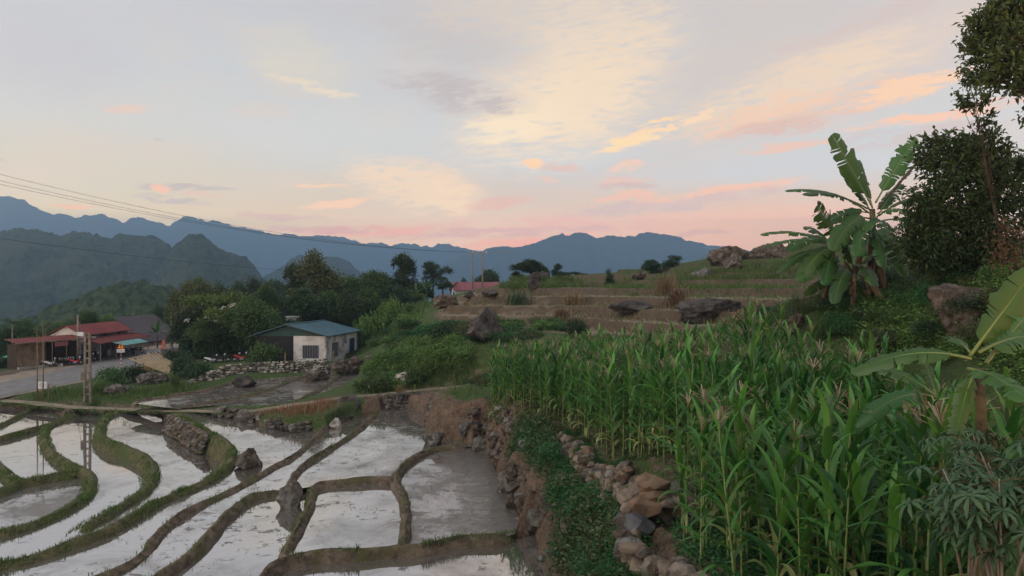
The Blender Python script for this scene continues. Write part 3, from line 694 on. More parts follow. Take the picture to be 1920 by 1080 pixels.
for kk, P in PADDY.items():
    pts = [Vector((p[0], p[1], 0)) for p in P]
    tris = tessellate_polygon([pts])
    Vp = [(p[0], p[1], plevel(kk)) for p in P]
    fl = []
    for t in tris:
        a, b, c = (Vp[i] for i in t)
        up = (b[0] - a[0]) * (c[1] - a[1]) - (b[1] - a[1]) * (c[0] - a[0])
        fl.append(t if up > 0 else (t[0], t[2], t[1]))
    me = bpy.data.meshes.new('paddy_water'); me.from_pydata(Vp, [], fl); me.materials.append(WM[PW[kk]]); me.update()
    tag(obj('paddy_water', me), 'still water in a flooded rice paddy', kind='structure')

# ------------------------------------------------------------------ bunds
BUND_LINES = {}
def bund(key, label, zl, zr, w, mat, seed):
    w *= .42 if mat is M['mud_bund'] else .46
    z = BP[key][1] - .07
    Q = resample([np.r_[p, z] for p in BW[key]], 0.28); N = normals2(Q); n = len(Q); s = np.arange(n) * 0.28
    BUND_LINES[key] = (Q, N, w)
    fl = w + 0.05 + 0.20 * (z - zl + 0.2); frr = w + 0.05 + 0.20 * (z - zr + 0.2)
    prof = [(-frr, zr - 0.2), (-(w + 0.55 * (frr - w)), z - 0.50 * (z - zr)), (-w, z - 0.09), (-w * .5, z), (0, z + 0.02), (w * .5, z), (w, z - 0.09), (w + 0.55 * (fl - w), z - 0.50 * (z - zl)), (fl, zl - 0.2)]
    wob = 1 + 0.55 * fbm(s / 2.3, np.full(n, 1.3), 3, seed)
    side = 0.22 * fbm(s / 3.5, np.full(n, 4.3), 2, seed + 5)
    Vv = []
    for j, (o, zz) in enumerate(prof):
        c = o * wob + side + 0.16 * fbm(s / 0.7, np.full(n, j * 3.1), 3, seed + 9)
        hgt = zz + (0.14 * fbm(s / 0.9, np.full(n, j * 2.7), 4, seed + 3) + 0.12 * fbm(s / 4, np.full(n, 8.0), 2, seed) if 0 < j < len(prof) - 1 else 0)
        xy = Q[:, :2] + N * c[:, None]
        Vv.append(np.c_[xy, np.broadcast_to(hgt, n)])
    k = len(prof)
    fade = np.clip(np.minimum(s, s[-1] - s) / 0.7, 0, 1) ** .6
    for j in range(1, k - 1): Vv[j][:, 2] = (min(zl, zr) - .25) * (1 - fade) + Vv[j][:, 2] * fade
    Vv = np.stack(Vv, 1).reshape(-1, 3); ix = np.arange(n * k).reshape(n, k)
    Fv = np.stack([ix[:-1, :-1], ix[:-1, 1:], ix[1:, 1:], ix[1:, :-1]], -1).reshape(-1, 4)[:, ::-1]
    return tag(obj('paddy_bund', mesh_np('paddy_bund', Vv, Fv, mat)), label, 'bund', 'mud bunds between the paddies')
L = LV
bund('B1', 'thick brown mud bund running from the red bank down to the grassy cross bund', L['r'], L['m'], .26, M['mud_bund'], 1)
bund('B2', 'mud bund that turns a right angle round the small middle paddy', L['m'], L['d'], .22, M['mud_bund'], 2)
bund('B3', 'grassy bund crossing in front of the nearest paddy at the foot of the bank', L['b'], L['m'], .19, M['mud_bund'], 3)
bund('B4', 'straight mud bund from the dark stone wall to the lone boulder', L['u'], L['c'], .2, M['mud_bund'], 4)
bund('B5', 'curving brown bund running on from the lone boulder to the lower picture edge', L['d'], L['c'], .24, M['mud_bund'], 5)
bund('B6', 'longest bare brown bund sweeping diagonally from the stony bank', L['c'], L['q2'], .24, M['mud_bund'], 6)
BU7 = bund('B7', 'green hooked bund with a stone face on its upper end', L['q2'], L['q3'], .30, M['green_bund'], 7)
bund('B8', 'tall grassy S shaped bund between two clear paddies', L['q3'], L['q4'], .40, M['green_bund'], 8)
bund('B9', 'broad leafy S shaped bund reflected beside the bamboo poles', L['q4'], L['q5'], .36, M['green_bund'], 9)
bund('B10', 'short grassy bund joining the broad leafy bund from the picture edge', L['q6'], L['q5'], .30, M['green_bund'], 10)
bund('B11', 'thin grassy bund below the footpath, second from the road', L['q5'], L['q7'], .24, M['green_bund'], 11)
bund('B12', 'thin grassy bund nearest to the road', L['q7'], L['q8'], .28, M['green_bund'], 12)
bund('B14', 'overgrown stub of bund at the left picture edge', L['q5'], L['q5'], .36, M['green_bund'], 14)
bund('UB0', 'low mud bund below the long pale stone wall', L['U'], L['U'], .28, M['mud_bund'], 15)
bund('UB1', 'long mud bund between the two upper paddies', L['U'], L['U'], .28, M['mud_bund'], 16)
bund('UB2', 'short curved mud bund in front of the boulders by the house', L['U'], L['U'], .28, M['mud_bund'], 17)

# ------------------------------------------------------------------ mountains
mm, nt, bs_ = material('mountain_forest')
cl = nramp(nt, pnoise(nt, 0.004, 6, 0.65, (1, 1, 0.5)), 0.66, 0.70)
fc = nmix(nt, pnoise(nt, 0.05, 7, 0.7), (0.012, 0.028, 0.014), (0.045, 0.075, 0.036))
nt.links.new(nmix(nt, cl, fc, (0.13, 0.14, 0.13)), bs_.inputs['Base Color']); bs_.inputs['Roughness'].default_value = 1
bump(nt, bs_, pnoise(nt, 0.03, 8, 0.7), 1.0, 14.0)
mh, nt, bs_ = material('hill_forest')
f1 = pnoise(nt, 0.09, 7, 0.7)
fc = nmix(nt, nramp(nt, f1, 0.35, 0.65), (0.010, 0.024, 0.012), (0.042, 0.070, 0.034))
fc = nmix(nt, nramp(nt, pnoise(nt, 0.012, 4, 0.6), 0.5, 0.7), fc, (0.050, 0.068, 0.040))
nt.links.new(fc, bs_.inputs['Base Color']); bs_.inputs['Roughness'].default_value = 1
bump(nt, bs_, pnoise(nt, 0.16, 7, 0.7), 1.0, 4.0)
ms, nt, bs_ = material('spur_forest')
fc = nmix(nt, nramp(nt, pnoise(nt, 0.25, 7, 0.7), 0.35, 0.65), (0.014, 0.030, 0.011), (0.056, 0.090, 0.034))
nt.links.new(fc, bs_.inputs['Base Color']); bs_.inputs['Roughness'].default_value = 1
bump(nt, bs_, pnoise(nt, 0.5, 7, 0.7), 1.0, 2.0)
def ridge(name, label, sky, d, base, mat, ncol, nrow, front=0.72, back=1.2, canopy=0.0, cs=8.0, gully=0.25, seed=0, fine=0.0, power=1.25):
    px_ = np.linspace(sky[0][0], sky[-1][0], ncol)
    py_ = np.interp(px_, [p[0] for p in sky], [p[1] for p in sky])
    k = np.ones(5) / 5
    if fine: py_ = py_ + fine * fbm(px_ / 14, px_ * 0, 5, seed, 0.6)
    crest = (540 - py_) / F * d
    rows = np.r_[np.linspace(front, 1.0, int(nrow * .7)), np.linspace(1.0, back, nrow - int(nrow * .7) + 1)[1:]]
    Vv = []
    for r in rows:
        D = d * r
        X = (px_ - 960) / F * D; Y = np.full(ncol, D)
        t = np.clip((r - front) / (1 - front), 0, 1) if r <= 1 else np.clip(1 - (r - 1) / (back - 1), 0, 1)
        sh = t ** power if r <= 1 else t ** 1.5
        env = t * (1 - t) * 4
        bs = base
        g = gully * env * fbm(X / (d * .05) , Y / (d * .07), 5, seed)
        z = bs + (crest * (r if r < 1 else 1) - bs) * np.clip(sh + g * 0.9, -0.05, 1.0)
        if canopy: z = z + canopy * (np.abs(fbm(X / cs, Y / cs, 2, seed + 3)) * 2 + fbm(X / (cs * .45), Y / (cs * .45), 2, seed + 4)) * (0.35 + 0.65 * min(1, t * 2))
        Vv.append(np.c_[X, Y, z])
    n = len(rows); Vv = np.concatenate(Vv); ix = np.arange(n * ncol).reshape(n, ncol)
    Fv = np.stack([ix[:-1, :-1], ix[:-1, 1:], ix[1:, 1:], ix[1:, :-1]], -1).reshape(-1, 4)
    return tag(obj(name, mesh_np(name, Vv, Fv, mat)), label, kind='structure')
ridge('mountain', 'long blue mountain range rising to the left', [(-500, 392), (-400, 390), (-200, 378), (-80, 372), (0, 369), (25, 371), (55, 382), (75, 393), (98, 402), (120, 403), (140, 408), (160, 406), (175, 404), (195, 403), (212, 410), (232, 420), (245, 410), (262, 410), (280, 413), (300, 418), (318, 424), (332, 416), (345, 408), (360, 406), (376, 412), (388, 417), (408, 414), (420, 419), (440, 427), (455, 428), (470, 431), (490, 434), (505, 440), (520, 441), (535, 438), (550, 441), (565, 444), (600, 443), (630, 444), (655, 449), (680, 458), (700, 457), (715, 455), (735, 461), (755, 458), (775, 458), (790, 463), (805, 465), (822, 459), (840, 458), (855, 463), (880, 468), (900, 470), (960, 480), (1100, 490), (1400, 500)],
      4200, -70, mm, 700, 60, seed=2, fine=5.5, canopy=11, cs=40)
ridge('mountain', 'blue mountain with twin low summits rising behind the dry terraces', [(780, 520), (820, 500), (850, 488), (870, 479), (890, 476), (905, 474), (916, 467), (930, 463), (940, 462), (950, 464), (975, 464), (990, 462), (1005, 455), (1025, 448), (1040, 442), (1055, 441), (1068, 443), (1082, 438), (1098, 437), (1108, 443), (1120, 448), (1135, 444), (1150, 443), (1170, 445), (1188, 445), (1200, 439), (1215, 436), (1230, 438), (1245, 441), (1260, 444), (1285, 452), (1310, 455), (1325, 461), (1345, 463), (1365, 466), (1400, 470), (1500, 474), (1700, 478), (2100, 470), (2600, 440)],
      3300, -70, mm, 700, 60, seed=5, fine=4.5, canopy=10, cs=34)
ridge('hill', 'lower blue ridge just left of the boulder crest', [(1180, 530), (1240, 508), (1280, 494), (1310, 485), (1330, 476), (1350, 471), (1375, 470), (1420, 474), (1500, 480)], 2300, -60, mm, 200, 40, seed=8, fine=2, canopy=6, cs=30)
ridge('hill', 'wide dark green wooded hill along the left edge', [(-700, 470), (-300, 452), (-100, 440), (0, 436), (30, 432), (55, 431), (75, 434), (95, 441), (112, 445), (125, 441), (140, 437), (158, 437), (175, 441), (195, 447), (212, 446), (228, 441), (245, 441), (260, 445), (275, 442), (290, 443), (305, 452), (318, 464), (330, 476), (350, 490), (400, 515), (450, 540)],
      1000, -48, mh, 560, 130, front=0.42, seed=11, canopy=5.0, cs=11, gully=.45, fine=1.5, power=1.0)
ridge('hill', 'steep dark green cone shaped wooded hill', [(255, 545), (285, 508), (305, 488), (322, 470), (335, 458), (348, 447), (362, 441), (376, 442), (390, 450), (402, 460), (415, 469), (428, 479), (440, 476), (452, 480), (466, 488), (476, 498), (486, 512), (500, 535)],
      880, -45, mh, 300, 120, front=0.55, back=1.25, seed=13, canopy=4.5, cs=10, gully=.4, fine=1.5, power=0.85)
ridge('hill', 'small double humped blue green hill above the tree tops', [(470, 545), (495, 519), (515, 510), (530, 500), (545, 488), (558, 480), (568, 479), (580, 484), (595, 487), (612, 483), (630, 483), (645, 487), (660, 497), (675, 512), (700, 535)], 1500, -50, mh, 220, 80, front=0.6, seed=15, canopy=5, cs=14, gully=.3, fine=1.5, power=0.8)
ridge('hill', 'near light green wooded spur behind the shops', [(-500, 640), (-200, 632), (0, 622), (30, 607), (60, 596), (100, 580), (130, 566), (160, 554), (190, 543), (220, 534), (245, 530), (265, 530), (290, 536), (320, 545), (360, 560), (430, 580), (560, 600)], 270, -32, ms, 420, 110, front=0.5, back=1.3, seed=17, canopy=2.6, cs=4.2, gully=.25, fine=2, power=0.9)

# ------------------------------------------------------------------ haze
hb = MB().box((0, 1500, (HAZE_TOP - 130) / 2), (12600, 9600, HAZE_TOP + 130))
mz = bpy.data.materials.new('haze'); mz.use_nodes = True; nt = mz.node_tree; nt.nodes.clear()
pv = nt.nodes.new('ShaderNodeVolumePrincipled'); pv.inputs['Color'].default_value = (0.37, 0.64, 1.0, 1); pv.inputs['Density'].default_value = HAZE_D
mo = nt.nodes.new('ShaderNodeOutputMaterial'); nt.links.new(pv.outputs[0], mo.inputs['Volume'])
haze = tag(hb.build('haze', mz), 'thin blue evening haze filling the valley', kind='stuff')
# ------------------------------------------------------------------ placing on the ground
_ds = np.geomspace(5, 160, 900)
def hit(px, py, dmin=5.0):
    """first point of the ground in the direction of a picture point"""
    d = _ds[_ds >= dmin]
    X = (px - 960) / F * d; Z = (540 - py) / F * d
    g = ground(X, d)
    k = np.argmax(g >= Z) if (g >= Z).any() else len(d) - 1
    return np.array([X[k], d[k], g[k]])
def on(x, y): return np.array([x, y, gz(x, y)])

# ------------------------------------------------------------------ rocks
def rock_mesh(seed, sub=3, cuts=12, amp=0.20, flat=0.75):
    rs = random.Random(seed); bm = bmesh.new()
    bmesh.ops.create_icosphere(bm, subdivisions=sub, radius=1.0)
    planes = []
    for _ in range(cuts):
        n = Vector((rs.gauss(0, 1), rs.gauss(0, 1), rs.gauss(0, .8))).normalized(); planes.append((n, rs.uniform(0.45, 0.78)))
    off = Vector((seed * 3.7, seed * 1.3, seed * 7.1))
    for v in bm.verts:
        p = v.co.copy()
        for n, d in planes:
            e = p.dot(n) - d
            if e > 0: p -= n * e * 0.95
        q = p * (1 + amp * mnoise.noise(p * 1.7 + off) + amp * .6 * mnoise.noise(p * 4.1 + off) + amp * .4 * abs(mnoise.noise(p * 9 + off)) + amp * .2 * mnoise.noise(p * 19 + off))
        v.co = (q.x, q.y, q.z * flat)
    me = bpy.data.meshes.new('boulder'); bm.to_mesh(me); bm.free()
    me.polygons.foreach_set("use_smooth", np.ones(len(me.polygons), dtype=bool))
    me.materials.append(M['rock_dark']); me.update(); return me
ROCKS = [rock_mesh(i, 5, 11 + i % 4) for i in range(6)]
def setmat(o, m, slot=0):
    o.material_slots[slot].link = 'OBJECT'; o.material_slots[slot].material = m
def boulder(p, wx, wy, hz, mat, label, k=0, rz=0.0, sink=0.3, cat='boulder', group=None, name='boulder'):
    o = obj(name, ROCKS[k % len(ROCKS)]); setmat(o, mat)
    o.location = (p[0], p[1], p[2] + hz * (1 - sink) - hz * 0.55); o.scale = (wx / 1.7, wy / 1.7, hz / 1.15); o.rotation_euler = (0, 0, rz)
    return tag(o, label, cat, group)
def pxboulder(px, pyb, wpx, hpx, mat, label, k=0, rz=0.0, dmin=5.0, depth=0.8, d=None, z=None, sink=0.15, **kw):
    p = hit(px, pyb, dmin) if d is None and z is None else (Wz(px, pyb, z) if z is not None else W(px, pyb, d))
    w = wpx / F * p[1]; h = hpx / F * p[1]
    p = p + np.array([0, w * depth * 0.35, 0])
    if d is None and z is None: p[2] = gz(p[0], p[1])
    return boulder(p, w, w * depth, h * 1.1, mat, label, k, rz, sink, **kw)

# small angular stones for walls: shared meshes of about two dozen triangles
def stone_mesh(seed, mat):
    rs = random.Random(seed); bm = bmesh.new()
    for _ in range(26):
        v = Vector((rs.gauss(0, 1), rs.gauss(0, 1), rs.gauss(0, 1))); m = max(abs(v.x), abs(v.y), abs(v.z)); v = v.normalized() * 0.35 + v / m * 0.30
        bm.verts.new((v.x, v.y, v.z))
    bmesh.ops.convex_hull(bm, input=bm.verts); me = bpy.data.meshes.new('stone')
    loose = [v for v in bm.verts if not v.link_faces]
    bmesh.ops.delete(bm, geom=loose, context='VERTS')
    bm.to_mesh(me); bm.free(); me.materials.append(mat); me.update(); return me
STONES = {k: [stone_mesh(i + 31 * j, M[k]) for i in range(6)] for j, k in enumerate(('stone_tan', 'stone_rust', 'rock_grey', 'rock_pale', 'stone_slate', 'rock_brown', 'rock_dark'))}
def stone(parent, p, size, kinds, rs):
    me = rs.choice(STONES[rs.choice(kinds)])
    o = link(bpy.data.objects.new('stone', me)); o.parent = parent
    o.location = p; o.scale = (size * rs.uniform(.85, 1.35), size * rs.uniform(.8, 1.1), size * rs.uniform(.55, .85))
    o.rotation_euler = (rs.uniform(-.25, .25), rs.uniform(-.25, .25), rs.uniform(0, 6.28)); return o
def stones_joined(name, pts, sizes, mats, parent, seed, label=None):
    """many small stones as one mesh"""
    rs = np.random.default_rng(seed); Vs = []; Fs = []; Ms = []; base = 0
    protos = []
    for k in range(5):
        me = STONES['rock_grey'][k]; v = np.empty(len(me.vertices) * 3); me.vertices.foreach_get('co', v); v = v.reshape(-1, 3)
        f = np.array([list(p.vertices) for p in me.polygons if len(p.vertices) == 3]); protos.append((v, f))
    for p, s in zip(pts, sizes):
        v, f = protos[rs.integers(5)]; a = rs.uniform(0, 6.28); c, sn = math.cos(a), math.sin(a)
        q = v * np.array([s * rs.uniform(.8, 1.4), s * rs.uniform(.8, 1.2), s * rs.uniform(.5, .85)])
        q = np.c_[q[:, 0] * c - q[:, 1] * sn, q[:, 0] * sn + q[:, 1] * c, q[:, 2]] + np.asarray(p)
        Vs.append(q); Fs.append(f + base); Ms.append(np.full(len(f), rs.integers(len(mats)))); base += len(v)
    me = mesh_np(name, np.concatenate(Vs), np.concatenate(Fs), mats, np.concatenate(Ms), smooth=False)
    return tag(obj(name, me, parent), label, kind='stuff')

# ------------------------------------------------------------------ leaves
def unit(v): return v / (np.linalg.norm(v, axis=-1, keepdims=True) + 1e-9)
def leaf_cards(C, D, Ln, Wd, rs, curl=0.12):
    """rhombic leaf blades: base C, direction D"""
    n = len(C); D = unit(D)
    lat = unit(np.cross(D, rs.normal(size=(n, 3)) * 0.6 + np.array([0, 0, 1.0])))
    nrm = np.cross(lat, D)
    Ln = np.broadcast_to(Ln, n)[:, None]; Wd = np.broadcast_to(Wd, n)[:, None]
    mid = C + D * Ln * 0.45 + nrm * Ln * curl
    V = np.stack([C, mid + lat * Wd * .5, C + D * Ln - nrm * Ln * curl * .6, mid - lat * Wd * .5], 1).reshape(-1, 3)
    Fc = np.arange(n * 4).reshape(n, 4)
    return V, Fc
def blades(P, H, Wd, rs, lean=0.45):
    """grass blades: thin bent quads (two per blade)"""
    n = len(P); a = rs.uniform(0, 6.283, n); dirv = np.c_[np.cos(a), np.sin(a), np.zeros(n)]; lat = np.c_[-np.sin(a), np.cos(a), np.zeros(n)]
    H = np.broadcast_to(H, n)[:, None]; Wd = np.broadcast_to(Wd, n)[:, None]; l = rs.uniform(.2, 1, (n, 1)) * lean
    z = np.array([0, 0, 1.0])
    b1 = P - lat * Wd * .5; b2 = P + lat * Wd * .5; m = P + z * H * .6 + dirv * H * l * .35
    t = P + z * H * (1 - .25 * l) + dirv * H * l
    V = np.stack([b1, b2, m + lat * Wd * .4, t, m - lat * Wd * .4], 1).reshape(-1, 3)
    i = np.arange(n)[:, None] * 5
    Fc = np.concatenate([i + np.array([0, 1, 2, 4]), i + np.array([4, 2, 3, 3])], 0)
    Fc = i + np.array([0, 1, 2, 4]); T = i + np.array([4, 2, 3, 3])
    V = np.stack([b1, b2, m + lat * Wd * .4, m - lat * Wd * .4, t - lat * Wd * .06, t + lat * Wd * .06], 1).reshape(-1, 3)
    i = np.arange(n)[:, None] * 6
    return V, np.concatenate([i + np.array([0, 1, 2, 3]), i + np.array([3, 2, 5, 4])], 0)

def crown_points(lobes, per, rs, shell=0.55):
    """points through the volume of several lobes, thicker near their outsides"""
    C = []; O = []
    for (c, r) in lobes:
        n = max(4, int(per * (r[0] * r[1] * r[2]) ** (2 / 3)))
        u = unit(rs.normal(size=(n, 3))); u[:, 2] = np.where(u[:, 2] < -0.45, -u[:, 2] * .6, u[:, 2])
        u = unit(u); rad = shell + (1 - shell) * rs.random((n, 1)) ** 0.7
        rad = rad * (1 + 0.28 * (fbm(u[:, 0] * 2.2 + c[0], u[:, 1] * 2.2 + u[:, 2] * 2 + c[1], 3, 5))[:, None] * 2)
        C.append(np.array(c) + u * rad * np.array(r)); O.append(u)
    return np.concatenate(C), np.concatenate(O)
def foliage(name, lobes, per, leaves, ll, lw, mat, seed, spread=0.35, down=0.25, shell=0.55):
    rs = np.random.default_rng(seed)
    C, O = crown_points(lobes, per, rs, shell)
    n = len(C); k = leaves
    CC = np.repeat(C, k, 0) + rs.normal(size=(n * k, 3)) * spread
    D = np.repeat(O, k, 0) * 0.8 + rs.normal(size=(n * k, 3)) * 0.8; D[:, 2] -= down
    ln = ll * rs.uniform(.6, 1.25, n * k)
    V, Fc = leaf_cards(CC, D, ln, ln * lw, rs)
    tint = np.clip(np.repeat(rs.beta(2, 2.6, n), k) * .7 + rs.random(n * k) * .3, 0, 1)
    return mesh_np(name, V, Fc, mat, smooth=False, tint=np.repeat(tint, 4))
def limb_mesh(name, base_r, h, lobes, mat, seed, fork=0.45, lean=0.0):
    rs = random.Random(seed); mb = MB()
    top = Vector((lean * h, 0, h * .8)); pts = []; rr = []
    for i in range(7):
        t = i / 6; pts.append(Vector((lean * h * t + rs.uniform(-.03, .03) * h * .3, rs.uniform(-.03, .03) * h * .3, h * .8 * t))); rr.append(base_r * (1 - .75 * t) * (1.35 if i == 0 else 1))
    mb.tube(pts, rr, 7)
    for (c, r) in lobes:
        c = Vector(c); t = max(.12, min(.9, (c.z - r[2] * .9) / (h * .8) * .85)) if fork is None else rs.uniform(fork, .85)
        j = min(5, int(t * 6)); s = pts[j].lerp(pts[j + 1], t * 6 - j)
        m1 = s.lerp(c, .5) + Vector((0, 0, .05 * h)) + Vector((rs.uniform(-.1, .1), rs.uniform(-.1, .1), 0)) * r[0]
        r0 = base_r * (1 - .7 * t) * .6
        mb.tube([s, m1, c], [r0, r0 * .6, r0 * .25], 5)
        for _ in range(3):
            e = c + Vector((rs.uniform(-.8, .8) * r[0], rs.uniform(-.8, .8) * r[1], rs.uniform(-.2, .7) * r[2])); mb.tube([m1.lerp(c, .5), e], [r0 * .35, r0 * .1], 4)
    return mb.mesh(name, mat, True)
def lobes_for(kind, seed):
    rs = random.Random(seed); L_ = []
    if kind == 'broad':                       # 8 m tall, wide and dense
        for _ in range(13):
            a = rs.uniform(0, 6.28); q = rs.uniform(.5, 3.0); z = 3.0 + rs.uniform(0, 1) * (3.6 - q * .55)
            r = rs.uniform(1.1, 1.8); L_.append(((q * math.cos(a), q * math.sin(a), z), (r, r, r * .75)))
        L_.append(((0, 0, 6.6), (1.6, 1.6, 1.2)))
    elif kind == 'tall':                      # 10 m, taller than wide
        for _ in range(14):
            a = rs.uniform(0, 6.28); z = rs.uniform(2.6, 8.6); q = rs.uniform(.3, 1) * (2.7 - abs(z - 5.2) * .42)
            r = rs.uniform(.9, 1.5); L_.append(((q * math.cos(a), q * math.sin(a), z), (r, r, r * .9)))
        L_.append(((.2, 0, 9.2), (.8, .8, .9)))
    elif kind == 'flat':                      # layered umbrella crown, 8 m
        for _ in range(12):
            a = rs.uniform(0, 6.28); q = rs.uniform(.6, 3.8); z = 5.9 + rs.uniform(-.9, .9) - q * .22
            r = rs.uniform(1.0, 1.7); L_.append(((q * math.cos(a), q * math.sin(a), z), (r, r, r * .32)))
    elif kind == 'open':                      # gappy clumps on visible limbs, 10 m
        for _ in range(11):
            a = rs.uniform(0, 6.28); z = rs.uniform(4.2, 9.0); q = rs.uniform(.6, 2.8)
            r = rs.uniform(.7, 1.25); L_.append(((q * math.cos(a), q * math.sin(a), z), (r, r, r * .65)))
    elif kind == 'cone':                      # narrow upright, 5 m
        for i in range(9):
            z = .7 + i * .46; r = .95 * (1 - i / 11); a = rs.uniform(0, 6.28)
            L_.append(((.2 * math.cos(a), .2 * math.sin(a), z), (r, r, .55)))
    elif kind == 'round':                     # small round garden tree, 4 m
        for _ in range(9):
            a = rs.uniform(0, 6.28); q = rs.uniform(.1, 1.3); z = rs.uniform(1.3, 3.3)
            r = rs.uniform(.6, .95); L_.append(((q * math.cos(a), q * math.sin(a), z), (r, r, r * .85)))
    return L_
TREE = {}
for kind, n, h, br, per, lv, ll, lw, sp in (('broad', 3, 8, .28, 44, 14, .34, .55, .30), ('tall', 3, 10, .3, 42, 14, .34, .55, .30), ('flat', 2, 8, .22, 70, 11, .32, .55, .24),
                                            ('open', 2, 10, .26, 52, 11, .32, .55, .26), ('cone', 1, 5, .12, 70, 14, .22, .45, .16), ('round', 2, 4, .12, 60, 11, .24, .48, .16)):
    TREE[kind] = []
    for i in range(n):
        lb = lobes_for(kind, 100 + i * 7 + len(kind)); sd = 5 + i * 13 + len(kind) * 3
        TREE[kind].append((limb_mesh('trunk', br, h, lb, M['bark'], sd), foliage('crown', lb, per, lv, ll, lw, M['leaf_mid'], sd, sp), h))
def tree(kind, v, p, h, label, mat='leaf_mid', wide=1.0, cat='tree', group=None, name='broadleaf_tree', bark=None, rz=None):
    tr, cr, hh = TREE[kind][v % len(TREE[kind])]; s = h / hh
    r = empty(name, p, random.uniform(0, 6.28) if rz is None else rz); r.scale = (s * wide, s * wide, s)
    t = obj('trunk', tr, r); c = obj('crown', cr, r); setmat(c, M[mat])
    if bark: setmat(t, M[bark])
    return tag(r, label, cat, group)
def pxtree(kind, v, px, pyb, pyt, label, mat='leaf_mid', wpx=None, d=None, **kw):
    """tree whose base and top lie in the directions given, standing at depth d"""
    p = W(px, pyb, d); g = gz(p[0], p[1]); top = (540 - pyt) / F * d
    base = min(g, top - 2.0); h = (top - base)
    nat = {'broad': 8.6, 'tall': 7.4, 'flat': 9.6, 'open': 7.8, 'cone': 2.2, 'round': 4.4}[kind] * h / TREE[kind][0][2]
    wide = 1.0 if wpx is None else (wpx / F * d) / nat
    return tree(kind, v, (p[0], p[1], base - 0.1), h * 1.02, label, mat, wide, **kw)

# bushes and weeds: shared meshes, about 1 m in radius
BUSH = []
for i in range(5):
    rs_ = random.Random(900 + i); lb = []
    for _ in range(6):
        a = rs_.uniform(0, 6.28); q = rs_.uniform(0, .75); r = rs_.uniform(.35, .6)
        lb.append(((q * math.cos(a), q * math.sin(a), rs_.uniform(.15, .65)), (r, r, r * .8)))
    BUSH.append(foliage('bush', lb, 170 + 40 * (i % 2), 8, .15, .5, M['leaf_mid'], 40 + i, .10, shell=.4))
FINE = []
for i in range(3):
    rs_ = random.Random(950 + i); lb = [((rs_.uniform(-.6, .6), rs_.uniform(-.6, .6), rs_.uniform(.1, .5)), (.5, .5, .42)) for _ in range(6)]
    FINE.append(foliage('bush', lb, 420, 9, .085, .45, M['leaf_mid'], 60 + i, .08, shell=.35))
def bush(p, rx, rz_, mat, label, k=None, fine=False, group=None, cat='bush', name='bush'):
    pool = FINE if fine else BUSH
    o = obj(name, random.choice(pool) if k is None else pool[k % len(pool)]); setmat(o, M[mat])
    o.location = (p[0], p[1], p[2] - 0.05); o.scale = (rx, rx * random.uniform(.8, 1.1), rz_); o.rotation_euler = (0, 0, random.uniform(0, 6.28))
    return tag(o, label, cat, group)
def pxbush(px, pyb, wpx, hpx, mat, label, dmin=5.0, d=None, **kw):
    p = hit(px, pyb, dmin) if d is None else W(px, pyb, d)
    if d is not None: p[2] = min(p[2], gz(p[0], p[1]) + 0.2) if False else p[2]
    return bush(p, wpx / F * p[1] / 2 / .95, hpx / F * p[1] / 1.0, mat, label, **kw)

# ------------------------------------------------------------------ maize
def corn_leaf(az, z0, ln, wd, el, droop, rs, tint):
    n = 8; t = np.linspace(0, 1, n); e = el - droop * t ** 1.4
    ds = ln / (n - 1); r = np.r_[0, np.cumsum(np.cos(e[:-1]) * ds)]; z = np.r_[0, np.cumsum(np.sin(e[:-1]) * ds)]
    w = wd * np.clip(np.minimum(t * 6 + .35, 1) * (1 - t ** 2.2) + .02, .02, 1) * .5
    tw = rs.uniform(-.5, .5) * t
    ca, sa = math.cos(az), math.sin(az)
    c = np.c_[r * ca, r * sa, z0 + z]
    lat = np.c_[-sa * np.cos(tw), ca * np.cos(tw), np.sin(tw)]
    up = np.c_[-np.sin(e) * ca, -np.sin(e) * sa, np.cos(e)]
    wave = 0.18 * np.sin(t * 17 + rs.uniform(0, 6))[:, None] * w[:, None]
    l = c + lat * w[:, None] + up * (w[:, None] * .45 + wave); q = c - lat * w[:, None] + up * (w[:, None] * .45 - wave)
    V = np.stack([l, c, q], 1).reshape(-1, 3); i = np.arange(n - 1)[:, None] * 3
    Fc = np.concatenate([i + np.array([0, 3, 4, 1]), i + np.array([1, 4, 5, 2])])
    return V, Fc, np.full(len(V), tint)
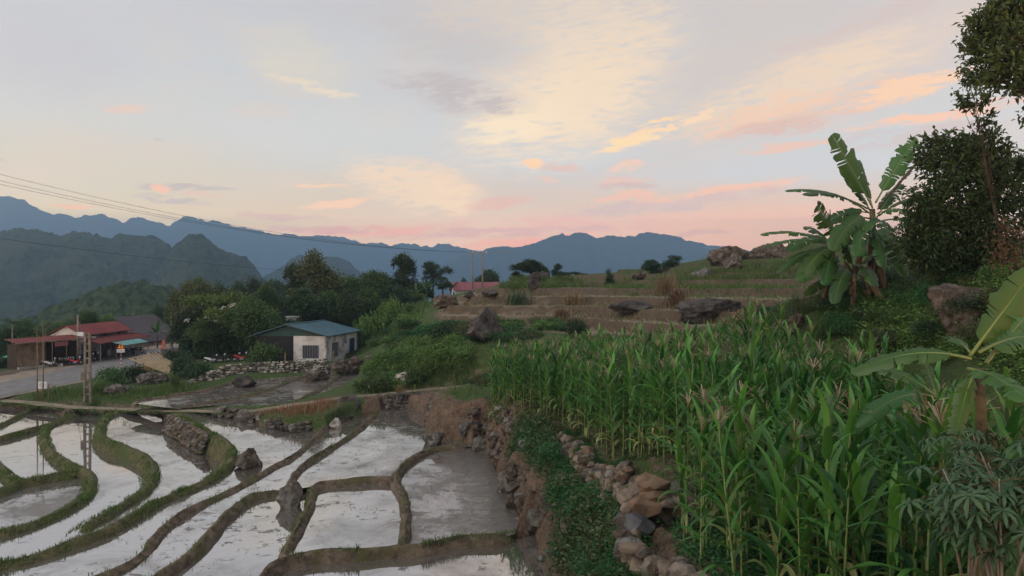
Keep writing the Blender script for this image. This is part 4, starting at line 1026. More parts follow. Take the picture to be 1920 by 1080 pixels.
def corn_proto(seed, h, tassel, young=False):
    rs = np.random.default_rng(seed); parts = []
    bend = rs.normal(0, .035, 2)
    zs = np.linspace(0, h, 6); rad = np.linspace(.022, .009, 6); V = []
    for z, r in zip(zs, rad):
        for k in range(6): V.append((bend[0] * z * z / h + r * math.cos(k * 1.047), bend[1] * z * z / h + r * math.sin(k * 1.047), z))
    i6 = np.arange(36).reshape(6, 6)
    Fc = np.stack([i6[:-1], np.roll(i6, -1, 1)[:-1], np.roll(i6, -1, 1)[1:], i6[1:]], -1).reshape(-1, 4)
    parts.append(('stalk', np.array(V), Fc, np.full(36, rs.uniform(.1, .9)), 1))
    n = 13 if not young else 10; a0 = rs.uniform(0, 6.28)
    for i in range(n):
        f = i / (n - 1); z0 = h * (.20 + .78 * f)
        az = a0 + (i % 2) * math.pi + rs.normal(0, .35)
        ln = (.62 + .38 * math.sin(math.pi * min(1, f * .9 + .12))) * rs.uniform(.85, 1.15) * .95
        el = (.86 + .50 * f ** 1.3) + rs.normal(0, .15); droop = (2.2 - 1.35 * f) * rs.uniform(.5, 1.35)
        tint = np.clip(rs.normal(.42, .2), 0.02, .88)
        if f < .2 and rs.random() < .5: tint = rs.uniform(.93, 1.0); droop += .9
        v, fc, tt = corn_leaf(az, z0, ln, 0.104 * rs.uniform(.7, 1.2), el, droop, rs, tint)
        v[:, 0] += bend[0] * z0 * z0 / h; v[:, 1] += bend[1] * z0 * z0 / h
        parts.append(('leaf', v, fc, tt, 0))
    if tassel:
        TV = []; TF = []; b = 0; o = np.array([bend[0] * h, bend[1] * h, h * .97])
        for k in range(11):
            az = rs.uniform(0, 6.28); ln = rs.uniform(.2, .32) if k else .42; el = rs.uniform(.55, 1.35) if k else 1.5; z0 = rs.uniform(.04, .20) if k else 0
            t = np.linspace(0, 1, 4); e = el - rs.uniform(.1, .8) * t; r = np.r_[0, np.cumsum(np.cos(e[:-1]) * ln / 3)]; z = np.r_[0, np.cumsum(np.sin(e[:-1]) * ln / 3)]
            c = o + np.c_[r * math.cos(az), r * math.sin(az), z0 + z]; w = .008
            for la in (np.array([-math.sin(az), math.cos(az), 0]), np.array([math.cos(az) * .5, math.sin(az) * .5, .8])):
                TV.append(np.stack([c + la * w, c - la * w], 1).reshape(-1, 3)); i = np.arange(3)[:, None] * 2 + b; TF.append(i + np.array([0, 2, 3, 1])); b += 8
        parts.append(('tassel', np.concatenate(TV), np.concatenate(TF), np.full(b, rs.uniform(.2, .9)), 2))
    return parts
CORN = [corn_proto(500 + i, h, ta, yo) for i, (h, ta, yo) in enumerate(((2.35, 1, 0), (2.2, 0, 0), (2.5, 0, 0), (2.25, 0, 0), (2.4, 1, 0), (2.0, 0, 1), (2.3, 0, 0), (2.55, 1, 0), (2.15, 0, 0), (2.4, 1, 0)))]
CMAT = [M['corn_leaf'], M['corn_stalk'], M['corn_tassel']]
CORN_MESH = [[(nm, mesh_np(nm, V, Fc, CMAT[mi], smooth=True, tint=tt)) for nm, V, Fc, tt, mi in pr] for pr in CORN]
rs_ = np.random.default_rng(77); spots = []
for poly, sx_, sy_ in ((CORN_LOW, .48, .56), (CORN_UP, .42, .50)):
    P = np.array(poly); 
    for y in np.arange(P[:, 1].min(), P[:, 1].max(), sy_):
        for x in np.arange(P[:, 0].min(), P[:, 0].max(), sx_):
            spots.append((x + rs_.normal(0, .09) + (.2 if int(y / sy_) % 2 else 0), y + rs_.normal(0, .10), poly is CORN_LOW))
spots = np.array(spots)
inn = (in_poly(spots[:, 0], spots[:, 1], CORN_UP) & (spots[:, 2] == 0)) | (in_poly(spots[:, 0], spots[:, 1], CORN_LOW) & (spots[:, 2] == 1))
spots = spots[inn & (rs_.random(len(spots)) > .08)]
sz = ground(spots[:, 0], spots[:, 1])
sd = np.hypot(spots[:, 0], spots[:, 1])
vis = (np.abs(spots[:, 0] / spots[:, 1]) < 0.74) & (sz / spots[:, 1] > -0.46)
order = np.argsort(np.where(vis, sd, sd + 500))
CV = []; CF = []; CT = []; CM = []; cb = 0
GROUP_C = 'maize plants of the near field'
for q, i in enumerate(order):
    x, y, low = spots[i]; z = sz[i] - .03; k = int(rs_.integers(len(CORN))); k = (0, 4, 9)[int(rs_.integers(3))] if (y > 23 and rs_.random() < .6) else k; a = rs_.uniform(0, 6.28); pt = rs_.normal(0, .16); s = rs_.uniform(.9, 1.13) * (1.06 if low else 1.0); la = rs_.normal(0, .04, 2)
    if q < 300:
        r = empty('maize_plant', (x, y, z), a); r.scale = (s, s, s); r.rotation_euler = (la[0], la[1], a)
        for nm, me in CORN_MESH[k]: obj(nm, me, r)
        if low: tag(r, 'tall maize plant in the foreground plot below the rough stone wall', 'maize plant', GROUP_C)
        else: tag(r, 'tall maize plant on the terrace just behind the rough stone wall', 'maize plant', GROUP_C)
    else:
        Mx = np.array((Matrix.Translation((x, y, z)) @ Matrix.Rotation(a, 4, 'Z') @ Matrix.Rotation(la[0], 4, 'X') @ Matrix.Scale(s, 4)))
        for nm, Vv, Fc, tt, mi in CORN[k]:
            CV.append(Vv @ Mx[:3, :3].T + Mx[:3, 3]); CF.append(Fc + cb); CT.append(np.where(tt > .9, tt, np.clip(tt + pt + rs_.normal(0, .06), 0, .88))); CM.append(np.full(len(Fc), mi)); cb += len(Vv)
tag(obj('maize', mesh_np('maize', np.concatenate(CV), np.concatenate(CF), CMAT, np.concatenate(CM), True, np.concatenate(CT))), 'dense far part of the maize field with pinkish tassels', 'maize', None, 'stuff')

# ------------------------------------------------------------------ grass and ground cover (nobody could count it)
def grass_on(name, label, P, H, Wd, mat, seed, lean=.5):
    rs = np.random.default_rng(seed); n = len(P)
    cl = fbm(P[:, 0] / 1.1, P[:, 1] / 1.1, 3, seed); keep = cl > rs.uniform(-.42, .02, n); P = P[keep]; cl = cl[keep]; n = len(P)
    h = H * rs.uniform(.35, 1.25, n) * np.clip(.85 + 1.6 * cl, .3, 1.6); V_, F_ = blades(P, h, Wd, rs, lean)
    tn = np.clip(np.repeat(rs.beta(2, 2.5, n), 6), 0, 1)
    return tag(obj(name, mesh_np(name, V_, F_, mat, smooth=False, tint=tn)), label, None, None, 'stuff')
def along(key, per_m, spread, seed, t0=0, t1=1, drop=(0, 0)):
    Q, N, w = BUND_LINES[key]; rs = np.random.default_rng(seed); n = len(Q); L_ = n * .28 * (t1 - t0)
    m = int(L_ * per_m); f = rs.uniform(t0, t1, m) * (n - 1); clump = fbm(f / 6, f * 0, 3, seed) > -.12
    f = f[clump]; m = len(f); i = f.astype(int); c = rs.normal(0, 1, m) * w * spread
    i1 = np.minimum(i + 1, n - 1); fr_ = (f - i)[:, None]; P = Q[i] * (1 - fr_) + Q[i1] * fr_; P[:, :2] += N[i] * c[:, None]
    P[:, 2] += -.05 - np.maximum(0, np.abs(c) - w) * 1.1
    return P
gp = [along(k, d, s, 10 + j) for j, (k, d, s) in enumerate((('B7', 260, 1.1), ('B8', 240, 1.3), ('B9', 260, 1.4), ('B10', 300, 1.3), ('B11', 170, 1.2), ('B12', 150, 1.2), ('B14', 350, 1.4), ('B3', 130, 1.0), ('B1', 30, .9), ('B2', 60, 1.0), ('B4', 25, 1), ('B5', 50, 1), ('B6', 22, 1), ('UB0', 40, 1), ('UB1', 60, 1), ('UB2', 60, 1)))]
grass_on('grass', 'short grass tufts growing along the paddy bunds', np.concatenate(gp), .17, .024, M['grass'], 3)
# seedlings and stubble standing in the water
rs_ = np.random.default_rng(5); sp = []
for kk, den in (('u', 3), ('m', 3.5), ('r', 2.5), ('b', 3), ('d', 3), ('c', 2.2), ('q2', 1.6), ('q3', 1.0), ('q6', 1.0), ('q4', .3)):
    P = np.array(PADDY[kk]); lo = P.min(0); hi = P.max(0); n = int((hi - lo).prod() * den); q = rs_.uniform(lo, hi, (n, 2)); q = q[in_poly(q[:, 0], q[:, 1], P)]
    q = q[fbm(q[:, 0] / 1.7, q[:, 1] / 1.7, 3, 9) > -.04]
    q = np.repeat(q, 3, 0) + rs_.normal(0, .06, (len(q) * 3, 2)); sp.append(np.c_[q, np.full(len(q), plevel(kk) - .02)])
grass_on('rice_stubble', 'sparse rice seedlings and stubble standing in the paddies', np.concatenate(sp), .085, .018, M['grass'], 8, .9)
def scatter_px(poly, n, seed, dmin=5.0):
    """random ground points inside an outline given as picture points on the ground"""
    Wd_ = [hit(x, y, dmin)[:2] for x, y in poly]
    return scatter_xy(Wd_, n, seed)
def scatter_xy(poly, n, seed):
    rs = np.random.default_rng(seed); P = np.array(poly); lo = P.min(0); hi = P.max(0); out = []; c = 0; tries = 0
    while c < n and tries < 40:
        q = rs.uniform(lo, hi, (n * 2, 2)); q = q[in_poly(q[:, 0], q[:, 1], P)]; out.append(q); c += len(q); tries += 1
    q = np.concatenate(out)[:n]; return np.c_[q, ground(q[:, 0], q[:, 1])]
def cover(name, label, P, ll, h, mat, seed, k=5, lw=.55):
    rs = np.random.default_rng(seed); n = len(P)
    C = np.repeat(P, k, 0) + rs.normal(0, 1, (n * k, 3)) * np.array([h * .5, h * .5, 0]); C[:, 2] += rs.uniform(0, 1, n * k) ** 1.3 * h * np.repeat(.5 + 1.2 * rs.random(n), k)
    D = rs.normal(0, 1, (n * k, 3)); D[:, 2] = np.abs(D[:, 2]) * .4; ln = ll * rs.uniform(.6, 1.3, n * k)
    V_, F_ = leaf_cards(C, D, ln, ln * lw, rs)
    tn = np.clip(np.repeat(rs.beta(2, 2.4, n), k) * .65 + rs.random(n * k) * .35, 0, 1)
    return tag(obj(name, mesh_np(name, V_, F_, mat, smooth=False, tint=np.repeat(tn, 4))), label, None, None, 'stuff')
BANK = [(1.15, 17), (1.3, 21), (1.25, 24), (0.6, 27.5), (-.2, 30.5), (.8, 31), (1.5, 28.5), (2.0, 25.5), (2.5, 22.5), (2.9, 19.5), (3.2, 17), (3.0, 15), (2.5, 12.5), (2.4, 10), (1.6, 11), (1.3, 14)]
def gated(P, seed, sc, lo): return P[fbm(P[:, 0] / sc, P[:, 1] / sc, 3, seed) > lo]
cover('creeper', 'dark green creeping plants covering the bank below the stone wall', gated(scatter_xy(BANK, 17000, 21), 5, 1.3, -.10), .08, .30, M['creeper'], 22)
cover('weeds', 'broad leaved mid green weeds mixed into the creepers on the bank', gated(scatter_xy(BANK, 5000, 27), 9, .8, .04), .15, .34, M['leaf_olive'], 28)
grass_on('dry_grass', 'dry grass stems among the creepers on the bank', gated(scatter_xy(BANK, 3200, 29), 12, .9, .0), .35, .018, M['grass_dry'], 29, .9)
cover('weeds', 'low weeds between the foreground maize stalks', scatter_xy(CORN_LOW, 4200, 23), .10, .22, M['creeper'], 24)
cover('weeds', 'low weeds under the maize on the upper terrace', scatter_xy(CORN_UP, 5200, 25), .12, .20, M['leaf_mid'], 26)
# ------------------------------------------------------------------ banana plants
def banana_leaf(P0, P1, width, seed, arch=0.25, face=None, tears=6, dead=False, tint=None):
    """leaf from P0 (sheath) to P1 (tip) in world metres; blade starts after a short stalk"""
    rs = np.random.default_rng(seed); P0 = np.array(P0, float); P1 = np.array(P1, float)
    L_ = np.linalg.norm(P1 - P0); ctrl = (P0 + P1) / 2 + np.array([0, 0, arch * L_])
    n = 26; t = np.linspace(0, 1, n)
    C = ((1 - t) ** 2)[:, None] * P0 + (2 * t * (1 - t))[:, None] * ctrl + (t ** 2)[:, None] * P1
    T = unit(np.gradient(C, axis=0))
    if face is None: face = np.array([0, 0, 1.0])
    lat = unit(np.cross(T, np.broadcast_to(face, T.shape))); nrm = np.cross(lat, T)
    s0 = 0.16; u = np.clip((t - s0) / (1 - s0), 0, 1)
    w = width * .5 * np.clip(np.sin(np.pi * np.clip(u * .90 + .06, 0, 1)) ** .42, 0, 1) * (u > 0)
    w = np.where(t >= 1, width * .08, w)
    Vb, Fb, Tb = [], [], []; b = 0
    tn = rs.uniform(.25, .8) if tint is None else tint
    st = int(s0 * n)
    for side in (-1, 1):
        cuts = sorted(set([st] + list(rs.choice(np.arange(st + 2, n - 2), size=min(tears, n - st - 5), replace=False)) + [n - 1]))
        for a, c in zip(cuts[:-1], cuts[1:]):
            fold = rs.uniform(.08, .55) if not dead else rs.uniform(.8, 1.5); k = np.arange(a, c + 1); gap = np.zeros(len(k)); gap[0] = rs.uniform(0, .26); gap[-1] = rs.uniform(0, .2)
            wk = w[k] * (1 - .2 * rs.random()) * (1 + .10 * rs.normal(0, 1, len(k))) ; rows = []
            for f in (0.02, .5, 1.0):
                out = lat[k] * side * (wk * f)[:, None] * math.cos(fold * f)
                dn = -nrm[k] * (wk * f * math.sin(fold * f))[:, None] + nrm[k] * (.16 * wk * math.sin(math.pi * f * .8))[:, None]
                al = -T[k] * (gap * wk * f * np.linspace(-1, 1, len(k)))[:, None] * .6 + T[k] * (wk * f * .22)[:, None]
                rows.append(C[k] + out + dn + al)
            V_ = np.stack(rows, 1).reshape(-1, 3); i = (np.arange(len(k) - 1)[:, None] * 3) + b
            Fb.append(np.concatenate([i + np.array([0, 3, 4, 1]), i + np.array([1, 4, 5, 2])])); Vb.append(V_); b += len(V_)
            Tb.append(np.clip(np.full(len(V_), tn) + np.tile([.12, 0, -.06], len(k)) + rs.normal(0, .03), 0, .89))
    blade = mesh_np('leaf', np.concatenate(Vb), np.concatenate(Fb), M['banana_dead'] if dead else M['banana_leaf'], smooth=True, tint=np.concatenate(Tb))
    rib = MB(); r = np.linspace(.030, .006, n) * (L_ / 2.2) ** .5
    rib.tube([Vector(c - nn * .008) for c, nn in zip(C, nrm)], list(r), 5)
    rm = rib.mesh('midrib', M['banana_rib'] if not dead else M['banana_dead'], True)
    return blade, rm
def stem_mesh(P, Q, r0, r1, seed):
    mb = MB(); P = Vector(P); Q = Vector(Q); rs = random.Random(seed)
    pts = [P.lerp(Q, i / 7) + Vector((rs.uniform(-.02, .02), rs.uniform(-.02, .02), 0)) for i in range(8)]
    mb.tube(pts, [r0 * (1.15 if i == 0 else 1) + (r1 - r0) * i / 7 for i in range(8)], 9)
    for i in range(5):                         # loose sheaths
        a = rs.uniform(0, 6.28); z = rs.uniform(.05, .7); c = P.lerp(Q, z); d = Vector((math.cos(a), math.sin(a), 0))
        mb.tube([c + d * r0 * .9, c + d * r0 * 1.15 + Vector((0, 0, .35)), c + d * r0 * 1.6 + Vector((0, 0, .25))], [.05, .04, .01], 4)
    return mb.mesh('pseudostem', M['banana_stem'], True)
def banana(base, fork, leaves, label, r0=.13, seed=0, name='banana_plant', group=None):
    """leaves: (tip point, width, arch, face, dead)"""
    b = Vector(base); o = empty(name, b)
    obj('pseudostem', stem_mesh((0, 0, 0), Vector(fork) - b, r0, r0 * .6, seed), o)
    for i, (start, tip, w, arch, face, dead) in enumerate(leaves):
        bl, rb = banana_leaf(np.array(start) - np.array(b), np.array(tip) - np.array(b), w, seed * 50 + i, arch, None if face is None else np.array(face, float), dead=bool(dead), tears=4 + (i * 3) % 5)
        lf = obj('leaf', bl, o); obj('midrib', rb, lf)
    return tag(o, label, 'banana plant', group)
D0 = 27.0
gA = hit(1628, 572, 20); gA = W(1628, 572, D0)
def wl(sx0, sy0, tx, ty, w, arch=.2, face=None, dead=0, d0=D0, dd=0.0, sd=0.0):
    return (W(sx0, sy0, d0 + sd), W(tx, ty, d0 + dd), w * .82 / F * d0, arch, face, dead)
FR = (0, -1, .25)
zA = W(1632, 578, D0)
banana((zA[0], zA[1], gz(zA[0], zA[1]) - .15), W(1636, 392, D0), [
    wl(1634, 385, 1560, 252, 66, .02, (0.35, -1, .15), 0, dd=-.4), wl(1642, 380, 1717, 258, 46, .04, (-.45, -1, .1), 0, dd=.6), wl(1630, 392, 1472, 358, 30, .17, (0, -.35, 1), 0, dd=.3),
    wl(1628, 398, 1506, 366, 40, .20, (0, -.5, 1), 0, dd=-1.2), wl(1646, 392, 1733, 292, 14, .03, FR, 1, dd=.2), wl(1648, 404, 1760, 372, 22, .18, (0, -.3, 1), 0, dd=1.3), wl(1650, 415, 1778, 450, 26, .26, (.2, -.55, .9), 0, dd=.2),
    wl(1632, 410, 1560, 470, 52, .28, (-.2, -.9, .5), 0, dd=-1.6), wl(1645, 420, 1700, 520, 48, .25, (.2, -.9, .4), 0, dd=-1.2), wl(1640, 425, 1655, 500, 40, .22, FR, 0, dd=-1.6), wl(1636, 402, 1585, 330, 40, .1, (.5, -.6, .6), 0, dd=1.4),
    wl(1644, 408, 1690, 345, 36, .1, (-.5, -.6, .6), 0, dd=1.2), wl(1640, 440, 1660, 540, 34, .1, FR, 1, dd=-.4), wl(1628, 440, 1600, 530, 34, .1, FR, 1, dd=-.3), wl(1640, 436, 1690, 470, 50, .3, (0, -.8, .6), 0, dd=-.9),
    wl(1634, 400, 1540, 425, 44, .3, (0, -.7, .7), 0, dd=.9), wl(1644, 400, 1718, 405, 40, .24, (0, -.6, .8), 0, dd=-1.2), wl(1634, 415, 1606, 480, 46, .2, (-.2, -1, .3), 0, dd=-1.9), wl(1642, 412, 1672, 455, 50, .26, (.1, -1, .3), 0, dd=-1.8), wl(1636, 390, 1612, 300, 30, .03, (.5, -.8, .2), 0, dd=.9), wl(1640, 450, 1632, 560, 40, .05, FR, 1, dd=-.6)],
    'tallest banana plant, with one broad leaf standing straight up', .17, 1, group='banana clump on the hillside')
zB = W(1580, 584, D0 - .5)
banana((zB[0], zB[1], gz(zB[0], zB[1]) - .15), W(1560, 468, D0 - .5), [
    wl(1556, 452, 1426, 440, 32, .15, (0, -.35, 1), 0, dd=.2), wl(1556, 458, 1434, 462, 26, .14, (0, -.4, 1), 0, dd=-.5), wl(1560, 470, 1457, 512, 30, .24, (-.3, -.6, .7), 0, dd=-.8), wl(1556, 478, 1498, 504, 30, .3, (-.5, -.8, .4), 0, dd=.3),
    wl(1568, 450, 1532, 385, 64, .06, (.3, -1, .3), 0, dd=-.7), wl(1572, 455, 1640, 420, 58, .16, (0, -.8, .6), 0, dd=-1.3), wl(1575, 470, 1500, 530, 44, .34, (-.2, -.7, .7), 0, dd=-1.5), wl(1570, 462, 1600, 400, 40, .1, (-.3, -.9, .3), 0, dd=.6),
    wl(1572, 480, 1545, 560, 30, .1, FR, 1, dd=-.2), wl(1566, 470, 1508, 425, 34, .2, (0, -.5, .8), 0, dd=1.2), wl(1580, 480, 1608, 550, 36, .12, FR, 1, dd=-.5),
    wl(1566, 460, 1478, 470, 36, .26, (0, -.6, .7), 0, dd=-1.4), wl(1572, 462, 1620, 480, 46, .3, (0, -.9, .5), 0, dd=-1.8), wl(1568, 470, 1545, 535, 44, .2, (-.2, -1, .3), 0, dd=-1.6)],
    'leaning banana plant whose leaves reach farthest over the dry terraces', .14, 2, group='banana clump on the hillside')
zC = W(1600, 590, D0 - 1.2)
banana((zC[0], zC[1], gz(zC[0], zC[1]) - .15), W(1602, 512, D0 - 1.2), [
    wl(1603, 505, 1684, 455, 34, .14, (0, -.6, .8), 0, dd=-1.4), wl(1604, 510, 1642, 536, 44, .36, (.2, -.8, .6), 0, dd=-2.2), wl(1600, 515, 1563, 570, 42, .36, (-.2, -.8, .6), 0, dd=-2.2), wl(1598, 508, 1496, 527, 44, .24, (-.1, -.7, .7), 0, dd=-1.6),
    wl(1598, 520, 1508, 554, 30, .2, (0, -.7, .6), 0, dd=-.8), wl(1602, 505, 1575, 440, 30, .05, (.3, -1, .2), 0, dd=-1), wl(1606, 515, 1660, 560, 30, .2, (0, -.8, .6), 1, dd=-1.3)],
    'short bright banana plant at the foot of the tallest one', .11, 3, group='banana clump on the hillside')
# young banana plants among the foreground maize
dN = 8.2; bN = W(1850, 1010, dN)
def wn_(sx0, sy0, tx, ty, w, arch, face, dd=0.0, dead=0): return (W(sx0, sy0, dN), W(tx, ty, dN + dd), w * .85 / F * dN, arch, face, dead)
banana((bN[0], bN[1], gz(bN[0], bN[1]) - .1), W(1838, 690, dN), [
    wn_(1822, 672, 1596, 700, 62, .22, (0, -.55, .85), .3), wn_(1815, 690, 1935, 752, 92, .12, (.1, -.75, .7), -1.0), wn_(1818, 668, 1945, 498, 74, .0, (-.5, -.9, .25), -.4), wn_(1836, 660, 1960, 632, 84, .12, (0, -.75, .65), .5),
    wn_(1820, 660, 1768, 632, 40, .18, (0, -.7, .7), .6), wn_(1850, 680, 1960, 560, 60, .05, (-.3, -.9, .3), .8), wn_(1830, 700, 1790, 830, 50, .3, (-.2, -.9, .4), -.3)],
    'young banana plant with big pale ribbed leaves at the right edge', .09, 4, group='young banana plants among the maize')
dE = 10.5; bE = W(1770, 1000, dE)
banana((bE[0], bE[1], gz(bE[0], bE[1]) - .1), W(1758, 752, dE), [(W(1756, 745, dE), W(1606, 802, dE - .4), 44 / F * dE, .28, (0, -.6, .8), 0), (W(1756, 742, dE), W(1640, 690, dE + .5), 40 / F * dE, .2, (0, -.5, .9), 0),
    (W(1760, 750, dE), W(1840, 790, dE + .3), 40 / F * dE, .3, (0, -.6, .8), 0), (W(1758, 748, dE), W(1725, 650, dE + .4), 36 / F * dE, .03, (.3, -1, .2), 0), (W(1758, 755, dE), W(1720, 850, dE - .5), 40 / F * dE, .3, (-.2, -.9, .5), 0)],
    'young banana plant half hidden in the maize near the cassava', .08, 5, group='young banana plants among the maize')
dG = 11.6; bG = W(1560, 1000, dG)
banana((bG[0], bG[1], gz(bG[0], bG[1]) - .1), W(1550, 830, dG), [(W(1548, 822, dG), W(1462, 808, dG - .2), 38 / F * dG, .16, (0, -.5, .9), 0), (W(1548, 830, dG), W(1466, 870, dG - .4), 74 / F * dG, .12, (-.2, -.9, .5), 0),
    (W(1548, 836, dG), W(1468, 980, dG - .5), 62 / F * dG, .26, (-.4, -.9, .3), 0), (W(1552, 824, dG), W(1620, 800, dG + .2), 40 / F * dG, .2, (0, -.6, .8), 0), (W(1552, 822, dG), W(1566, 740, dG + .3), 40 / F * dG, .03, (0, -1, .2), 0)],
    'small dark banana plant deep in the foreground maize', .08, 6, group='young banana plants among the maize')

# ------------------------------------------------------------------ cassava
def cassava_leaf(seed):
    rs = np.random.default_rng(seed); V_ = []; F_ = []; b = 0
    for k in range(7):
        a = (k - 3) * .72 + rs.normal(0, .05); ln = .17 * (1 - .10 * abs(k - 3)) * rs.uniform(.9, 1.1); d = np.array([math.cos(a), math.sin(a), 0]); l = np.array([-math.sin(a), math.cos(a), 0])
        for f, w, z in ((0, .004, 0), (.35, .012, .012), (.68, .0165, 0), (1, .002, -.045)):
            V_ += [d * ln * f + l * w + np.array([0, 0, z + .006]), d * ln * f + np.array([0, 0, z]), d * ln * f - l * w + np.array([0, 0, z + .006])]
        for i in range(3):
            o = b + i * 3; F_ += [(o, o + 3, o + 4, o + 1), (o + 1, o + 4, o + 5, o + 2)]
        b += 12
    return mesh_np('leaf', np.array(V_), np.array(F_), M['cassava'], smooth=True, tint=np.full(len(V_), rs.uniform(.2, .8)))
CASS = [cassava_leaf(i) for i in range(4)]
def cassava(p, h, label, seed, n=46):
    rs = random.Random(seed); o = empty('cassava_plant', p); st = MB(); nodes = []
    for k in range(5):
        a = rs.uniform(0, 6.28); q = rs.uniform(.1, .55); e = Vector((q * math.cos(a), q * math.sin(a), h * rs.uniform(.75, 1.0)))
        st.tube([(0, 0, 0), (e.x * .3, e.y * .3, h * .4), e], [.016, .012, .006], 5); nodes.append(e)
    pet = MB()
    for i in range(n):
        e = rs.choice(nodes); s = Vector((e.x, e.y, e.z)) * rs.uniform(.55, 1.0) ; a = rs.uniform(0, 6.28); r = rs.uniform(.14, .34); t = s + Vector((r * math.cos(a), r * math.sin(a), rs.uniform(-.04, .16)))
        pet.tube([s, s.lerp(t, .5) + Vector((0, 0, .04)), t], .0035, 4)
        lf = obj('leaf', rs.choice(CASS), o); lf.location = t; lf.rotation_euler = (rs.uniform(-.3, .3), rs.uniform(.15, .75), a); q = rs.uniform(.9, 1.35); lf.scale = (q, q, q)
    st.build('stem', M['bark_pale'], o, True); pet.build('petiole', M['grass_red'], o, True)
    return tag(o, label, 'cassava plant', 'cassava plants in the near corner')
for i, (x, y, d, lab) in enumerate(((1815, 1000, 6.6, 'cassava plant with grey green finger leaves beside the last maize'), (1880, 1010, 6.2, 'cassava plant with grey green finger leaves, middle of the near corner'), (1930, 960, 6.6, 'cassava plant cut off by the right picture edge'), (1870, 900, 7.6, 'cassava plant standing highest below the pale banana leaves'))):
    p = W(x, y, d); cassava((p[0], p[1], p[2] - .75), 1.35, lab, 70 + i, 50)

# ------------------------------------------------------------------ boulders
pb = pxboulder
pb(912, 642, 84, 58, M['rock_dark'], 'big dark pointed boulder standing in the scrub below the dry terraces', 0, .4, 40)
pb(1352, 598, 130, 36, M['rock_dark'], 'long dark slab of rock strewn with dry stalks behind the maize', 1, .2, 36, sink=.45)
pb(1192, 580, 92, 20, M['rock_dark'], 'low flat dark rock on the middle dry terrace', 2, 0, 45, sink=.45)
pb(1380, 512, 52, 36, M['rock_brown'], 'rounded boulder in front of the crest boulders', 4, .9, d=80)
pb(1364, 499, 84, 36, M['rock_brown'], 'big flat topped boulder on the left end of the crest', 3, .3, d=86, sink=.1)
pb(1412, 502, 64, 40, M['rock_brown'], 'tilted boulder on the crest between flat top and grassy knoll', 5, 1.9, d=87)
pb(1458, 502, 100, 42, M['rock_brown'], 'broad grey boulder under the grassy knoll beside the banana leaves', 2, .5, d=85)
pb(1326, 530, 64, 26, M['rock_grey'], 'pale fractured rock in the overgrown terrace edge', 0, .7, d=78)
pb(1200, 525, 36, 16, M['rock_brown'], 'heap of brown rock at the left end of the upper terrace', 4, .2, d=86)
pb(880, 566, 26, 14, M['rock_dark'], 'small dark pyramid rock on the left terrace rim', 0, .4, 50)
pb(838, 578, 44, 20, M['rock_brown'], 'brown rubble hump at the left end of the terraces', 1, 0, 50)
pb(920, 560, 34, 12, M['rock_dark'], 'small dark rock in dry grass on the terrace rim', 2, 0, 55)
pb(1000, 548, 34, 30, M['rock_dark'], 'dark rock pile running up the grassy slope', 3, .6, 60)
pb(1012, 528, 46, 18, M['rock_dark'], 'dark rock mass below the crest trees', 4, .6, d=96)
pb(1818, 606, 112, 92, M['rock_brown'], 'large brown weathered boulder on the scrub slope at right', 5, .7, d=19.5, depth=.9)
pb(1500, 622, 34, 26, M['rock_brown'], 'small pinkish boulder in the scrub behind the maize', 1, .4, 20)
pb(461, 880, 56, 34, M['rock_brown'], 'pointed brown rock standing in the paddy beside the longest bund', 0, .5, z=-8.32)
pb(540, 954, 52, 46, M['rock_grey'], 'lone grey boulder where three bunds meet', 3, .3, z=-8.2)
pb(454, 728, 46, 20, M['rock_dark'], 'dark rock lying in the upper paddy', 2, .2, z=-8.25)
pb(590, 716, 50, 19, M['rock_brown'], 'brown rock between the two upper bunds', 1, .9, z=-8.25)
pb(207, 742, 40, 18, M['rock_grey'], 'grey slab of rock in the grass by the concrete pole', 4, .2)
pb(232, 735, 24, 14, M['rock_grey'], 'smaller grey rock behind the slab by the pole', 5, .8)
pb(284, 722, 52, 20, M['rock_grey'], 'pale heap of soil and stone under the bamboo rack', 1, .3)
pb(758, 726, 46, 22, M['rock_pale'], 'pale rock among the bushes above the footpath', 3, .1)
pb(652, 778, 62, 30, M['rock_dark'], 'dark smooth rock in the red bank above the straight bund', 2, .2, z=-8.05)
pb(628, 802, 26, 16, M['rock_pale'], 'pale upright rock at the foot of the red bank', 0, .2, z=-8.1)
for i, (x, y, w, h) in enumerate(((636, 694, 40, 18), (668, 700, 50, 24), (694, 688, 44, 20), (662, 682, 34, 12), (622, 704, 26, 12), (704, 674, 36, 14))):
    pb(x, y, w, h, M['rock_brown'], ['brown boulder at the corner of the grey house', 'largest rough boulder beside the upper paddy', 'brown boulder behind the rough one by the upper paddy', 'boulder against the side wall of the grey house', 'small boulder at the end of the pale stone wall', 'boulder farthest up the slope beside the house'][i], i, i * .7, d=66 + (i % 3) * 2.0)

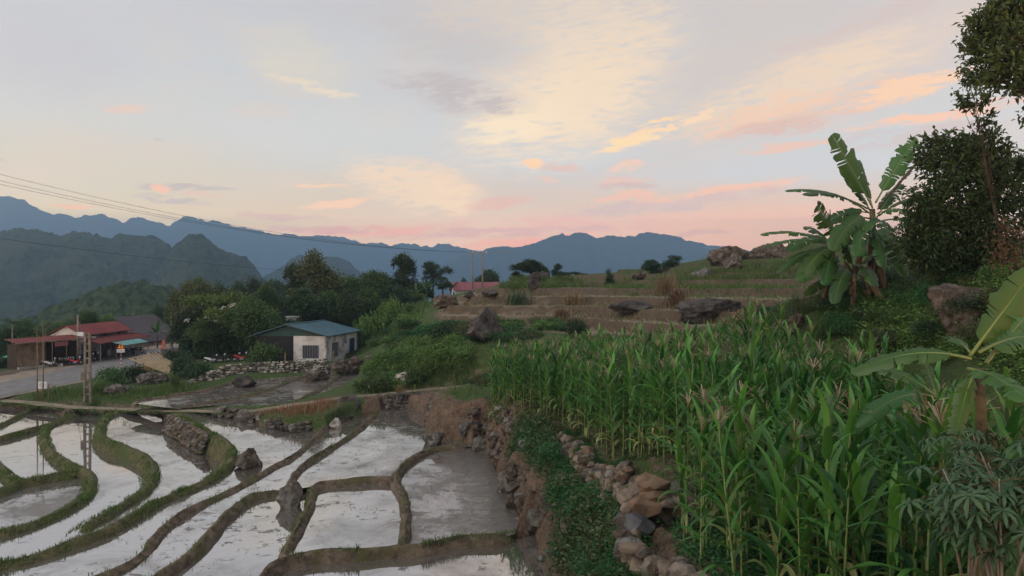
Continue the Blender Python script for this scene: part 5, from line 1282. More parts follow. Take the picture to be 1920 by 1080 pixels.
# ------------------------------------------------------------------ stone walls and stony banks
rsw = random.Random(5)
def wall_points(line, n_row, zt, zb, step, rs):
    Q = resample(line, .1); s = np.r_[0, np.cumsum(np.hypot(*np.diff(Q[:, :2], axis=0).T))]; out = []
    for r in range(n_row):
        x = rs.uniform(0, step)
        while x < s[-1]:
            p = np.array([np.interp(x, s, Q[:, k]) for k in range(2)]); f = (r + .5) / n_row
            out.append((p, x / s[-1], f)); x += step * rs.uniform(.75, 1.2)
    return out
fw = empty('stone_wall', (2.9, 20, -5.5)); cnt = 0
def put(par, p, size, kinds, rs): return stone(par, (p[0] - par.location[0], p[1] - par.location[1], p[2] - par.location[2]), size, kinds, rs)
for p, t, f in wall_points(WALL[:6], 6, 0, 0, .28, rsw):
    if rsw.random() < .14: continue
    top = gz(p[0] + .35, p[1] + .15) + rsw.uniform(-.08, .06); bot = top - (.62 + .5 * t)
    q = (p[0] - .28 * (1 - f) + rsw.uniform(-.06, .06), p[1] + rsw.uniform(-.06, .06), bot + (top - bot) * f)
    put(fw, q, rsw.choice([.16, .2, .24, .3, .36]) * (1.0 + .2 * t), ['stone_tan', 'stone_tan', 'stone_rust', 'rock_grey', 'rock_brown'], rsw)
for p, t, f in wall_points(WALL[5:9], 4, 0, 0, .42, rsw):
    top = gz(p[0] + .1, p[1] + .4) + .08; bot = top - .95
    put(fw, (p[0] + rsw.uniform(-.06, .06), p[1] - .15 * (1 - f), bot + (top - bot) * f), rsw.uniform(.34, .52), ['stone_tan', 'rock_brown', 'stone_rust', 'rock_dark'], rsw)
for (x, y, d, s, k) in ((1222, 908, 16.3, .50, 'stone_rust'), (1225, 930, 16.1, .52, 'stone_rust'), (1207, 948, 15.95, .56, 'stone_rust'), (1195, 976, 15.85, .62, 'stone_slate'), (1178, 930, 16.2, .42, 'stone_tan'), (1182, 955, 15.9, .36, 'stone_tan'), (1245, 945, 16.1, .46, 'stone_tan'), (1196, 915, 16.3, .36, 'stone_tan'), (1176, 982, 15.8, .4, 'rock_dark')):
    put(fw, W(x, y, d), s, [k], rsw)
tag(fw, 'rough dry stone wall of tan and rust stones holding up the maize', 'stone wall')
lw_ = empty('stone_wall', (2.6, 13, -5.5))
LOWW = [W(1175, 965, 15.6)[:2], W(1195, 1005, 14.6)[:2], W(1230, 1040, 13.6)[:2], W(1265, 1065, 12.9)[:2], W(1300, 1090, 12.2)[:2], W(1330, 1130, 11.2)[:2]]
for p, t, f in wall_points(LOWW, 3, 0, 0, .36, rsw):
    z = gz(p[0], p[1]); put(lw_, (p[0] + rsw.uniform(-.14, .14), p[1] + rsw.uniform(-.1, .1), max(z, -5.55) - .15 + .42 * f), rsw.uniform(.26, .46), ['stone_tan', 'rock_brown', 'rock_grey', 'stone_tan'], rsw)
tag(lw_, 'low tumbled line of brown stones curving to the bottom edge', 'stone wall')
# dark dry wall below the footpath
dk = empty('stone_wall', (-6, 46, -8))
DW = [Wz(715, 772, -8)[:2] + np.array([.1, .3]), Wz(755, 768, -8)[:2] + np.array([.1, .3]), Wz(790, 772, -8)[:2] + np.array([.3, .2]), Wz(797, 800, -8)[:2] + np.array([.25, .0]), Wz(822, 826, -8)[:2] + np.array([.3, .2])]
for p, t, f in wall_points(DW, 6, 0, 0, .34, rsw):
    put(dk, (p[0] + .3 * f + rsw.uniform(-.08, .08), p[1] + .3 * f, -8.05 + f * (1.15 - .35 * abs(t - .45))), rsw.uniform(.26, .48), ['rock_dark', 'rock_grey', 'rock_brown', 'rock_grey'], rsw)
tag(dk, 'dark dry stone wall at the far end of the straight bund', 'stone wall')
# stony earth bank between the paddies and the maize
bk = empty('stony_bank', (0, 30, -8)); E = px(-8.0, (830, 832), (862, 828), (893, 836), (905, 850), (918, 882), (940, 925), (958, 970), (985, 1000), (1012, 1050), (1035, 1080))
for p, t, f in wall_points(E, 6, 0, 0, .55, rsw):
    if rsw.random() < .5: continue
    x = p[0] + .18 + f * .95 + rsw.uniform(-.1, .15); y = p[1] + f * .25; z = gz(x, y)
    if z < -8.3 and f > .3: continue
    put(bk, (x, y, max(z, -8.15) - .02), rsw.choice([.14, .18, .24, .3, .45]) * rsw.uniform(.8, 1.2), ['rock_grey', 'rock_brown', 'rock_grey', 'rock_brown', 'rock_brown'], rsw)
tag(bk, 'crumbling red earth bank studded with grey stones beside the paddies', 'bank')
for i, (x, y, z, w, h) in enumerate(((903, 850, -8.05, 30, 30), (926, 862, -8.0, 36, 34), (942, 925, -8.0, 36, 34), (962, 955, -8.0, 28, 26), (812, 838, -8.0, 52, 32), (960, 890, -7.2, 28, 20), (880, 812, -7.4, 36, 22))):
    pb(x, y, w, h, M['rock_grey'] if i % 2 == 0 else M['rock_brown'], ['grey outcrop at the inner corner of the red bank', 'broad grey outcrop under the maize edge', 'pale ribbed outcrop half way along the red bank', 'outcrop just above the end of the grassy cross bund', 'dark wet outcrop below the dark dry wall', 'outcrop high in the red earth bank', 'outcrop in the red slope left of the maize'][i], i + 1, i * 1.1, z=z, depth=.7)
# stony bank under the footpath
pbk = empty('stony_bank', (-13, 45, -8)); E2 = px(-8.25, (400, 781), (467, 793), (533, 811), (560, 810), (600, 803), (640, 795), (690, 772))
for p, t, f in wall_points(E2, 4, 0, 0, .5, rsw):
    if rsw.random() < .5: continue
    x = p[0] + .1; y = p[1] + .15 + f * .6; put(pbk, (x, y, -8.3 + f * .5), rsw.uniform(.18, .40) * (1.8 if rsw.random() < .12 else 1), ['rock_grey', 'rock_brown', 'rock_dark', 'rock_brown'], rsw)
tag(pbk, 'stony earth bank under the footpath with reddish dry grass on top', 'bank')
# stone face of the hooked green bund
Q, N, w = BUND_LINES['B7']; pts = []; szs = []
n7 = len(Q); 
for i in range(int(n7 * .02), int(n7 * .30)):
    for r in range(6):
        f = (r + .5) / 6; c = -(w + .15 + .42 * (1 - f)); k = i + random.random()
        pts.append((Q[i, 0] + N[i, 0] * c + random.uniform(-.06, .06), Q[i, 1] + N[i, 1] * c + random.uniform(-.06, .06), -9.15 + f * 1.0)); szs.append(random.uniform(.20, .36))
stones_joined('stone_facing', pts, szs, [M['rock_brown'], M['rock_grey'], M['mud_bund']], BU7, 3)
# long pale wall by the house
hw = empty('stone_wall', tuple(W(490, 712, 65))); pts = []; szs = []
H0 = [(355, 722, 64.0), (395, 716, 64.8), (440, 711, 66.0), (500, 707, 67.0), (560, 704, 67.6), (612, 700, 67.8)]
Qh = resample([W(*p) for p in H0], .23)
for i, q in enumerate(Qh):
    t = i / len(Qh); hh = .45 + 1.0 * min(1, t * 4)
    for r in range(7):
        f = (r + .5) / 7; pts.append((q[0] + random.uniform(-.1, .1) - hw.location[0], q[1] + .25 * f - hw.location[1] + random.uniform(-.06, .06), q[2] - .05 + f * hh - hw.location[2])); szs.append(random.uniform(.17, .32))
stones_joined('stones', pts, szs, [M['rock_pale'], M['rock_pale'], M['rock_grey'], M['rock_brown']], hw, 8)
tag(hw, 'long pale stone retaining wall below the grey house', 'stone wall')
# ------------------------------------------------------------------ trees behind the house and along the crest
TL = 'trees behind the grey house'
pxtree('broad', 0, 368, 650, 526, 'rounded olive green tree left of the flowering tree', 'leaf_olive', 130, 90, group=TL)
pxtree('flat', 0, 430, 660, 536, 'spreading flowering tree with white blossom heads', 'leaf_light', 175, 84, group=TL)
pxtree('broad', 1, 470, 655, 560, 'leafy tree overhanging the motorbikes', 'leaf_mid', 120, 80, group=TL)
pxtree('broad', 2, 350, 655, 585, 'dark low tree beside the grey roof', 'leaf_dark', 90, 86, group=TL)
pxtree('tall', 0, 592, 640, 477, 'tallest dark tree with a pale top behind the grey house', 'leaf_olive', 110, 92, group=TL)
pxtree('tall', 1, 552, 640, 497, 'narrow dark tree left of the tallest one', 'leaf_dark', 70, 96, group=TL)
pxtree('tall', 2, 575, 645, 540, 'dark tree directly behind the teal roof', 'leaf_dark', 110, 86, group=TL)
pxtree('broad', 1, 655, 620, 520, 'mid green tree right of the tallest dark tree', 'leaf_mid', 110, 98, group=TL)
pxtree('broad', 2, 705, 615, 508, 'bushy green tree in the gap left of the black crowned pair', 'leaf_mid', 100, 108, group=TL)
pxtree('tall', 1, 757, 590, 478, 'black crowned tall tree of the crest pair', 'leaf_dark', 76, 110, group=TL)
pxtree('open', 0, 812, 585, 486, 'gappy dark tree of the crest pair, nearer the utility poles', 'leaf_dark', 70, 112, group=TL)
pxtree('open', 1, 830, 590, 515, 'lower dark tree under the gappy one', 'leaf_dark', 60, 108, group=TL)
for i, (x, t, dd, mt) in enumerate(((420, 512, 128, 'leaf_dark'), (455, 505, 132, 'leaf_blue'), (487, 503, 130, 'leaf_dark'), (525, 512, 126, 'leaf_blue'), (640, 512, 130, 'leaf_mid'), (690, 500, 132, 'leaf_dark'))):
    pxtree('flat', i, x, 600, t, ['flat crowned tree first in the back row', 'flat crowned tree second in the back row', 'flat crowned tree with the highest dark top in the back row', 'flat crowned tree beside the narrow dark tree', 'flat crowned tree between the tallest tree and the crest', 'flat crowned tree left of the crest pair'][i], mt, 80, dd, group=TL)
for i, (x, t, w, dd, mt, kd) in enumerate(((400, 590, 90, 82, 'leaf_mid', 'broad'), (510, 590, 90, 84, 'leaf_mid', 'broad'), (540, 575, 70, 94, 'leaf_blue', 'broad'), (620, 570, 80, 94, 'leaf_light', 'broad'), (675, 575, 80, 92, 'leaf_mid', 'broad'), (720, 560, 80, 96, 'leaf_mid', 'broad'), (770, 545, 70, 104, 'leaf_light', 'broad'), (335, 560, 70, 112, 'leaf_mid', 'broad'), (300, 575, 70, 122, 'leaf_dark', 'broad'))):
    pxtree(kd, i, x, 640, t, ['low leafy tree in front of the flowering tree', 'leafy tree beside the dark tarp wall', 'bluish tree behind the gable of the house', 'light green tree behind the teal roof', 'green tree at the back corner of the house', 'green tree on the slope above the house', 'light green tree below the crest pair', 'green tree behind the grey roof', 'dark tree between the grey roof and the wooded spur'][i], mt, w, dd, group=TL)
for i, (x, t, w, dd, mt) in enumerate(((615, 545, 90, 90, 'leaf_mid'), (650, 548, 80, 86, 'leaf_dark'), (690, 540, 80, 92, 'leaf_mid'), (738, 535, 76, 98, 'leaf_dark'), (665, 525, 90, 106, 'leaf_dark'), (725, 518, 80, 112, 'leaf_mid'), (785, 530, 60, 108, 'leaf_dark'), (500, 535, 80, 100, 'leaf_mid'), (385, 560, 90, 96, 'leaf_mid'), (440, 548, 90, 98, 'leaf_olive'))):
    pxtree('broad', i, x, 640, t, ['broad tree close behind the back wall of the house', 'dark broad tree beside the back corner of the house', 'broad tree filling the slope right of the house', 'dark broad tree below the black crowned tree', 'dark broad tree in the second row right of the tallest', 'broad tree in the second row before the crest pair', 'dark broad tree under the crest pair', 'broad tree between the flowering tree and the narrow dark tree', 'broad tree behind the olive green tree', 'olive broad tree behind the flowering tree'][i], mt, w, dd, group=TL)
CR = 'trees along the crest'
pxtree('flat', 1, 915, 560, 495, 'flat topped crest tree beside the twin utility poles', 'leaf_dark', 78, 125, group=CR)
pxtree('broad', 0, 870, 560, 524, 'low dark tree between the crest pair and the pink roof', 'leaf_dark', 34, 125, group=CR)
pxtree('broad', 0, 995, 545, 486, 'rounded dark tree on the rock pile of the crest', 'leaf_dark', 72, 100, group=CR)
pxtree('tall', 0, 968, 545, 508, 'small tree at the left foot of the rounded crest tree', 'leaf_dark', 34, 102, group=CR)
pxtree('tall', 1, 1045, 540, 494, 'slim green crest tree', 'leaf_blue', 26, 100, group=CR)
pxtree('flat', 0, 1066, 542, 506, 'wide low crest tree right of the slim one', 'leaf_dark', 76, 102, group=CR)
pxtree('cone', 0, 1143, 538, 502, 'small cone shaped tree alone on the grassy crest', 'leaf_dark', 22, 84, group=CR)
pxtree('broad', 2, 1220, 530, 486, 'pale green crest tree left of its twin by the boulders', 'leaf_blue', 50, 92, group=CR)
pxtree('round', 1, 1258, 530, 478, 'pale green crest tree nearest the crest boulders', 'leaf_blue', 54, 90, group=CR)
# behind the shops
SH = 'trees behind the shops'
for i, (x, t, w, dd, mt, kd) in enumerate(((45, 600, 70, 100, 'leaf_mid', 'broad'), (110, 605, 70, 104, 'leaf_light', 'broad'), (165, 583, 76, 106, 'leaf_mid', 'broad'), (200, 590, 60, 110, 'leaf_light', 'broad'), (10, 615, 60, 96, 'leaf_dark', 'broad'), (255, 592, 60, 128, 'leaf_mid', 'broad'), (-30, 600, 80, 98, 'leaf_mid', 'broad'))):
    pxtree(kd, i, x, 660, t, ['green tree behind the board hut', 'light green tree between hut and red roof', 'tall green tree above the red roof', 'light green tree between the red and grey roofs', 'dark tree by the green umbrella', 'green tree over the grey roof ridge', 'green tree at the left edge'][i], mt, w, dd, group=SH)
# areca palms
def palm(p, h, label, seed, n=11, fl=1.7, mat='leaf_dark'):
    rs = np.random.default_rng(seed); o = empty('areca_palm', p)
    MB().tube([(0, 0, 0), (.05, .03, h * .5), (.1, 0, h)], [.11, .08, .06], 7).build('trunk', M['bark_pale'], o, True)
    V_ = []; F_ = []; b = 0
    for k in range(n):
        az = k * 2.4 + rs.normal(0, .2); el = rs.uniform(.3, 1.35); t = np.linspace(0, 1, 16); e = el - 1.5 * t; r = np.cumsum(np.cos(e)) * fl / 16; z = np.cumsum(np.sin(e)) * fl / 16
        C = np.c_[.1 + r * math.cos(az), r * math.sin(az), h + z]; lat = np.array([-math.sin(az), math.cos(az), 0])
        for sgn in (-1, 1):
            ll = .5 * np.sin(np.pi * np.clip(t * .9 + .1, 0, 1)); tip = C + sgn * lat * ll[:, None] * .75 + np.c_[np.zeros(16), np.zeros(16), -ll * .55] + np.gradient(C, axis=0) * 1.5
            for i in range(16):
                d = np.gradient(C, axis=0)[i] * .35
                V_ += [C[i] - d, C[i] + d, tip[i] + d * .3, tip[i] - d * .3]; F_.append((b, b + 1, b + 2, b + 3)); b += 4
    obj('crown', mesh_np('crown', np.array(V_), np.array(F_), M[mat], smooth=False, tint=np.repeat(rs.random(len(F_)), 4)), o)
    return tag(o, label, 'palm', 'areca palms behind the shops')
for i, (x, t, d, lab) in enumerate(((22, 600, 92, 'leftmost areca palm, behind the board hut'), (84, 607, 96, 'areca palm in line with the tall bamboo poles'), (238, 590, 120, 'areca palm over the ridge of the grey roof'))):
    p = W(x, 680, d); g = gz(p[0], p[1]); palm((p[0], p[1], g), (540 - t - 8) / F * d - g, lab, 30 + i, 13, 2.0)
# white blossom heads on the flowering tree
fb = MB(); rs_ = random.Random(8)
for x, y in ((387, 595), (403, 601), (418, 578), (433, 573), (441, 570), (484, 595), (493, 596), (470, 590), (350, 600)):
    p = W(x, y, 80.5 + rs_.uniform(-1, 1))
    for _ in range(14): fb.box(p + np.array([rs_.gauss(0, .16), rs_.gauss(0, .16), rs_.gauss(0, .10)]), (.09, .09, .06), rs_.uniform(0, 3), rs_.uniform(0, 3))
ft = [o for o in bpy.data.objects if o.get('label', '').startswith('spreading flowering')][0]
fo = fb.build('blossom', M['flower']); fo.parent = ft; bpy.context.view_layer.update(); fo.matrix_parent_inverse = ft.matrix_world.inverted()

# ------------------------------------------------------------------ dark trees at the right edge
def big_tree(name, base, lobes, label, seed, mat='leaf_dark', per=30, lv=16, ll=.13, r0=.2, spread=.16, limbs=None, bark='bark', shell=.35):
    """lobes: ((px, py, depth), radius px) in picture terms, turned into metres"""
    L_ = []
    for (x, y, d, r, ry) in lobes:
        c = W(x, y, d) - np.array(base); q = r / F * d; L_.append((tuple(c), (q, q, ry / F * d)))
    o = empty(name, tuple(base)); rs = random.Random(seed)
    top = np.mean([l[0] for l in L_], 0); mb = MB()
    trunk = [Vector((0, 0, 0)), Vector(top * .25) + Vector((rs.uniform(-.1, .1), 0, .1)), Vector(top * .6), Vector(top)]
    mb.tube(trunk, [r0 * 1.2, r0, r0 * .7, r0 * .3], 8)
    for (c, r) in L_:
        c = Vector(c); s = trunk[1].lerp(trunk[2], rs.random()) if c.length > Vector(top).length * .7 else trunk[0].lerp(trunk[1], rs.uniform(.4, 1))
        m = s.lerp(c, .55) + Vector((0, 0, .12 * (c - s).length)); mb.tube([s, m, c], [r0 * .45, r0 * .28, r0 * .1], 6)
        for _ in range(5):
            e = c + Vector((rs.uniform(-1, 1) * r[0], rs.uniform(-1, 1) * r[1], rs.uniform(-.6, .9) * r[2])); mb.tube([m.lerp(c, .7), c.lerp(e, .5) + Vector((0, 0, .1)), e], [r0 * .14, r0 * .08, .008], 4)
    mb.build('trunk', M[bark], o, True)
    obj('crown', foliage('crown', L_, per, lv, ll, .45, M[mat], seed, spread, .2, shell), o)
    return tag(o, label, 'tree', 'dark trees at the right')
pB = W(1850, 545, 23.5)
big_tree('dark_tree', (pB[0], pB[1], gz(pB[0], pB[1]) - .2), [(1770, 300, 23.5, 46, 40), (1815, 285, 23.5, 52, 46), (1850, 330, 23.2, 60, 50), (1785, 360, 23.0, 56, 50), (1740, 400, 23.2, 46, 40), (1730, 450, 23.4, 48, 44), (1800, 430, 23.2, 70, 60), (1870, 400, 23.8, 60, 55), (1860, 460, 23.4, 60, 50), (1760, 485, 23.6, 60, 40), (1905, 330, 24.5, 40, 50), (1820, 500, 23.4, 70, 45), (1755, 265, 23.4, 22, 16)],
         'dark dense tree right behind the banana clump', 51, 'leaf_dark', 44, 34, .22, .16, .16, shell=.2)
pU = W(2160, 480, 19.0)
big_tree('dark_tree', (pU[0], pU[1], gz(pU[0], pU[1]) - .2), [(1885, 60, 19, 50, 40), (1925, 40, 19, 60, 50), (1848, 45, 19, 34, 22), (1838, 72, 19, 30, 12), (1846, 112, 19, 32, 18), (1862, 85, 19, 34, 26), (1872, 150, 19, 34, 22), (1880, 115, 18.8, 42, 36), (1920, 130, 19, 60, 50), (1905, 170, 19, 34, 24), (1830, 90, 19, 18, 8), (1860, 20, 19, 22, 14), (1900, 10, 19, 40, 20), (1985, 90, 19.3, 70, 70), (2060, 120, 19.3, 90, 80), (1935, 205, 19, 24, 10)],
         'tall tree whose leafy boughs hang in from the upper right corner', 52, 'leaf_dark', 44, 34, .20, .2, .14, shell=.2)
pS = W(1890, 540, 21.5)
big_tree('sapling', (pS[0], pS[1], gz(pS[0], pS[1]) - .2), [(1812, 165, 21.5, 16, 26), (1800, 190, 21.5, 18, 10), (1815, 145, 21.5, 14, 18), (1822, 200, 21.5, 18, 12), (1840, 230, 21.5, 22, 8), (1862, 258, 21.5, 14, 10), (1840, 190, 21.5, 12, 8)],
         'thin leggy sapling reaching up between the two dark trees', 53, 'leaf_dark', 60, 22, .18, .035, .10, shell=.2)
pV = W(1905, 520, 18.0)
big_tree('russet_bush', (pV[0], pV[1], gz(pV[0], pV[1]) - .2), [(1900, 440, 18, 34, 30), (1880, 475, 18, 30, 26), (1930, 470, 18, 44, 40), (1905, 500, 17.6, 36, 20)], 'russet brown bush at the right edge above the boulder', 54, 'leaf_brown', 60, 16, .12, .05, .14, shell=.2)['category'] = 'bush'

# ------------------------------------------------------------------ bushes
def field_of(pts, n, seed, mats, labels, group, rr=(.6, 1.2), hz=(.6, 1.1), fine=False, dmin=5.0, xy=False):
    P = scatter_xy(pts, n, seed) if xy else scatter_px(pts, n, seed, dmin); rs = random.Random(seed)
    for i, p in enumerate(P):
        k = rs.randrange(len(mats)); bush(p, rs.uniform(*rr), rs.uniform(*hz), mats[k], labels[k], fine=fine, group=group)
LEFTSLOPE = [(690, 735), (760, 722), (850, 716), (890, 700), (905, 665), (860, 652), (800, 650), (740, 668), (700, 700)]
field_of(LEFTSLOPE, 62, 1, ['leaf_mid', 'leaf_light', 'leaf_light'], ['mid green bush on the slope above the footpath', 'light green bush on the slope above the footpath', 'light green bush on the slope above the footpath'], 'bushes on the slope above the footpath', (.9, 1.7), (.7, 1.3))
UPSLOPE = [(720, 668), (790, 655), (880, 648), (990, 648), (1080, 635), (1090, 620), (980, 612), (860, 606), (795, 604), (740, 620), (700, 650)]
field_of(UPSLOPE, 60, 2, ['leaf_mid', 'leaf_olive', 'creeper', 'leaf_light'], ['mid green bush below the dry terraces', 'olive weedy bush below the dry terraces', 'deep green bush below the dry terraces', 'light green bush below the dry terraces'], 'bushes below the dry terraces', (.9, 1.7), (.6, 1.15), dmin=40)
pxbush(1083, 640, 44, 44, 'leaf_dark', 'dark upright shrub rising behind the maize', dmin=38)
pxbush(830, 645, 70, 40, 'leaf_dark', 'dark rounded bush left of the pointed boulder', dmin=40)
pxbush(960, 652, 60, 30, 'leaf_dark', 'dark rounded bush right of the pointed boulder', dmin=40)
HOUSE_SL = [(690, 655), (760, 640), (790, 605), (770, 575), (700, 590), (665, 620)]
field_of(HOUSE_SL, 26, 3, ['leaf_light', 'leaf_mid'], ['tall light green bush on the slope right of the house', 'tall mid green bush on the slope right of the house'], 'bushes right of the house', (1.0, 1.8), (1.2, 2.2), dmin=60)
RSLOPE = [W(*p)[:2] for p in ((1420, 612, 36), (1500, 606, 30), (1560, 625, 26), (1640, 640, 23.5), (1740, 650, 21), (1830, 670, 18), (1920, 690, 16), (1980, 600, 18), (1900, 560, 22), (1760, 555, 26), (1660, 560, 29), (1560, 570, 33), (1470, 590, 40))]
field_of(RSLOPE, 70, 4, ['leaf_mid', 'creeper', 'leaf_olive', 'leaf_blue'], ['mid green shrub on the slope under the bananas', 'deep green shrub on the slope under the bananas', 'olive shrub on the slope under the bananas', 'grey green shrub on the slope under the bananas'], 'shrubs on the slope under the bananas', (.7, 1.3), (.5, 1.1), fine=True, xy=True)
cover('undergrowth', 'dense green undergrowth on the slope under the bananas', scatter_xy(RSLOPE, 14000, 43), .11, .34, M['leaf_light'], 44)
HILLTOP = [W(*p)[:2] for p in ((1640, 540, 38), (1760, 555, 27), (1920, 540, 23), (2000, 470, 30), (1850, 470, 50), (1660, 480, 75), (1560, 500, 70))]
field_of(HILLTOP, 30, 45, ['leaf_mid', 'leaf_olive', 'leaf_dark'], ['mid green shrub on the hill behind the banana clump', 'olive shrub on the hill behind the banana clump', 'dark shrub on the hill behind the banana clump'], 'shrubs on the hill behind the bananas', (.7, 1.5), (.5, 1.2), xy=True)
BEHIND = [(-1.6, 40.5), (2, 39.5), (5.5, 37.5), (8.5, 34.5), (10.5, 30), (12, 33), (9, 42), (4, 47), (-2.5, 47)]
field_of(BEHIND, 26, 6, ['leaf_mid', 'creeper', 'leaf_olive'], ['mid green weed clump between the maize and the terraces', 'deep green weed clump between the maize and the terraces', 'olive weed clump between the maize and the terraces'], 'weed clumps behind the maize', (.6, 1.1), (.4, .8), xy=True)
field_of([(1.3, 19), (1.5, 24), (0.8, 27.5), (1.6, 28), (2.3, 24), (2.8, 19.5), (2.9, 16), (2.3, 13), (1.6, 14)], 16, 9, ['creeper', 'leaf_mid'], ['deep green leafy weed on the bank below the stone wall', 'mid green leafy weed on the bank below the stone wall'], 'weeds on the bank below the stone wall', (.3, .6), (.3, .6), fine=True, xy=True)
field_of([(1.5, 28), (2.0, 26), (2.4, 23.5), (2.8, 20.5), (3.1, 18), (3.4, 18), (3.1, 21), (2.7, 24), (2.2, 27)], 16, 19, ['leaf_mid', 'creeper', 'leaf_olive'], ['mid green weed growing out of the rough stone wall', 'deep green weed growing out of the rough stone wall', 'olive weed growing out of the rough stone wall'], 'weeds in the rough stone wall', (.25, .5), (.25, .5), fine=True, xy=True)
# roadside and garden
RS_ = 'shrubs along the road and the garden'
for i, (x, y, w, h, mt, dm, lab) in enumerate(((212, 722, 60, 34, 'leaf_mid', 50, 'bushy clump at the road edge left of the warning sign'), (255, 715, 60, 28, 'leaf_dark', 50, 'dark clump under the warning sign'), (190, 738, 56, 22, 'grass', 50, 'low grassy clump behind the concrete pole'), (325, 688, 44, 32, 'leaf_dark', 60, 'dark round shrub above the bamboo rack'), (345, 706, 60, 36, 'leaf_dark', 55, 'dark shrub at the end of the bamboo rack'),
        (375, 712, 56, 36, 'leaf_dark', 55, 'dark shrub before the pale stone wall'), (420, 700, 34, 16, 'leaf_light', 55, 'yellow green fern clump on the pale stone wall'), (495, 682, 74, 48, 'leaf_mid', 60, 'large leafy shrub in front of the tarp wall'), (580, 688, 60, 14, 'creeper', 60, 'low green plants under the house window'), (545, 690, 50, 14, 'leaf_mid', 60, 'low green plants at the tarp corner of the house'),
        (330, 730, 22, 26, 'grass', 55, 'upright green clump under the bamboo rack'), (120, 738, 90, 16, 'grass', 50, 'low green weeds beside the white notice board'), (10, 690, 40, 18, 'leaf_dark', 60, 'dark plants beside the board hut'), (700, 735, 70, 34, 'leaf_mid', 40, 'round bush where the footpath meets the slope'), (640, 672, 36, 14, 'leaf_mid', 60, 'green plants by the side wall of the house'), (395, 668, 60, 30, 'leaf_mid', 70, 'leafy shrub beside the parked motorbikes'),
        (355, 672, 84, 56, 'leaf_dark', 78, 'tall dark shrub filling the gap under the olive tree'), (410, 662, 90, 60, 'leaf_mid', 80, 'big leafy shrub under the flowering tree'), (460, 660, 90, 60, 'leaf_mid', 80, 'big leafy shrub behind the red motorbikes'), (505, 655, 70, 60, 'leaf_dark', 80, 'dark shrub behind the tarp bay'), (690, 640, 60, 60, 'leaf_light', 78, 'tall light shrub by the back corner of the house'), (735, 615, 56, 64, 'leaf_light', 82, 'feathery light green shrub on the slope, tallest of its row'))):
    pxbush(x, y, w, h, mt, lab, dmin=dm, group=RS_)
# grass on the crest and slopes
def pxgrass(name, label, poly, n, H, Wd, mat, seed, dmin=5.0, lean=.4): P = scatter_px(poly, n, seed, dmin); P[:, :2] += np.random.default_rng(seed).normal(0, .55 if n > 600 else .15, (len(P), 2)); P[:, 2] = ground(P[:, 0], P[:, 1]); return grass_on(name, label, P, H, Wd, M[mat], seed, lean)
pxgrass('grass', 'bright grass on the crest below the blue mountain', [(950, 546), (1000, 541), (1100, 538), (1180, 536), (1180, 529), (1080, 527), (950, 533)], 9000, .75, .06, 'grass', 61, 60)
pxgrass('grass', 'green grass strip along the upper terrace', [(1150, 545), (1300, 548), (1500, 556), (1510, 547), (1400, 538), (1250, 532), (1140, 534)], 9000, .45, .05, 'grass', 62, 50)
pxgrass('grass', 'rough grass on the top terraces under the boulders', [(1230, 528), (1360, 530), (1500, 525), (1500, 500), (1400, 505), (1300, 512), (1240, 520)], 7000, .6, .05, 'grass', 63, 60)
pxgrass('grass', 'grass verge between the road and the footpath', [(40, 746), (110, 752), (250, 752), (330, 742), (380, 725), (330, 722), (220, 735), (150, 728), (60, 742)], 9000, .42, .035, 'grass', 64, 45)
grass_on('grass', 'grass edging both sides of the footpath', np.concatenate([np.c_[(Q_ := resample([p for p in PATH], .05))[:, :2] + normals2(Q_) * np.random.default_rng(3).normal(s, .25, (len(Q_), 1)), Q_[:, 2] - .06] for s in (-.95, .95, 1.1, -1.1)]), .22, .03, M['grass'], 65)
pxgrass('dry_grass', 'reddish dry grass on the bank under the footpath', [(480, 778), (540, 765), (620, 752), (620, 776), (560, 800), (500, 792)], 1300, .36, .03, 'grass_red', 66, 40, 1.0)
pxgrass('dry_grass', 'dry maize stalks heaped on the terrace edge', [(1340, 598), (1400, 590), (1480, 575), (1500, 565), (1490, 585), (1420, 600)], 2500, .45, .05, 'grass_dry', 67, 30, 1.0)
pxgrass('dry_grass', 'tufts of dry grass on the brown terraces', [(820, 588), (960, 600), (1250, 605), (1440, 585), (1300, 560), (1000, 552), (880, 560)], 2200, .30, .05, 'grass_dry', 68, 45, .8)
pxgrass('grass', 'scattered green weeds on the brown terraces', [(820, 592), (960, 606), (1250, 610), (1450, 590), (1480, 552), (1300, 552), (1000, 548), (880, 556)], 2800, .30, .05, 'grass', 78, 45, .6)
pxgrass('dry_grass', 'yellow tuft of dry grass above the dark stone wall', [(742, 752), (752, 750), (754, 757), (744, 759)], 260, .7, .03, 'grass_dry', 69, 40, .4)
pxgrass('grass', 'tall grass on the slope right of the house', [(690, 640), (780, 610), (800, 570), (740, 575), (680, 610)], 8000, 1.1, .06, 'grass', 70, 60)
pxgrass('grass', 'tall weeds on the slope above the footpath', [(690, 738), (770, 724), (880, 712), (905, 660), (800, 650), (720, 690)], 12000, .7, .045, 'grass', 71, 40)
pxgrass('grass', 'grassy patch at the head of the red bank', [(830, 735), (880, 728), (900, 745), (870, 760)], 700, .28, .03, 'grass', 72, 30)
def brush(p, r, h, mat, label):
    rs = np.random.default_rng(int(abs(p[0] * 7 + p[1] * 13))); q = np.c_[rs.normal(0, r * .5, (260, 2)), np.zeros(260)] + np.array(p); q[:, 2] = ground(q[:, 0], q[:, 1])
    V_, F_ = blades(q, h * rs.uniform(.5, 1.2, 260), .05, rs, 1.0); o = obj('brush_pile', mesh_np('brush_pile', V_, F_, M[mat], smooth=False, tint=np.repeat(rs.random(260), 6)))
    return tag(o, label, 'brush pile')
brush(hit(1075, 572, 45), 1.0, 1.3, 'grass_dry', 'heap of dry brush on the middle brown terrace')
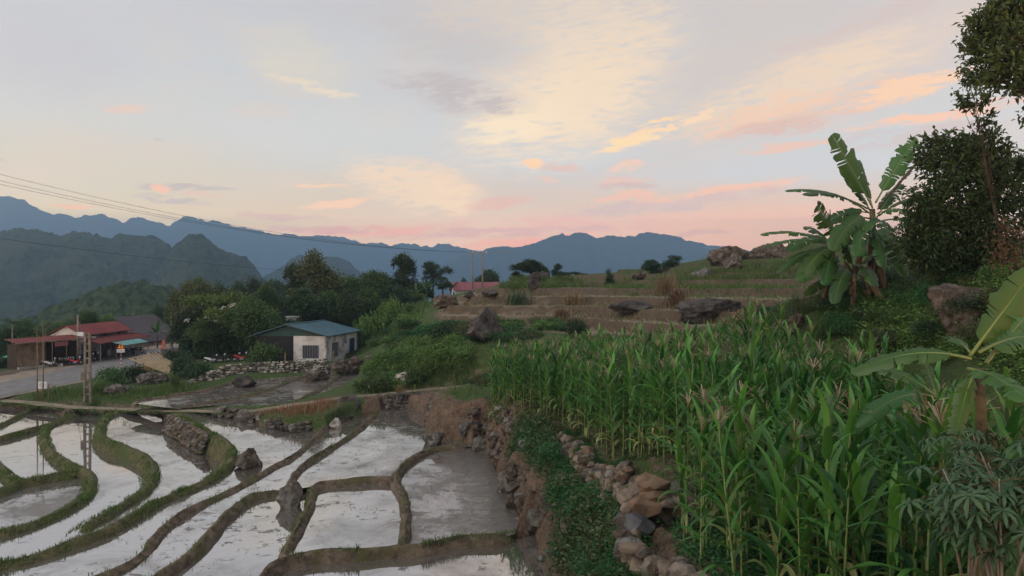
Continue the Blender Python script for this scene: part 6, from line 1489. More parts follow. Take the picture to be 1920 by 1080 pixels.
brush(hit(970, 572, 45), 1.1, 1.4, 'leaf_dark', 'dark heap of charred brush on the brown terrace')
brush(hit(1265, 568, 45), .9, 1.1, 'grass_dry', 'heap of dry stalks right of the flat rock')
brush(hit(1050, 596, 45), .8, .9, 'grass_dry', 'heap of dry brush on the lowest brown terrace')
brush(hit(1245, 548, 50), 1.0, 1.6, 'grass_dry', 'pale dry clump of tall grass on the upper terrace')
# ------------------------------------------------------------------ buildings
def wall_open(mb, a, b, z0, z1, th, opens):
    """wall from a to b (local xy), with openings (s0, s1, h0, h1) left free"""
    a = Vector((a[0], a[1], 0)); b = Vector((b[0], b[1], 0)); Ln = (b - a).length; d = (b - a).normalized(); rz = math.atan2(d.y, d.x)
    def seg_(s0, s1, h0, h1):
        if s1 - s0 < .01 or h1 - h0 < .01: return
        c = a + d * (s0 + s1) / 2; mb.box((c.x, c.y, (h0 + h1) / 2), (s1 - s0, th, h1 - h0), rz)
    x = 0
    for (s0, s1, h0, h1) in sorted(opens):
        seg_(x, s0, z0, z1); seg_(s0, s1, z0, h0); seg_(s0, s1, h1, z1); x = s1
    seg_(x, Ln, z0, z1)
def sheet(mb, pts, ribs, th=.05, lift=.045):
    """roof sheet from eave a-b to ridge d-c with standing ribs"""
    a, b, c, d = [Vector(p) for p in pts]; n = (b - a).cross(d - a).normalized()
    if n.z < 0: n = -n
    mb.poly([a, b, c, d], n * th)
    for i in range(ribs + 1):
        t = i / ribs; e = a.lerp(b, t); r = d.lerp(c, t); w = (b - a).normalized() * .045
        mb.poly([e - w + n * th, e + w + n * th, r + w + n * th, r - w + n * th], n * lift)
# --- grey house with teal roof
C0 = Wz(611, 679, -7.62); zc = -7.9
hs = empty('house', (C0[0], C0[1], zc), math.atan2(-1.15, 9.0)); Hh = 2.95; WD = 7.6; DP = 9.2
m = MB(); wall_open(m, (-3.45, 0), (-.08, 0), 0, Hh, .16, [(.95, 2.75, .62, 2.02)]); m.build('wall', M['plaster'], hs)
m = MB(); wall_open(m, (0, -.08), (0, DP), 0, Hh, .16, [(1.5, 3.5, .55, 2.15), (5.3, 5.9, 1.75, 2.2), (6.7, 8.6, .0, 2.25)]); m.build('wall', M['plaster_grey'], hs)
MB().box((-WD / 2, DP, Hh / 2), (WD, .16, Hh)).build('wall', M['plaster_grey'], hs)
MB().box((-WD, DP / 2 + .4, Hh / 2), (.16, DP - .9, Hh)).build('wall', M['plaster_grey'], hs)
MB().box((-WD / 2, DP / 2, .04), (WD - .3, DP - .3, .08)).build('floor_slab', M['concrete'], hs)
MB().box((-5.5, .03, Hh / 2), (4.1, .05, Hh)).build('tarp', M['tarp_dark'], hs)['label'] = 'black tarp closing the open bay'
MB().tube([(-WD + .1, .1, 0), (-WD + .1, .1, Hh)], .07).build('post', M['concrete_pole'], hs); MB().tube([(-5.0, .05, 0), (-5.0, .05, Hh + .9)], .05).build('post', M['metal_grey'], hs)
ap = (-4.1, Hh + 1.12)
m = MB(); m.poly([(-WD + .1, -.05, Hh - .05), (-.05, -.05, Hh - .05), (ap[0], -.05, ap[1] - .08)], (0, .05, 0)); m.build('gable_panel', M['roof_green'], hs)
m = MB()
for i in range(8): 
    x = -2.3 + i * .27; m.box((x, -.07, Hh + .15 + (-x) * .05), (.07, .03, .22 + (-x) * .10))
m.build('gable_slat', M['wood_board'], hs)
m = MB(); sheet(m, [(.42, -.55, Hh - .02), (.42, DP + .4, Hh - .02), (ap[0], DP + .4, ap[1]), (ap[0], -.55, ap[1])], 18); rf = m.build('roof', M['roof_teal'], hs)
m = MB(); sheet(m, [(-WD - .5, -.55, Hh - .12), (-WD - .5, DP + .4, Hh - .12), (ap[0] - .02, DP + .4, ap[1] - .003), (ap[0] - .02, -.55, ap[1] - .003)], 14); m.build('roof', M['roof_teal'], hs)
MB().box((ap[0], DP / 2 - .08, ap[1] + .10), (.3, DP + 1.0, .06)).build('ridge_cap', M['roof_teal'], rf)
def window(par, c, w, h, axis, bars, mat_in):
    """framed window with a grille; axis 'x' lies in the local xz plane, 'y' in the yz plane"""
    f = MB(); v = Vector(c)
    def bx(mb, du, dz, su, sz, dep, off=0):
        if axis == 'x': mb.box((v.x + du, v.y + off, v.z + dz), (su, dep, sz))
        else: mb.box((v.x - off, v.y + du, v.z + dz), (dep, su, sz))
    for s in (-1, 1): bx(f, s * (w / 2 - .03), 0, .06, h, .14); bx(f, 0, s * (h / 2 - .03), w - .12, .06, .14)
    wd = f.build('window', M['metal_grey'], par)
    g = MB(); bx(g, 0, 0, w - .1, h - .1, .02, .04); g.build('pane', mat_in, wd)
    for i in range(bars):
        b_ = MB(); bx(b_, -w / 2 + w * (i + 1) / (bars + 1), 0, .05, h - .1, .03, -.02); b_.build('bar', M['metal_grey'], wd)
    return wd
window(hs, (-3.45 + 1.85, 0, 1.32), 1.8, 1.4, 'x', 9, M['window_dark']); window(hs, (0, 2.42, 1.35), 2.0, 1.6, 'y', 8, M['window_dark']); window(hs, (0, 5.52, 1.97), .6, .45, 'y', 1, M['window_dark'])
MB().box((-.02, 7.57, 1.1), (.05, 1.85, 2.2)).build('door', M['blue_paint'], hs)
MB().tube([(.12, .9, .1), (.12, .9, Hh)], .04).build('downpipe', M['plaster'], hs); MB().tube([(.12, 4.4, .1), (.12, 4.4, Hh)], .05).build('downpipe', M['plaster_grey'], hs)
tag(hs, 'grey concrete house with teal metal roof and barred windows', 'house')
# --- fence posts in front of the house
for x, y0, y1, d, lab in ((535, 688, 662, 67.5, 'thin pale stake in front of the black tarp wall'), (625, 676, 658, 70, 'thin pale stake by the side window of the house')):
    p = W(x, y0, d); q = W(x, y1, d); tag(MB().tube([p, q], .07, 6).build('fence_post', M['bamboo_old']), lab, 'post')

# --- board hut
A = np.array([-54.3, 78.0]); B = np.array([-51.4, 84.0]); zh = -9.12
ht = empty('hut', (A[0], A[1], zh), math.atan2(B[1] - A[1], B[0] - A[0])); LH = float(np.linalg.norm(B - A))
x = 0
for i in range(7):                              # planks
    w = .42; MB().box((w / 2 + i * .435, random.uniform(-.012, .012), 1.5 + random.uniform(-.03, .03)), (w, .05, 2.95)).build('plank', M['wood_board'], ht)
for i, (s, d) in enumerate(((0, 1.7), (3.1, 1.7), (LH, 1.7))): MB().box((s, d / 2 + .05, 1.45), (.06, d, 2.9)).build('side_wall', M['wood_dark'], ht)
MB().box((LH / 2, 1.8, 1.45), (LH, .06, 2.9)).build('back_wall', M['wood_dark'], ht)
m = MB(); sheet(m, [(-.5, -1.0, 3.05), (LH + .6, -1.0, 3.15), (LH + .4, 2.0, 3.48), (-.2, 2.0, 3.38)], 16); m.build('roof', M['roof_rust'], ht)
MB().box((LH / 2 - .15, -1.03, 3.10), (LH + 1.5, .05, .13), 0, 0, -.012).build('fascia', M['wood_board'], ht)
for s in (3.3, 4.9, LH + .3): MB().tube([(s, -.85, 0), (s, -.85, 3.05)], .045).build('post', M['bamboo_old'], ht)
MB().box((1.5, -.35, .22), (3.2, .3, .44)).build('block_bench', M['concrete'], ht)
MB().box((4.3, -.9, 2.72), (1.5, .03, .5)).build('cloth_banner', M['roof_pink'], ht)
tag(ht, 'board hut with rusty red sheet roof and open front', 'hut')
st = empty('stall_table', tuple(W(124, 688, 82)))
MB().box((0, 0, .75), (2.2, .8, .05), 1.12).build('table_top', M['wood_dark'], st)
for sx_ in (-.9, .9):
    for sy_ in (-.3, .3): 
        c, s = math.cos(1.12), math.sin(1.12); MB().tube([(sx_ * c - sy_ * s, sx_ * s + sy_ * c, 0), (sx_ * c - sy_ * s, sx_ * s + sy_ * c, .75)], .03).build('leg', M['wood_dark'], st)
tag(st, 'dark wooden stall table under the hut roof', 'table')
rsx = random.Random(3)
for i in range(7):
    p = W(112 + i * 4.2, 684, 82.0 + i * .15); p[2] = W(124, 688, 82)[2] + .78
    mm_ = MB().tube([(0, 0, 0), (0, 0, .2), (0, 0, .26), (0, 0, .34)], [.09, .09, .04, .035], 7)
    tag(mm_.build('jar', M[rsx.choice(['white_paint', 'plaster_grey', 'cloth_blue', 'white_paint'])], None, True, tuple(p)), 'small pale jar on the stall table', 'jar', 'jars on the stall table')
for i, (x, y, d) in enumerate(((100, 689, 81), (112, 690, 81.4))):
    p = W(x, y, d); tag(MB().box((0, 0, .2), (.55, .4, .36), .7).box((0, 0, .40), (.58, .43, .04), .7).build('crate', M['white_paint' if i else 'wood_board'], None, False, (p[0], p[1], -9.05)), ['brown crate in front of the hut', 'white foam crate in front of the hut'][i], 'crate')

# --- red roofed shop
sh = empty('shop', (-51.4, 85.2, -9.02), R(93)); LS = 11.5; DS = 3.9; HS = 3.35
m = MB(); m.poly([(0, 0, 2.4), (0, DS, 2.4), (0, DS, HS), (0, DS / 2, HS + 1.05), (0, 0, HS)], (.12, 0, 0)); m.build('gable_wall', M['plaster'], sh)
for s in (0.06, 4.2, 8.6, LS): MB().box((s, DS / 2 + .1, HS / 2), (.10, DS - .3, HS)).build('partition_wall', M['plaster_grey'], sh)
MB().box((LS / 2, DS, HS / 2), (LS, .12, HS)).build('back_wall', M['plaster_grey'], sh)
MB().box((LS / 2, DS / 2, .05), (LS, DS, .1)).build('floor_slab', M['concrete'], sh)
m = MB(); sheet(m, [(-.25, -.3, HS - .05), (LS + .3, -.3, HS - .05), (LS + .3, DS / 2, HS + 1.1), (-.25, DS / 2, HS + 1.1)], 22); m.build('roof', M['roof_red'], sh)
m = MB(); sheet(m, [(-.25, DS + .3, HS - .05), (LS + .3, DS + .3, HS - .05), (LS + .3, DS / 2 + .02, HS + 1.095), (-.25, DS / 2 + .02, HS + 1.095)], 22); m.build('roof', M['roof_red'], sh)
m = MB(); sheet(m, [(-.6, -2.3, HS - 1.0), (LS + 1.0, -2.3, HS - 1.0), (LS + .6, -.1, HS - .45), (-.4, -.1, HS - .45)], 20); m.build('porch_roof', M['roof_rust'], sh)
m = MB(); m.poly([(2.6, -3.6, HS - 1.45), (9.0, -3.6, HS - 1.5), (9.2, -2.2, HS - 1.02), (2.2, -2.2, HS - 1.02)], (0, 0, .04)); m.build('awning', M['teal_tarp'], sh)['label'] = 'teal tarpaulin awning'
for s in (-.3, 3.4, 7.0, LS + .6): MB().tube([(s, -2.2, 0), (s, -2.2, HS - 1.0)], .05).build('post', M['metal_grey'], sh)
for i in range(5): MB().box((7.0 + i * .5, -.05, 1.15), (.46, .05, 2.2)).build('shutter', M['roof_rust'], sh)
MB().box((10.6, -.05, 1.4), (1.7, .06, 2.7)).build('wall', M['plaster'], sh)
MB().box((2.2, .4, .6), (2.4, .5, 1.1)).build('counter', M['wood_dark'], sh)
tag(sh, 'shop with bright red metal roof and teal awning', 'shop')
for i, (x, y, c) in enumerate(((205, 671, 'white_paint'), (212, 670, 'metal_grey'))):
    p = W(x, y, 92); tag(MB().tube([(0, 0, 0), (0, 0, .1), (0, 0, .75), (0, 0, .8)], [.22, .26, .26, .2], 10).build('barrel', M[c], None, True, (p[0], p[1], -8.75)), ['white plastic barrel by the red shutters', 'grey barrel by the red shutters'][i], 'barrel')
# --- grey roof
g = empty('house', (0, 0, 0)); rl = Vector(W(208, 596, 112)); rr_ = Vector(W(289, 590.5, 113)); el_ = Vector(W(238, 646, 104)); er = Vector(W(343, 635, 106))
m = MB(); sheet(m, [el_, er, rr_, rl], 24, .08); m.build('roof', M['roof_grey'], g)
bl_ = rl * 2 - el_; br = rr_ * 2 - er; bl_.z = el_.z; br.z = er.z
m = MB(); sheet(m, [bl_, br, rr_ + Vector((0, .03, 0)), rl + Vector((0, .03, 0))], 12, .08); m.build('roof', M['roof_grey'], g)
cc = [el_.lerp(rl, .10), er.lerp(rr_, .10), br.lerp(rr_, .10), bl_.lerp(rl, .10)]
m = MB()
for i in range(4):
    a_, b_ = cc[i], cc[(i + 1) % 4]; za = -11.5; m.poly([(a_.x, a_.y, za), (b_.x, b_.y, za), (b_.x, b_.y, el_.z + .25), (a_.x, a_.y, el_.z + .25)])
m.poly([cc[0], cc[3], rl - Vector((0, 0, .15))]); m.poly([cc[1], cc[2], rr_ - Vector((0, 0, .15))]); m.build('wall', M['plaster_grey'], g)
tag(g, 'big barn like house with a steep dark grey roof', 'house')
# --- far houses
def small_house(p, rz, w, l, h, rh, roof, label, wall='plaster'):
    o = empty('house', p, rz); m = MB(); m.poly([(-l / 2, -w / 2, 0), (-l / 2, w / 2, 0), (-l / 2, w / 2, h), (-l / 2, 0, h + rh), (-l / 2, -w / 2, h)], (l, 0, 0)); m.build('wall', M[wall], o)
    for s in (-1, 1):
        m = MB(); sheet(m, [(-l / 2 - .4, s * (w / 2 + .4), h - .15), (l / 2 + .4, s * (w / 2 + .4), h - .15), (l / 2 + .4, .0, h + rh + .12), (-l / 2 - .4, 0, h + rh + .12)], 12); m.build('roof', M[roof], o)
    MB().box((-l / 2 - .03, 0, h * .55), (.06, w * .22, h * .4)).build('window', M['window_dark'], o)
    MB().box((0, -w / 2 - .03, h * .45), (1.0, .06, h * .8)).build('door', M['wood_dark'], o)
    return tag(o, label, 'house')
p = W(888, 562, 120); small_house((p[0] + .3, p[1], (540 - 560) / F * 120), R(14), 4.0, 7.4, 1.5, 1.15, 'roof_pink', 'white house with pink red roof below the twin poles', 'white_paint')
p = W(505, 590, 124); small_house((p[0], p[1], (540 - 592) / F * 124), R(20), 2.6, 2.2, 1.7, .8, 'roof_rust', 'little house with reddish roof deep in the trees')
p = W(553, 618, 88); tag(MB().box((0, 0, .5), (1.9, 1.2, 1.0)).box((0, 0, 1.03), (2.0, 1.3, .06)).build('water_tank', M['white_paint'], None, False, (p[0], p[1], (540 - 609) / F * 88)), 'white box shaped tank seen just over the teal roof', 'tank')

# ------------------------------------------------------------------ culvert parapet, bamboo rack, signs, poles
cv = empty('culvert', tuple(W(325, 664, 93)))
MB().box((0, 0, .35), (3.6, .3, .9), .95).build('parapet', M['concrete'], cv); MB().box((-1.75, -1.6, -.1), (1.4, .5, .9), .95).build('shade_block', M['black'], cv); MB().box((-1.9, -2.5, -.05), (.35, .5, 1.2), .95).build('pillar', M['concrete'], cv)  # solid black block stands in for the shade inside the culvert
tag(cv, 'concrete culvert parapet with black block for its shaded mouth beside the road', 'culvert')
for i in range(10):
    t = i / 9; a = W(243 + 48 * t, 672 - 11 * t, 79 + 3 * t); b = W(333 + 6 * t, 706 - 19 * t, 69.5 + 2.5 * t)
    mid = (a + b) / 2 - np.array([0, 0, .08])
    tag(MB().tube([a, mid, b], [.07, .065, .055], 6).build('bamboo_pole', M['bamboo']), 'long pale bamboo pole leaning side by side on the roadside rack', 'bamboo pole', 'bamboo poles on the rack')
rk = empty('bamboo_rack', tuple(W(290, 715, 78))); 
for (x, y0, y1, d) in ((254, 698, 670, 78), (269, 704, 680, 75.5), (302, 692, 662, 80), (322, 716, 694, 70.5)):
    a = Vector(W(x, y0, d)) - rk.location; b = Vector(W(x, y1, d)) - rk.location; MB().tube([a, b], .06, 6).build('post', M['bamboo_old'], rk)
for (x0, y0, d0_, x1, y1, d1_) in ((250, 673, 78.5, 302, 663, 81.5), (296, 690, 74, 326, 679, 76)):
    MB().tube([Vector(W(x0, y0, d0_)) - rk.location, Vector(W(x1, y1, d1_)) - rk.location], .045, 6).build('crossbar', M['bamboo_old'], rk)
tag(rk, 'weathered post rack carrying the bamboo poles', 'rack')
brush(hit(262, 702, 60), 1.0, .8, 'grass_red', 'heap of brown dead plants under the bamboo rack')
# concrete lattice pole
P0 = hit(164, 753, 45); Hp = (753 - 628) / F * P0[1]
cpole = empty('utility_pole', tuple(P0), .2)
for s in (-1, 1): m = MB(); m.poly([(s * .21 - .075, -.10, -.2), (s * .21 + .075, -.10, -.2), (s * .21 + .075, .10, -.2), (s * .21 - .075, .10, -.2)], (-s * .06, 0, Hp + .2)); m.build('pole_leg', M['concrete_pole'], cpole)
for i in range(9): MB().box((0, 0, .5 + i * (Hp - .7) / 8), (.36 - i * .012, .14, .12)).build('rung', M['concrete_pole'], cpole)
MB().box((0, 0, Hp + .04), (.42, .2, .12)).build('pole_cap', M['concrete_pole'], cpole); MB().box((-.34, 0, 1.9), (.22, .25, .7)).build('meter_box', M['concrete_pole'], cpole)
m = MB().box((0, 0, Hp - .25), (1.2, .07, .07)); m.build('crossarm', M['metal_grey'], cpole)
tag(cpole, 'concrete ladder shaped utility pole standing by the footpath', 'utility pole')
def pole(x, y0, y1, d, r, mat, label, name='utility_pole', extra=None):
    a = W(x, y0, d); b = W(x + .6, y1, d); o = empty(name, tuple(a)); h = b[2] - a[2]
    MB().tube([(0, 0, -.3), (0, 0, h)], [r, r * .65], 8).build('shaft', M[mat], o, True)
    if extra: extra(o, h)
    return tag(o, label, 'pole')
def ex1(o, h): MB().box((.35, -.1, h * .56), (.75, .05, .45)).build('plate', M['white_paint'], o); MB().box((0, 0, h * .9), (.8, .06, .06)).build('crossarm', M['wood_dark'], o)
pole(146, 672, 590, 83, .15, 'concrete_pole', 'brown utility pole with a white plate in front of the shop', extra=ex1)
pole(322, 662, 572, 93, .16, 'concrete', 'pale concrete pole beside the road below the trees', extra=lambda o, h: MB().box((0, 0, h * .96), (.9, .07, .07)).build('crossarm', M['metal_grey'], o))
for x, y0, y1, lab in ((69.5, 746, 612, 'thin shorter bamboo mast beside the notice board'), (80.5, 748, 600, 'thin taller bamboo mast with a leafy tip beside the notice board')):
    d = 56.5; a = W(x, y0, d); b = W(x - .5, y1, d); o = empty('bamboo_mast', tuple(a)); h = b[2] - a[2]; MB().tube([(0, 0, -.2), (.03, 0, h * .5), (0, 0, h)], [.06, .045, .02], 6).build('shaft', M['bamboo_old'], o, True)
    rs2 = np.random.default_rng(4); n = 30; V_, F_ = leaf_cards(np.c_[rs2.normal(0, .05, (n, 2)), h - rs2.uniform(0, .7, n)], rs2.normal(0, 1, (n, 3)), .28, .05, rs2)
    obj('tip_leaves', mesh_np('tip_leaves', V_, F_, M['grass'], smooth=False, tint=np.full(len(V_), .5)), o); tag(o, lab, 'mast')
nb = empty('notice_board', tuple(W(79, 748, 57))); q = 57 / F
for dx in (-8, 12): MB().box((dx * q, 0, .55), (.06, .06, 1.3)).build('post', M['bamboo_old'], nb)
bd = MB().box((1 * q, -.05, 26 * q), (17.5 * q, .03, 13 * q)).build('board', M['white_paint'], nb)
m = MB()
for i, (w, z) in enumerate(((9, 29.5), (12, 27), (11, 25), (7, 23))): m.box((1 * q, -.068, z * q), (w * q, .004, .7 * q))
m.build('lettering', M['metal_grey'], bd); tag(nb, 'small white notice board on posts at the path junction', 'sign')
# warning sign
ws = empty('warning_sign', (*W(227, 692, 80)[:2], (540 - 693) / F * 80)); q = 80 / F; rzs = .1
for i in range(7): MB().tube([(0, 0, i * 3.6 * q), (0, 0, (i + 1) * 3.6 * q)], .045, 8).build('pole_band', M['white_paint' if i % 2 else 'sign_red'], ws)
MB().tube([(0, 0, 7 * 3.6 * q), (0, 0, 50 * q)], .045, 8).build('pole', M['metal_grey'], ws)
def tri(s, zc, y, th): return [(-s * .5, y, zc - s * .43), (s * .5, y, zc - s * .43), (0, y, zc + s * .43)], (0, th, 0)
tz = 45.5 * q; S_ = 14 * q
t1 = MB().poly(*tri(S_, tz, -.07, .02)).build('triangle_plate', M['sign_red'], ws); t2 = MB().poly(*tri(S_ * .80, tz - .01, -.078, .006)).build('triangle_face', M['sign_orange'], t1)
m = MB(); m.tube([(0, -.084, tz + .10), (0, -.084, tz + .16)], .045, 8); m.poly([(-.05, -.083, tz - .22), (.07, -.083, tz - .22), (.09, -.083, tz + .06), (.0, -.083, tz + .09), (-.07, -.083, tz - .02)], (0, .004, 0)); m.build('pictogram', M['black'], t1)
pl = MB().box((0, -.06, 35.3 * q), (14.5 * q, .03, 6.2 * q)).build('text_plate', M['white_paint'], ws)
cu = bpy.data.curves.new('plate_text', 'FONT'); cu.body = '270m'; cu.size = 5.0 * q; cu.align_x = 'CENTER'; cu.align_y = 'CENTER'; cu.extrude = .004
tmp = link(bpy.data.objects.new('plate_text', cu)); dg = bpy.context.evaluated_depsgraph_get(); tme = bpy.data.meshes.new_from_object(tmp.evaluated_get(dg)); bpy.data.objects.remove(tmp)
tme.materials.clear(); tme.materials.append(M['black']); to = obj('plate_text', tme, pl); to.location = (0, -.082, 35.3 * q); to.rotation_euler = (R(90), 0, 0)
m = MB()
for s in (-1, 1): m.box((s * 6.2 * q, -.078, 35.3 * q), (.35 * q, .006, 4 * q))
m.build('bracket_mark', M['black'], pl)
tag(ws, 'orange triangle warning sign over a white plate on red and white post', 'road sign')
# twin poles on the crest
tw_ = empty('utility_pole', tuple(W(895, 552, 118))); q = 118 / F
for dx, t in ((-9, 474), (9.5, 472)): MB().tube([(dx * q, 0, -2.5), (dx * q, 0, (552 - t) * q)], [.17, .12], 8).build('shaft', M['concrete_pole'], tw_, True)
MB().box((0, 0, 77.5 * q), (38 * q, .12, .12)).build('crossarm', M['metal_grey'], tw_); MB().box((4, 0, 79 * q - .1), (2.2, .1, .1)).build('crossarm', M['metal_grey'], tw_)
for dx in (-17, -9, 0, 9.5, 17): MB().tube([(dx * q, 0, 78 * q), (dx * q, 0, 81 * q)], .06, 6).build('insulator', M['plaster'], tw_)
tag(tw_, 'twin concrete utility poles joined by a crossarm on the crest', 'utility pole')
def wire(a, b, sag, r, label):
    a = np.array(a); b = np.array(b); pts = [a + (b - a) * t - np.array([0, 0, sag * 4 * t * (1 - t)]) for t in np.linspace(0, 1, 28)]
    return tag(MB().tube(pts, r, 5).build('power_line', M['wire'], None, True), label, 'power line', 'power lines')
for i, (y, e) in enumerate(((300, (878, 473)), (314, (890, 473)), (322, (905, 473)))):
    wire(W(-120, y - 4, 70), W(*e, 118), 1.9, .017, ['highest of the three wires crossing the sky to the twin poles', 'middle wire of the three crossing the sky to the twin poles', 'lowest of the three wires crossing the sky to the twin poles'][i])
wire(W(-150, 425, 66), W(560, 508, 108), 0.5, .018, 'single dark cable running lower across the wooded hill')
wire(W(905, 473, 118), W(1250, 430, 260), 3, .03, 'faint wire leaving the twin poles towards the mountain') if False else None
wire(np.array(P0) + np.array([0, 0, Hp - .2]), W(146, 595, 83), .35, .018, 'short slack cable from the ladder pole to the shop pole')

# ------------------------------------------------------------------ motorbikes
def ring(mb, c, r, t, n=14):
    pts = [Vector(c) + Vector((r * math.cos(a), 0, r * math.sin(a))) for a in np.linspace(0, 2 * math.pi, n + 1)]; mb.tube(pts, t, 5, False)
def bike_parts(paint):
    P_ = []
    for x in (-.62, .62):
        m = MB(); ring(m, (x, 0, .29), .25, .045); tyre = ('wheel', m.mesh('wheel', M['rubber'], True)); P_.append(tyre)
        m = MB()
        for k in range(6): a = k * math.pi / 6; m.tube([(x - .22 * math.cos(a), 0, .29 - .22 * math.sin(a)), (x + .22 * math.cos(a), 0, .29 + .22 * math.sin(a))], .01, 4)
        m.tube([(x, -.05, .29), (x, .05, .29)], .05, 8); P_.append(('rim', m.mesh('rim', M['chrome'], True)))
    m = MB(); m.poly([(-.75, -.10, .62), (-.25, -.13, .42), (.10, -.12, .34), (.36, -.10, .42), (.42, -.08, .60), (.10, -.10, .50), (-.2, -.12, .66), (-.78, -.08, .74)], (0, .22, 0)); P_.append(('body', m.mesh('body', paint)))
    m = MB(); m.poly([(.36, -.20, .35), (.48, -.16, .88), (.52, -.10, .92), (.44, -.10, .36)], (0, .36, 0)); P_.append(('leg_shield', m.mesh('leg_shield', paint)))
    m = MB(); m.box((-.28, 0, .76), (.72, .24, .10), 0, 0, .06); P_.append(('seat', m.mesh('seat', M['black'])))
    m = MB(); m.tube([(.62, 0, .29), (.48, 0, .78), (.42, 0, 1.0)], .04, 6); P_.append(('fork', m.mesh('fork', M['chrome'], True)))
    m = MB(); m.tube([(.34, -.34, 1.02), (.44, -.12, 1.0), (.44, .12, 1.0), (.34, .34, 1.02)], .022, 6); m.tube([(.40, -.26, 1.02), (.40, -.32, 1.2)], .012, 4); m.tube([(.40, .26, 1.02), (.40, .32, 1.2)], .012, 4); P_.append(('handlebar', m.mesh('handlebar', M['black'], True)))
    m = MB(); m.box((.50, 0, .95), (.14, .2, .16)); P_.append(('headlamp', m.mesh('headlamp', M['white_paint'])))
    m = MB(); m.box((.05, 0, .33), (.36, .22, .22)); m.tube([(.0, .14, .25), (-.7, .16, .32)], .045, 6); P_.append(('engine', m.mesh('engine', M['metal_grey'])))
    return P_
BK = {k: bike_parts(M[k]) for k in ('red_paint', 'black', 'white_paint', 'blue_paint')}
def bike(p, rz, col, label):
    o = empty('motorbike', tuple(p), rz); o.rotation_euler = (R(-7), 0, rz); wheel = None
    for nm, me in BK[col]:
        if nm == 'rim': obj(nm, me, wheel)
        else:
            c = obj(nm, me, o)
            if nm == 'wheel': wheel = c
    return tag(o, label, 'motorbike', 'parked motorbikes')
ZR = -9.02
for x, y, d, rz, col, lab in ((93, 690, 80.5, .5, 'white_paint', 'white motorbike at the corner of the board hut'), (140, 686, 82.0, .15, 'red_paint', 'red motorbike nearest the ladder pole'), (150, 684, 83.4, .25, 'blue_paint', 'dark blue motorbike beside the red one'), (166, 680, 85.0, .6, 'black', 'black motorbike just right of the ladder pole'), (176, 678, 86.2, .8, 'black', 'second black motorbike right of the ladder pole'),
                              (240, 666, 93, 1.2, 'black', 'black motorbike left of the person in white'), (258, 664, 94, .9, 'black', 'black motorbike right of the person in white')):
    p = W(x, y, d); bike((p[0], p[1], gz(p[0], p[1]) + .06), rz, col, lab)
for x, y, d, rz, col, lab in ((452, 676, 76, .2, 'red_paint', 'red motorbike under the tree beside the house'), (440, 677, 76.6, .4, 'black', 'black motorbike second from the leafy shrub'), (412, 676, 77.5, .1, 'black', 'black motorbike under the trees, middle of the row'), (397, 675, 78, .3, 'white_paint', 'white motorbike farthest from the house under the trees')):
    p = W(x, y, d); bike((p[0], p[1], gz(p[0], p[1])), rz, col, lab)
# ------------------------------------------------------------------ people
def person(p, rz, label, shirt, trousers, pose='stand'):
    J = {'pel': (0, 0, .92, .13), 'waist': (0, 0, 1.06, .12), 'chest': (0, 0, 1.28, .145), 'neck': (0, 0, 1.45, .055), 'head0': (0.01, 0, 1.53, .075), 'head1': (.015, 0, 1.62, .09), 'head2': (.01, 0, 1.69, .06)}
    for s, n in ((1, 'l'), (-1, 'r')):
        J['hip' + n] = (0, s * .09, .88, .09); J['kn' + n] = (.03 * s, s * .10, .48, .06); J['an' + n] = (-.02 * s, s * .10, .09, .04); J['to' + n] = (.14, s * .11, .035, .035)
        J['sh' + n] = (0, s * .19, 1.38, .06); J['el' + n] = (.02, s * .25, 1.10, .045); J['wr' + n] = (.20, s * .20, .97, .03); J['ha' + n] = (.28, s * .19, .95, .035)
    E_ = [('pel', 'waist'), ('waist', 'chest'), ('chest', 'neck'), ('neck', 'head0'), ('head0', 'head1'), ('head1', 'head2')]
    for n in 'lr': E_ += [('pel', 'hip' + n), ('hip' + n, 'kn' + n), ('kn' + n, 'an' + n), ('an' + n, 'to' + n), ('chest', 'sh' + n), ('sh' + n, 'el' + n), ('el' + n, 'wr' + n), ('wr' + n, 'ha' + n)]
    ks = list(J); me = bpy.data.meshes.new('person'); me.from_pydata([J[k][:3] for k in ks], [(ks.index(a), ks.index(b)) for a, b in E_], []); o = link(bpy.data.objects.new('person', me))
    sk = o.modifiers.new('skin', 'SKIN'); sv = me.skin_vertices[0].data
    for i, k in enumerate(ks): sv[i].radius = (J[k][3], J[k][3]); sv[i].use_root = (k == 'pel')
    o.modifiers.new('sub', 'SUBSURF').levels = 1; o.modifiers['sub'].render_levels = 1
    dg = bpy.context.evaluated_depsgraph_get(); nm = bpy.data.meshes.new_from_object(o.evaluated_get(dg)); o.modifiers.clear(); o.data = nm
    nm.materials.clear()
    for mt in (shirt, trousers, 'skin', 'hair', 'black'): nm.materials.append(M[mt])
    for f in nm.polygons:
        c = f.center; f.use_smooth = True
        f.material_index = 4 if c.z < .07 else 1 if c.z < .96 and abs(c.y) < .17 and c.x < .12 else 2 if c.z > 1.44 or c.x > .1 else 0
        if c.z > 1.60 or (c.z > 1.5 and c.x < -.04): f.material_index = 3
    o.location = p; o.rotation_euler = (0, 0, rz); return tag(o, label, 'person')
p = W(250, 671, 92); person((p[0], p[1], gz(p[0], p[1]) + .05), -.6, 'person in a white shirt standing among the motorbikes by the road', 'cloth_white', 'cloth_dark')
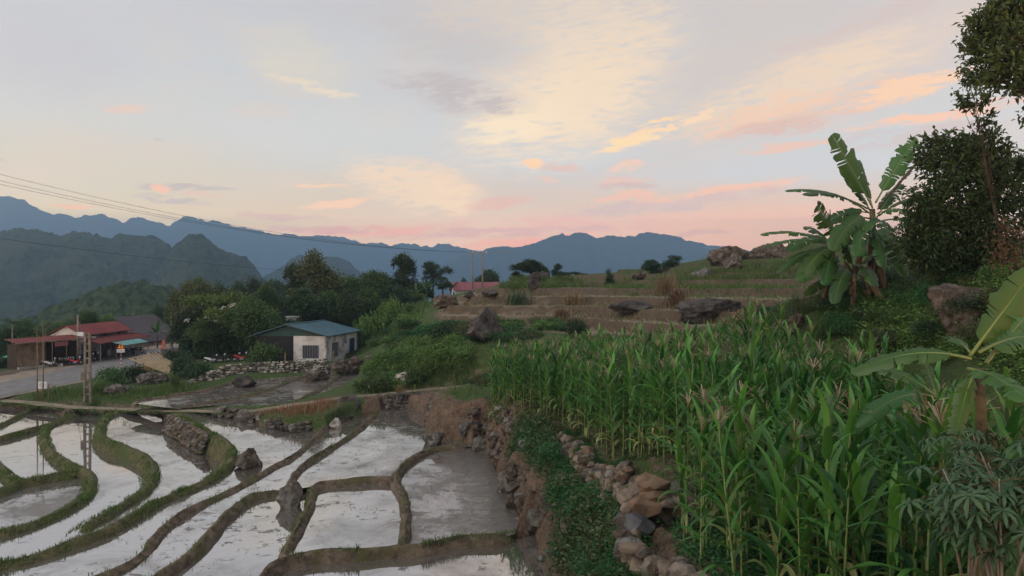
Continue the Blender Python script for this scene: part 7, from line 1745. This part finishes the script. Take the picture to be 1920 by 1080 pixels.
p = W(150, 684, 84.5); person((p[0], p[1], gz(p[0], p[1]) + .05), -1.0, 'person in a pale blue shirt standing in front of the shop', 'cloth_blue', 'cloth_dark')
# umbrella and red sheet
um = empty('umbrella', tuple(W(24, 697, 80))); q = 80 / F
MB().tube([(0, 0, 0), (0, 0, 33 * q)], .03, 6).build('pole', M['metal_grey'], um); V_ = [(0, 0, 35 * q)]; 
V_ += [(1.0 * math.cos(k * math.pi / 4), 1.0 * math.sin(k * math.pi / 4), 28.5 * q) for k in range(8)]
MB().add(V_, [(0, 1 + k, 1 + (k + 1) % 8) for k in range(8)]).build('canopy', M['umbrella'], um); tag(um, 'green umbrella standing beside the board hut', 'umbrella')
p = W(305, 655, 96); q = 96 / F
bn = empty('banner', tuple(p)); m = MB(); m.poly([(-.22, 0, 0), (.22, 0, .05), (.32, 0, 1.2), (-.05, 0, 1.25)], (0, .05, 0)); m.build('cloth', M['orange_paint'], bn); MB().tube([(.28, .08, -.8), (.34, .08, 1.35)], .03, 6).build('pole', M['metal_grey'], bn)
tag(bn, 'orange red banner hanging by the road bend', 'banner')
p = W(296, 655, 99); pz = gz(p[0], p[1])
def free_banana(x, y, d, h, label, seed):
    p = W(x, y, d); rs = random.Random(seed); lv = []; fk = p + np.array([0, 0, h * .5])
    for i in range(8):
        a = i * .785 + rs.uniform(-.3, .3); el = rs.uniform(.1, 1.3); r = h * .55; lv.append((fk, fk + np.array([r * math.cos(a) * math.cos(el), r * math.sin(a) * math.cos(el), r * math.sin(el) * 1.0]), h * .14, .16, None, 0))
    banana(p, fk, lv, label, .09, seed, group='village banana plants')
free_banana(295, 652, 99, 3.6, 'banana plant before the grey roof with one bright upright leaf', 31)
for i, (x, y, d) in enumerate(((700, 585, 104), (735, 578, 104), (780, 570, 104), (800, 565, 106), (845, 560, 118))):
    free_banana(x, y, d, 3.4, ['banana plant on the slope above the house, first from the left', 'banana plant on the slope above the house, second from the left', 'banana plant under the gappy dark tree', 'banana plant just left of the brown rubble hump', 'small banana plant at the white gable'][i], 40 + i)
scene.cycles.use_adaptive_sampling = True
scene.cycles.adaptive_threshold = 0.02
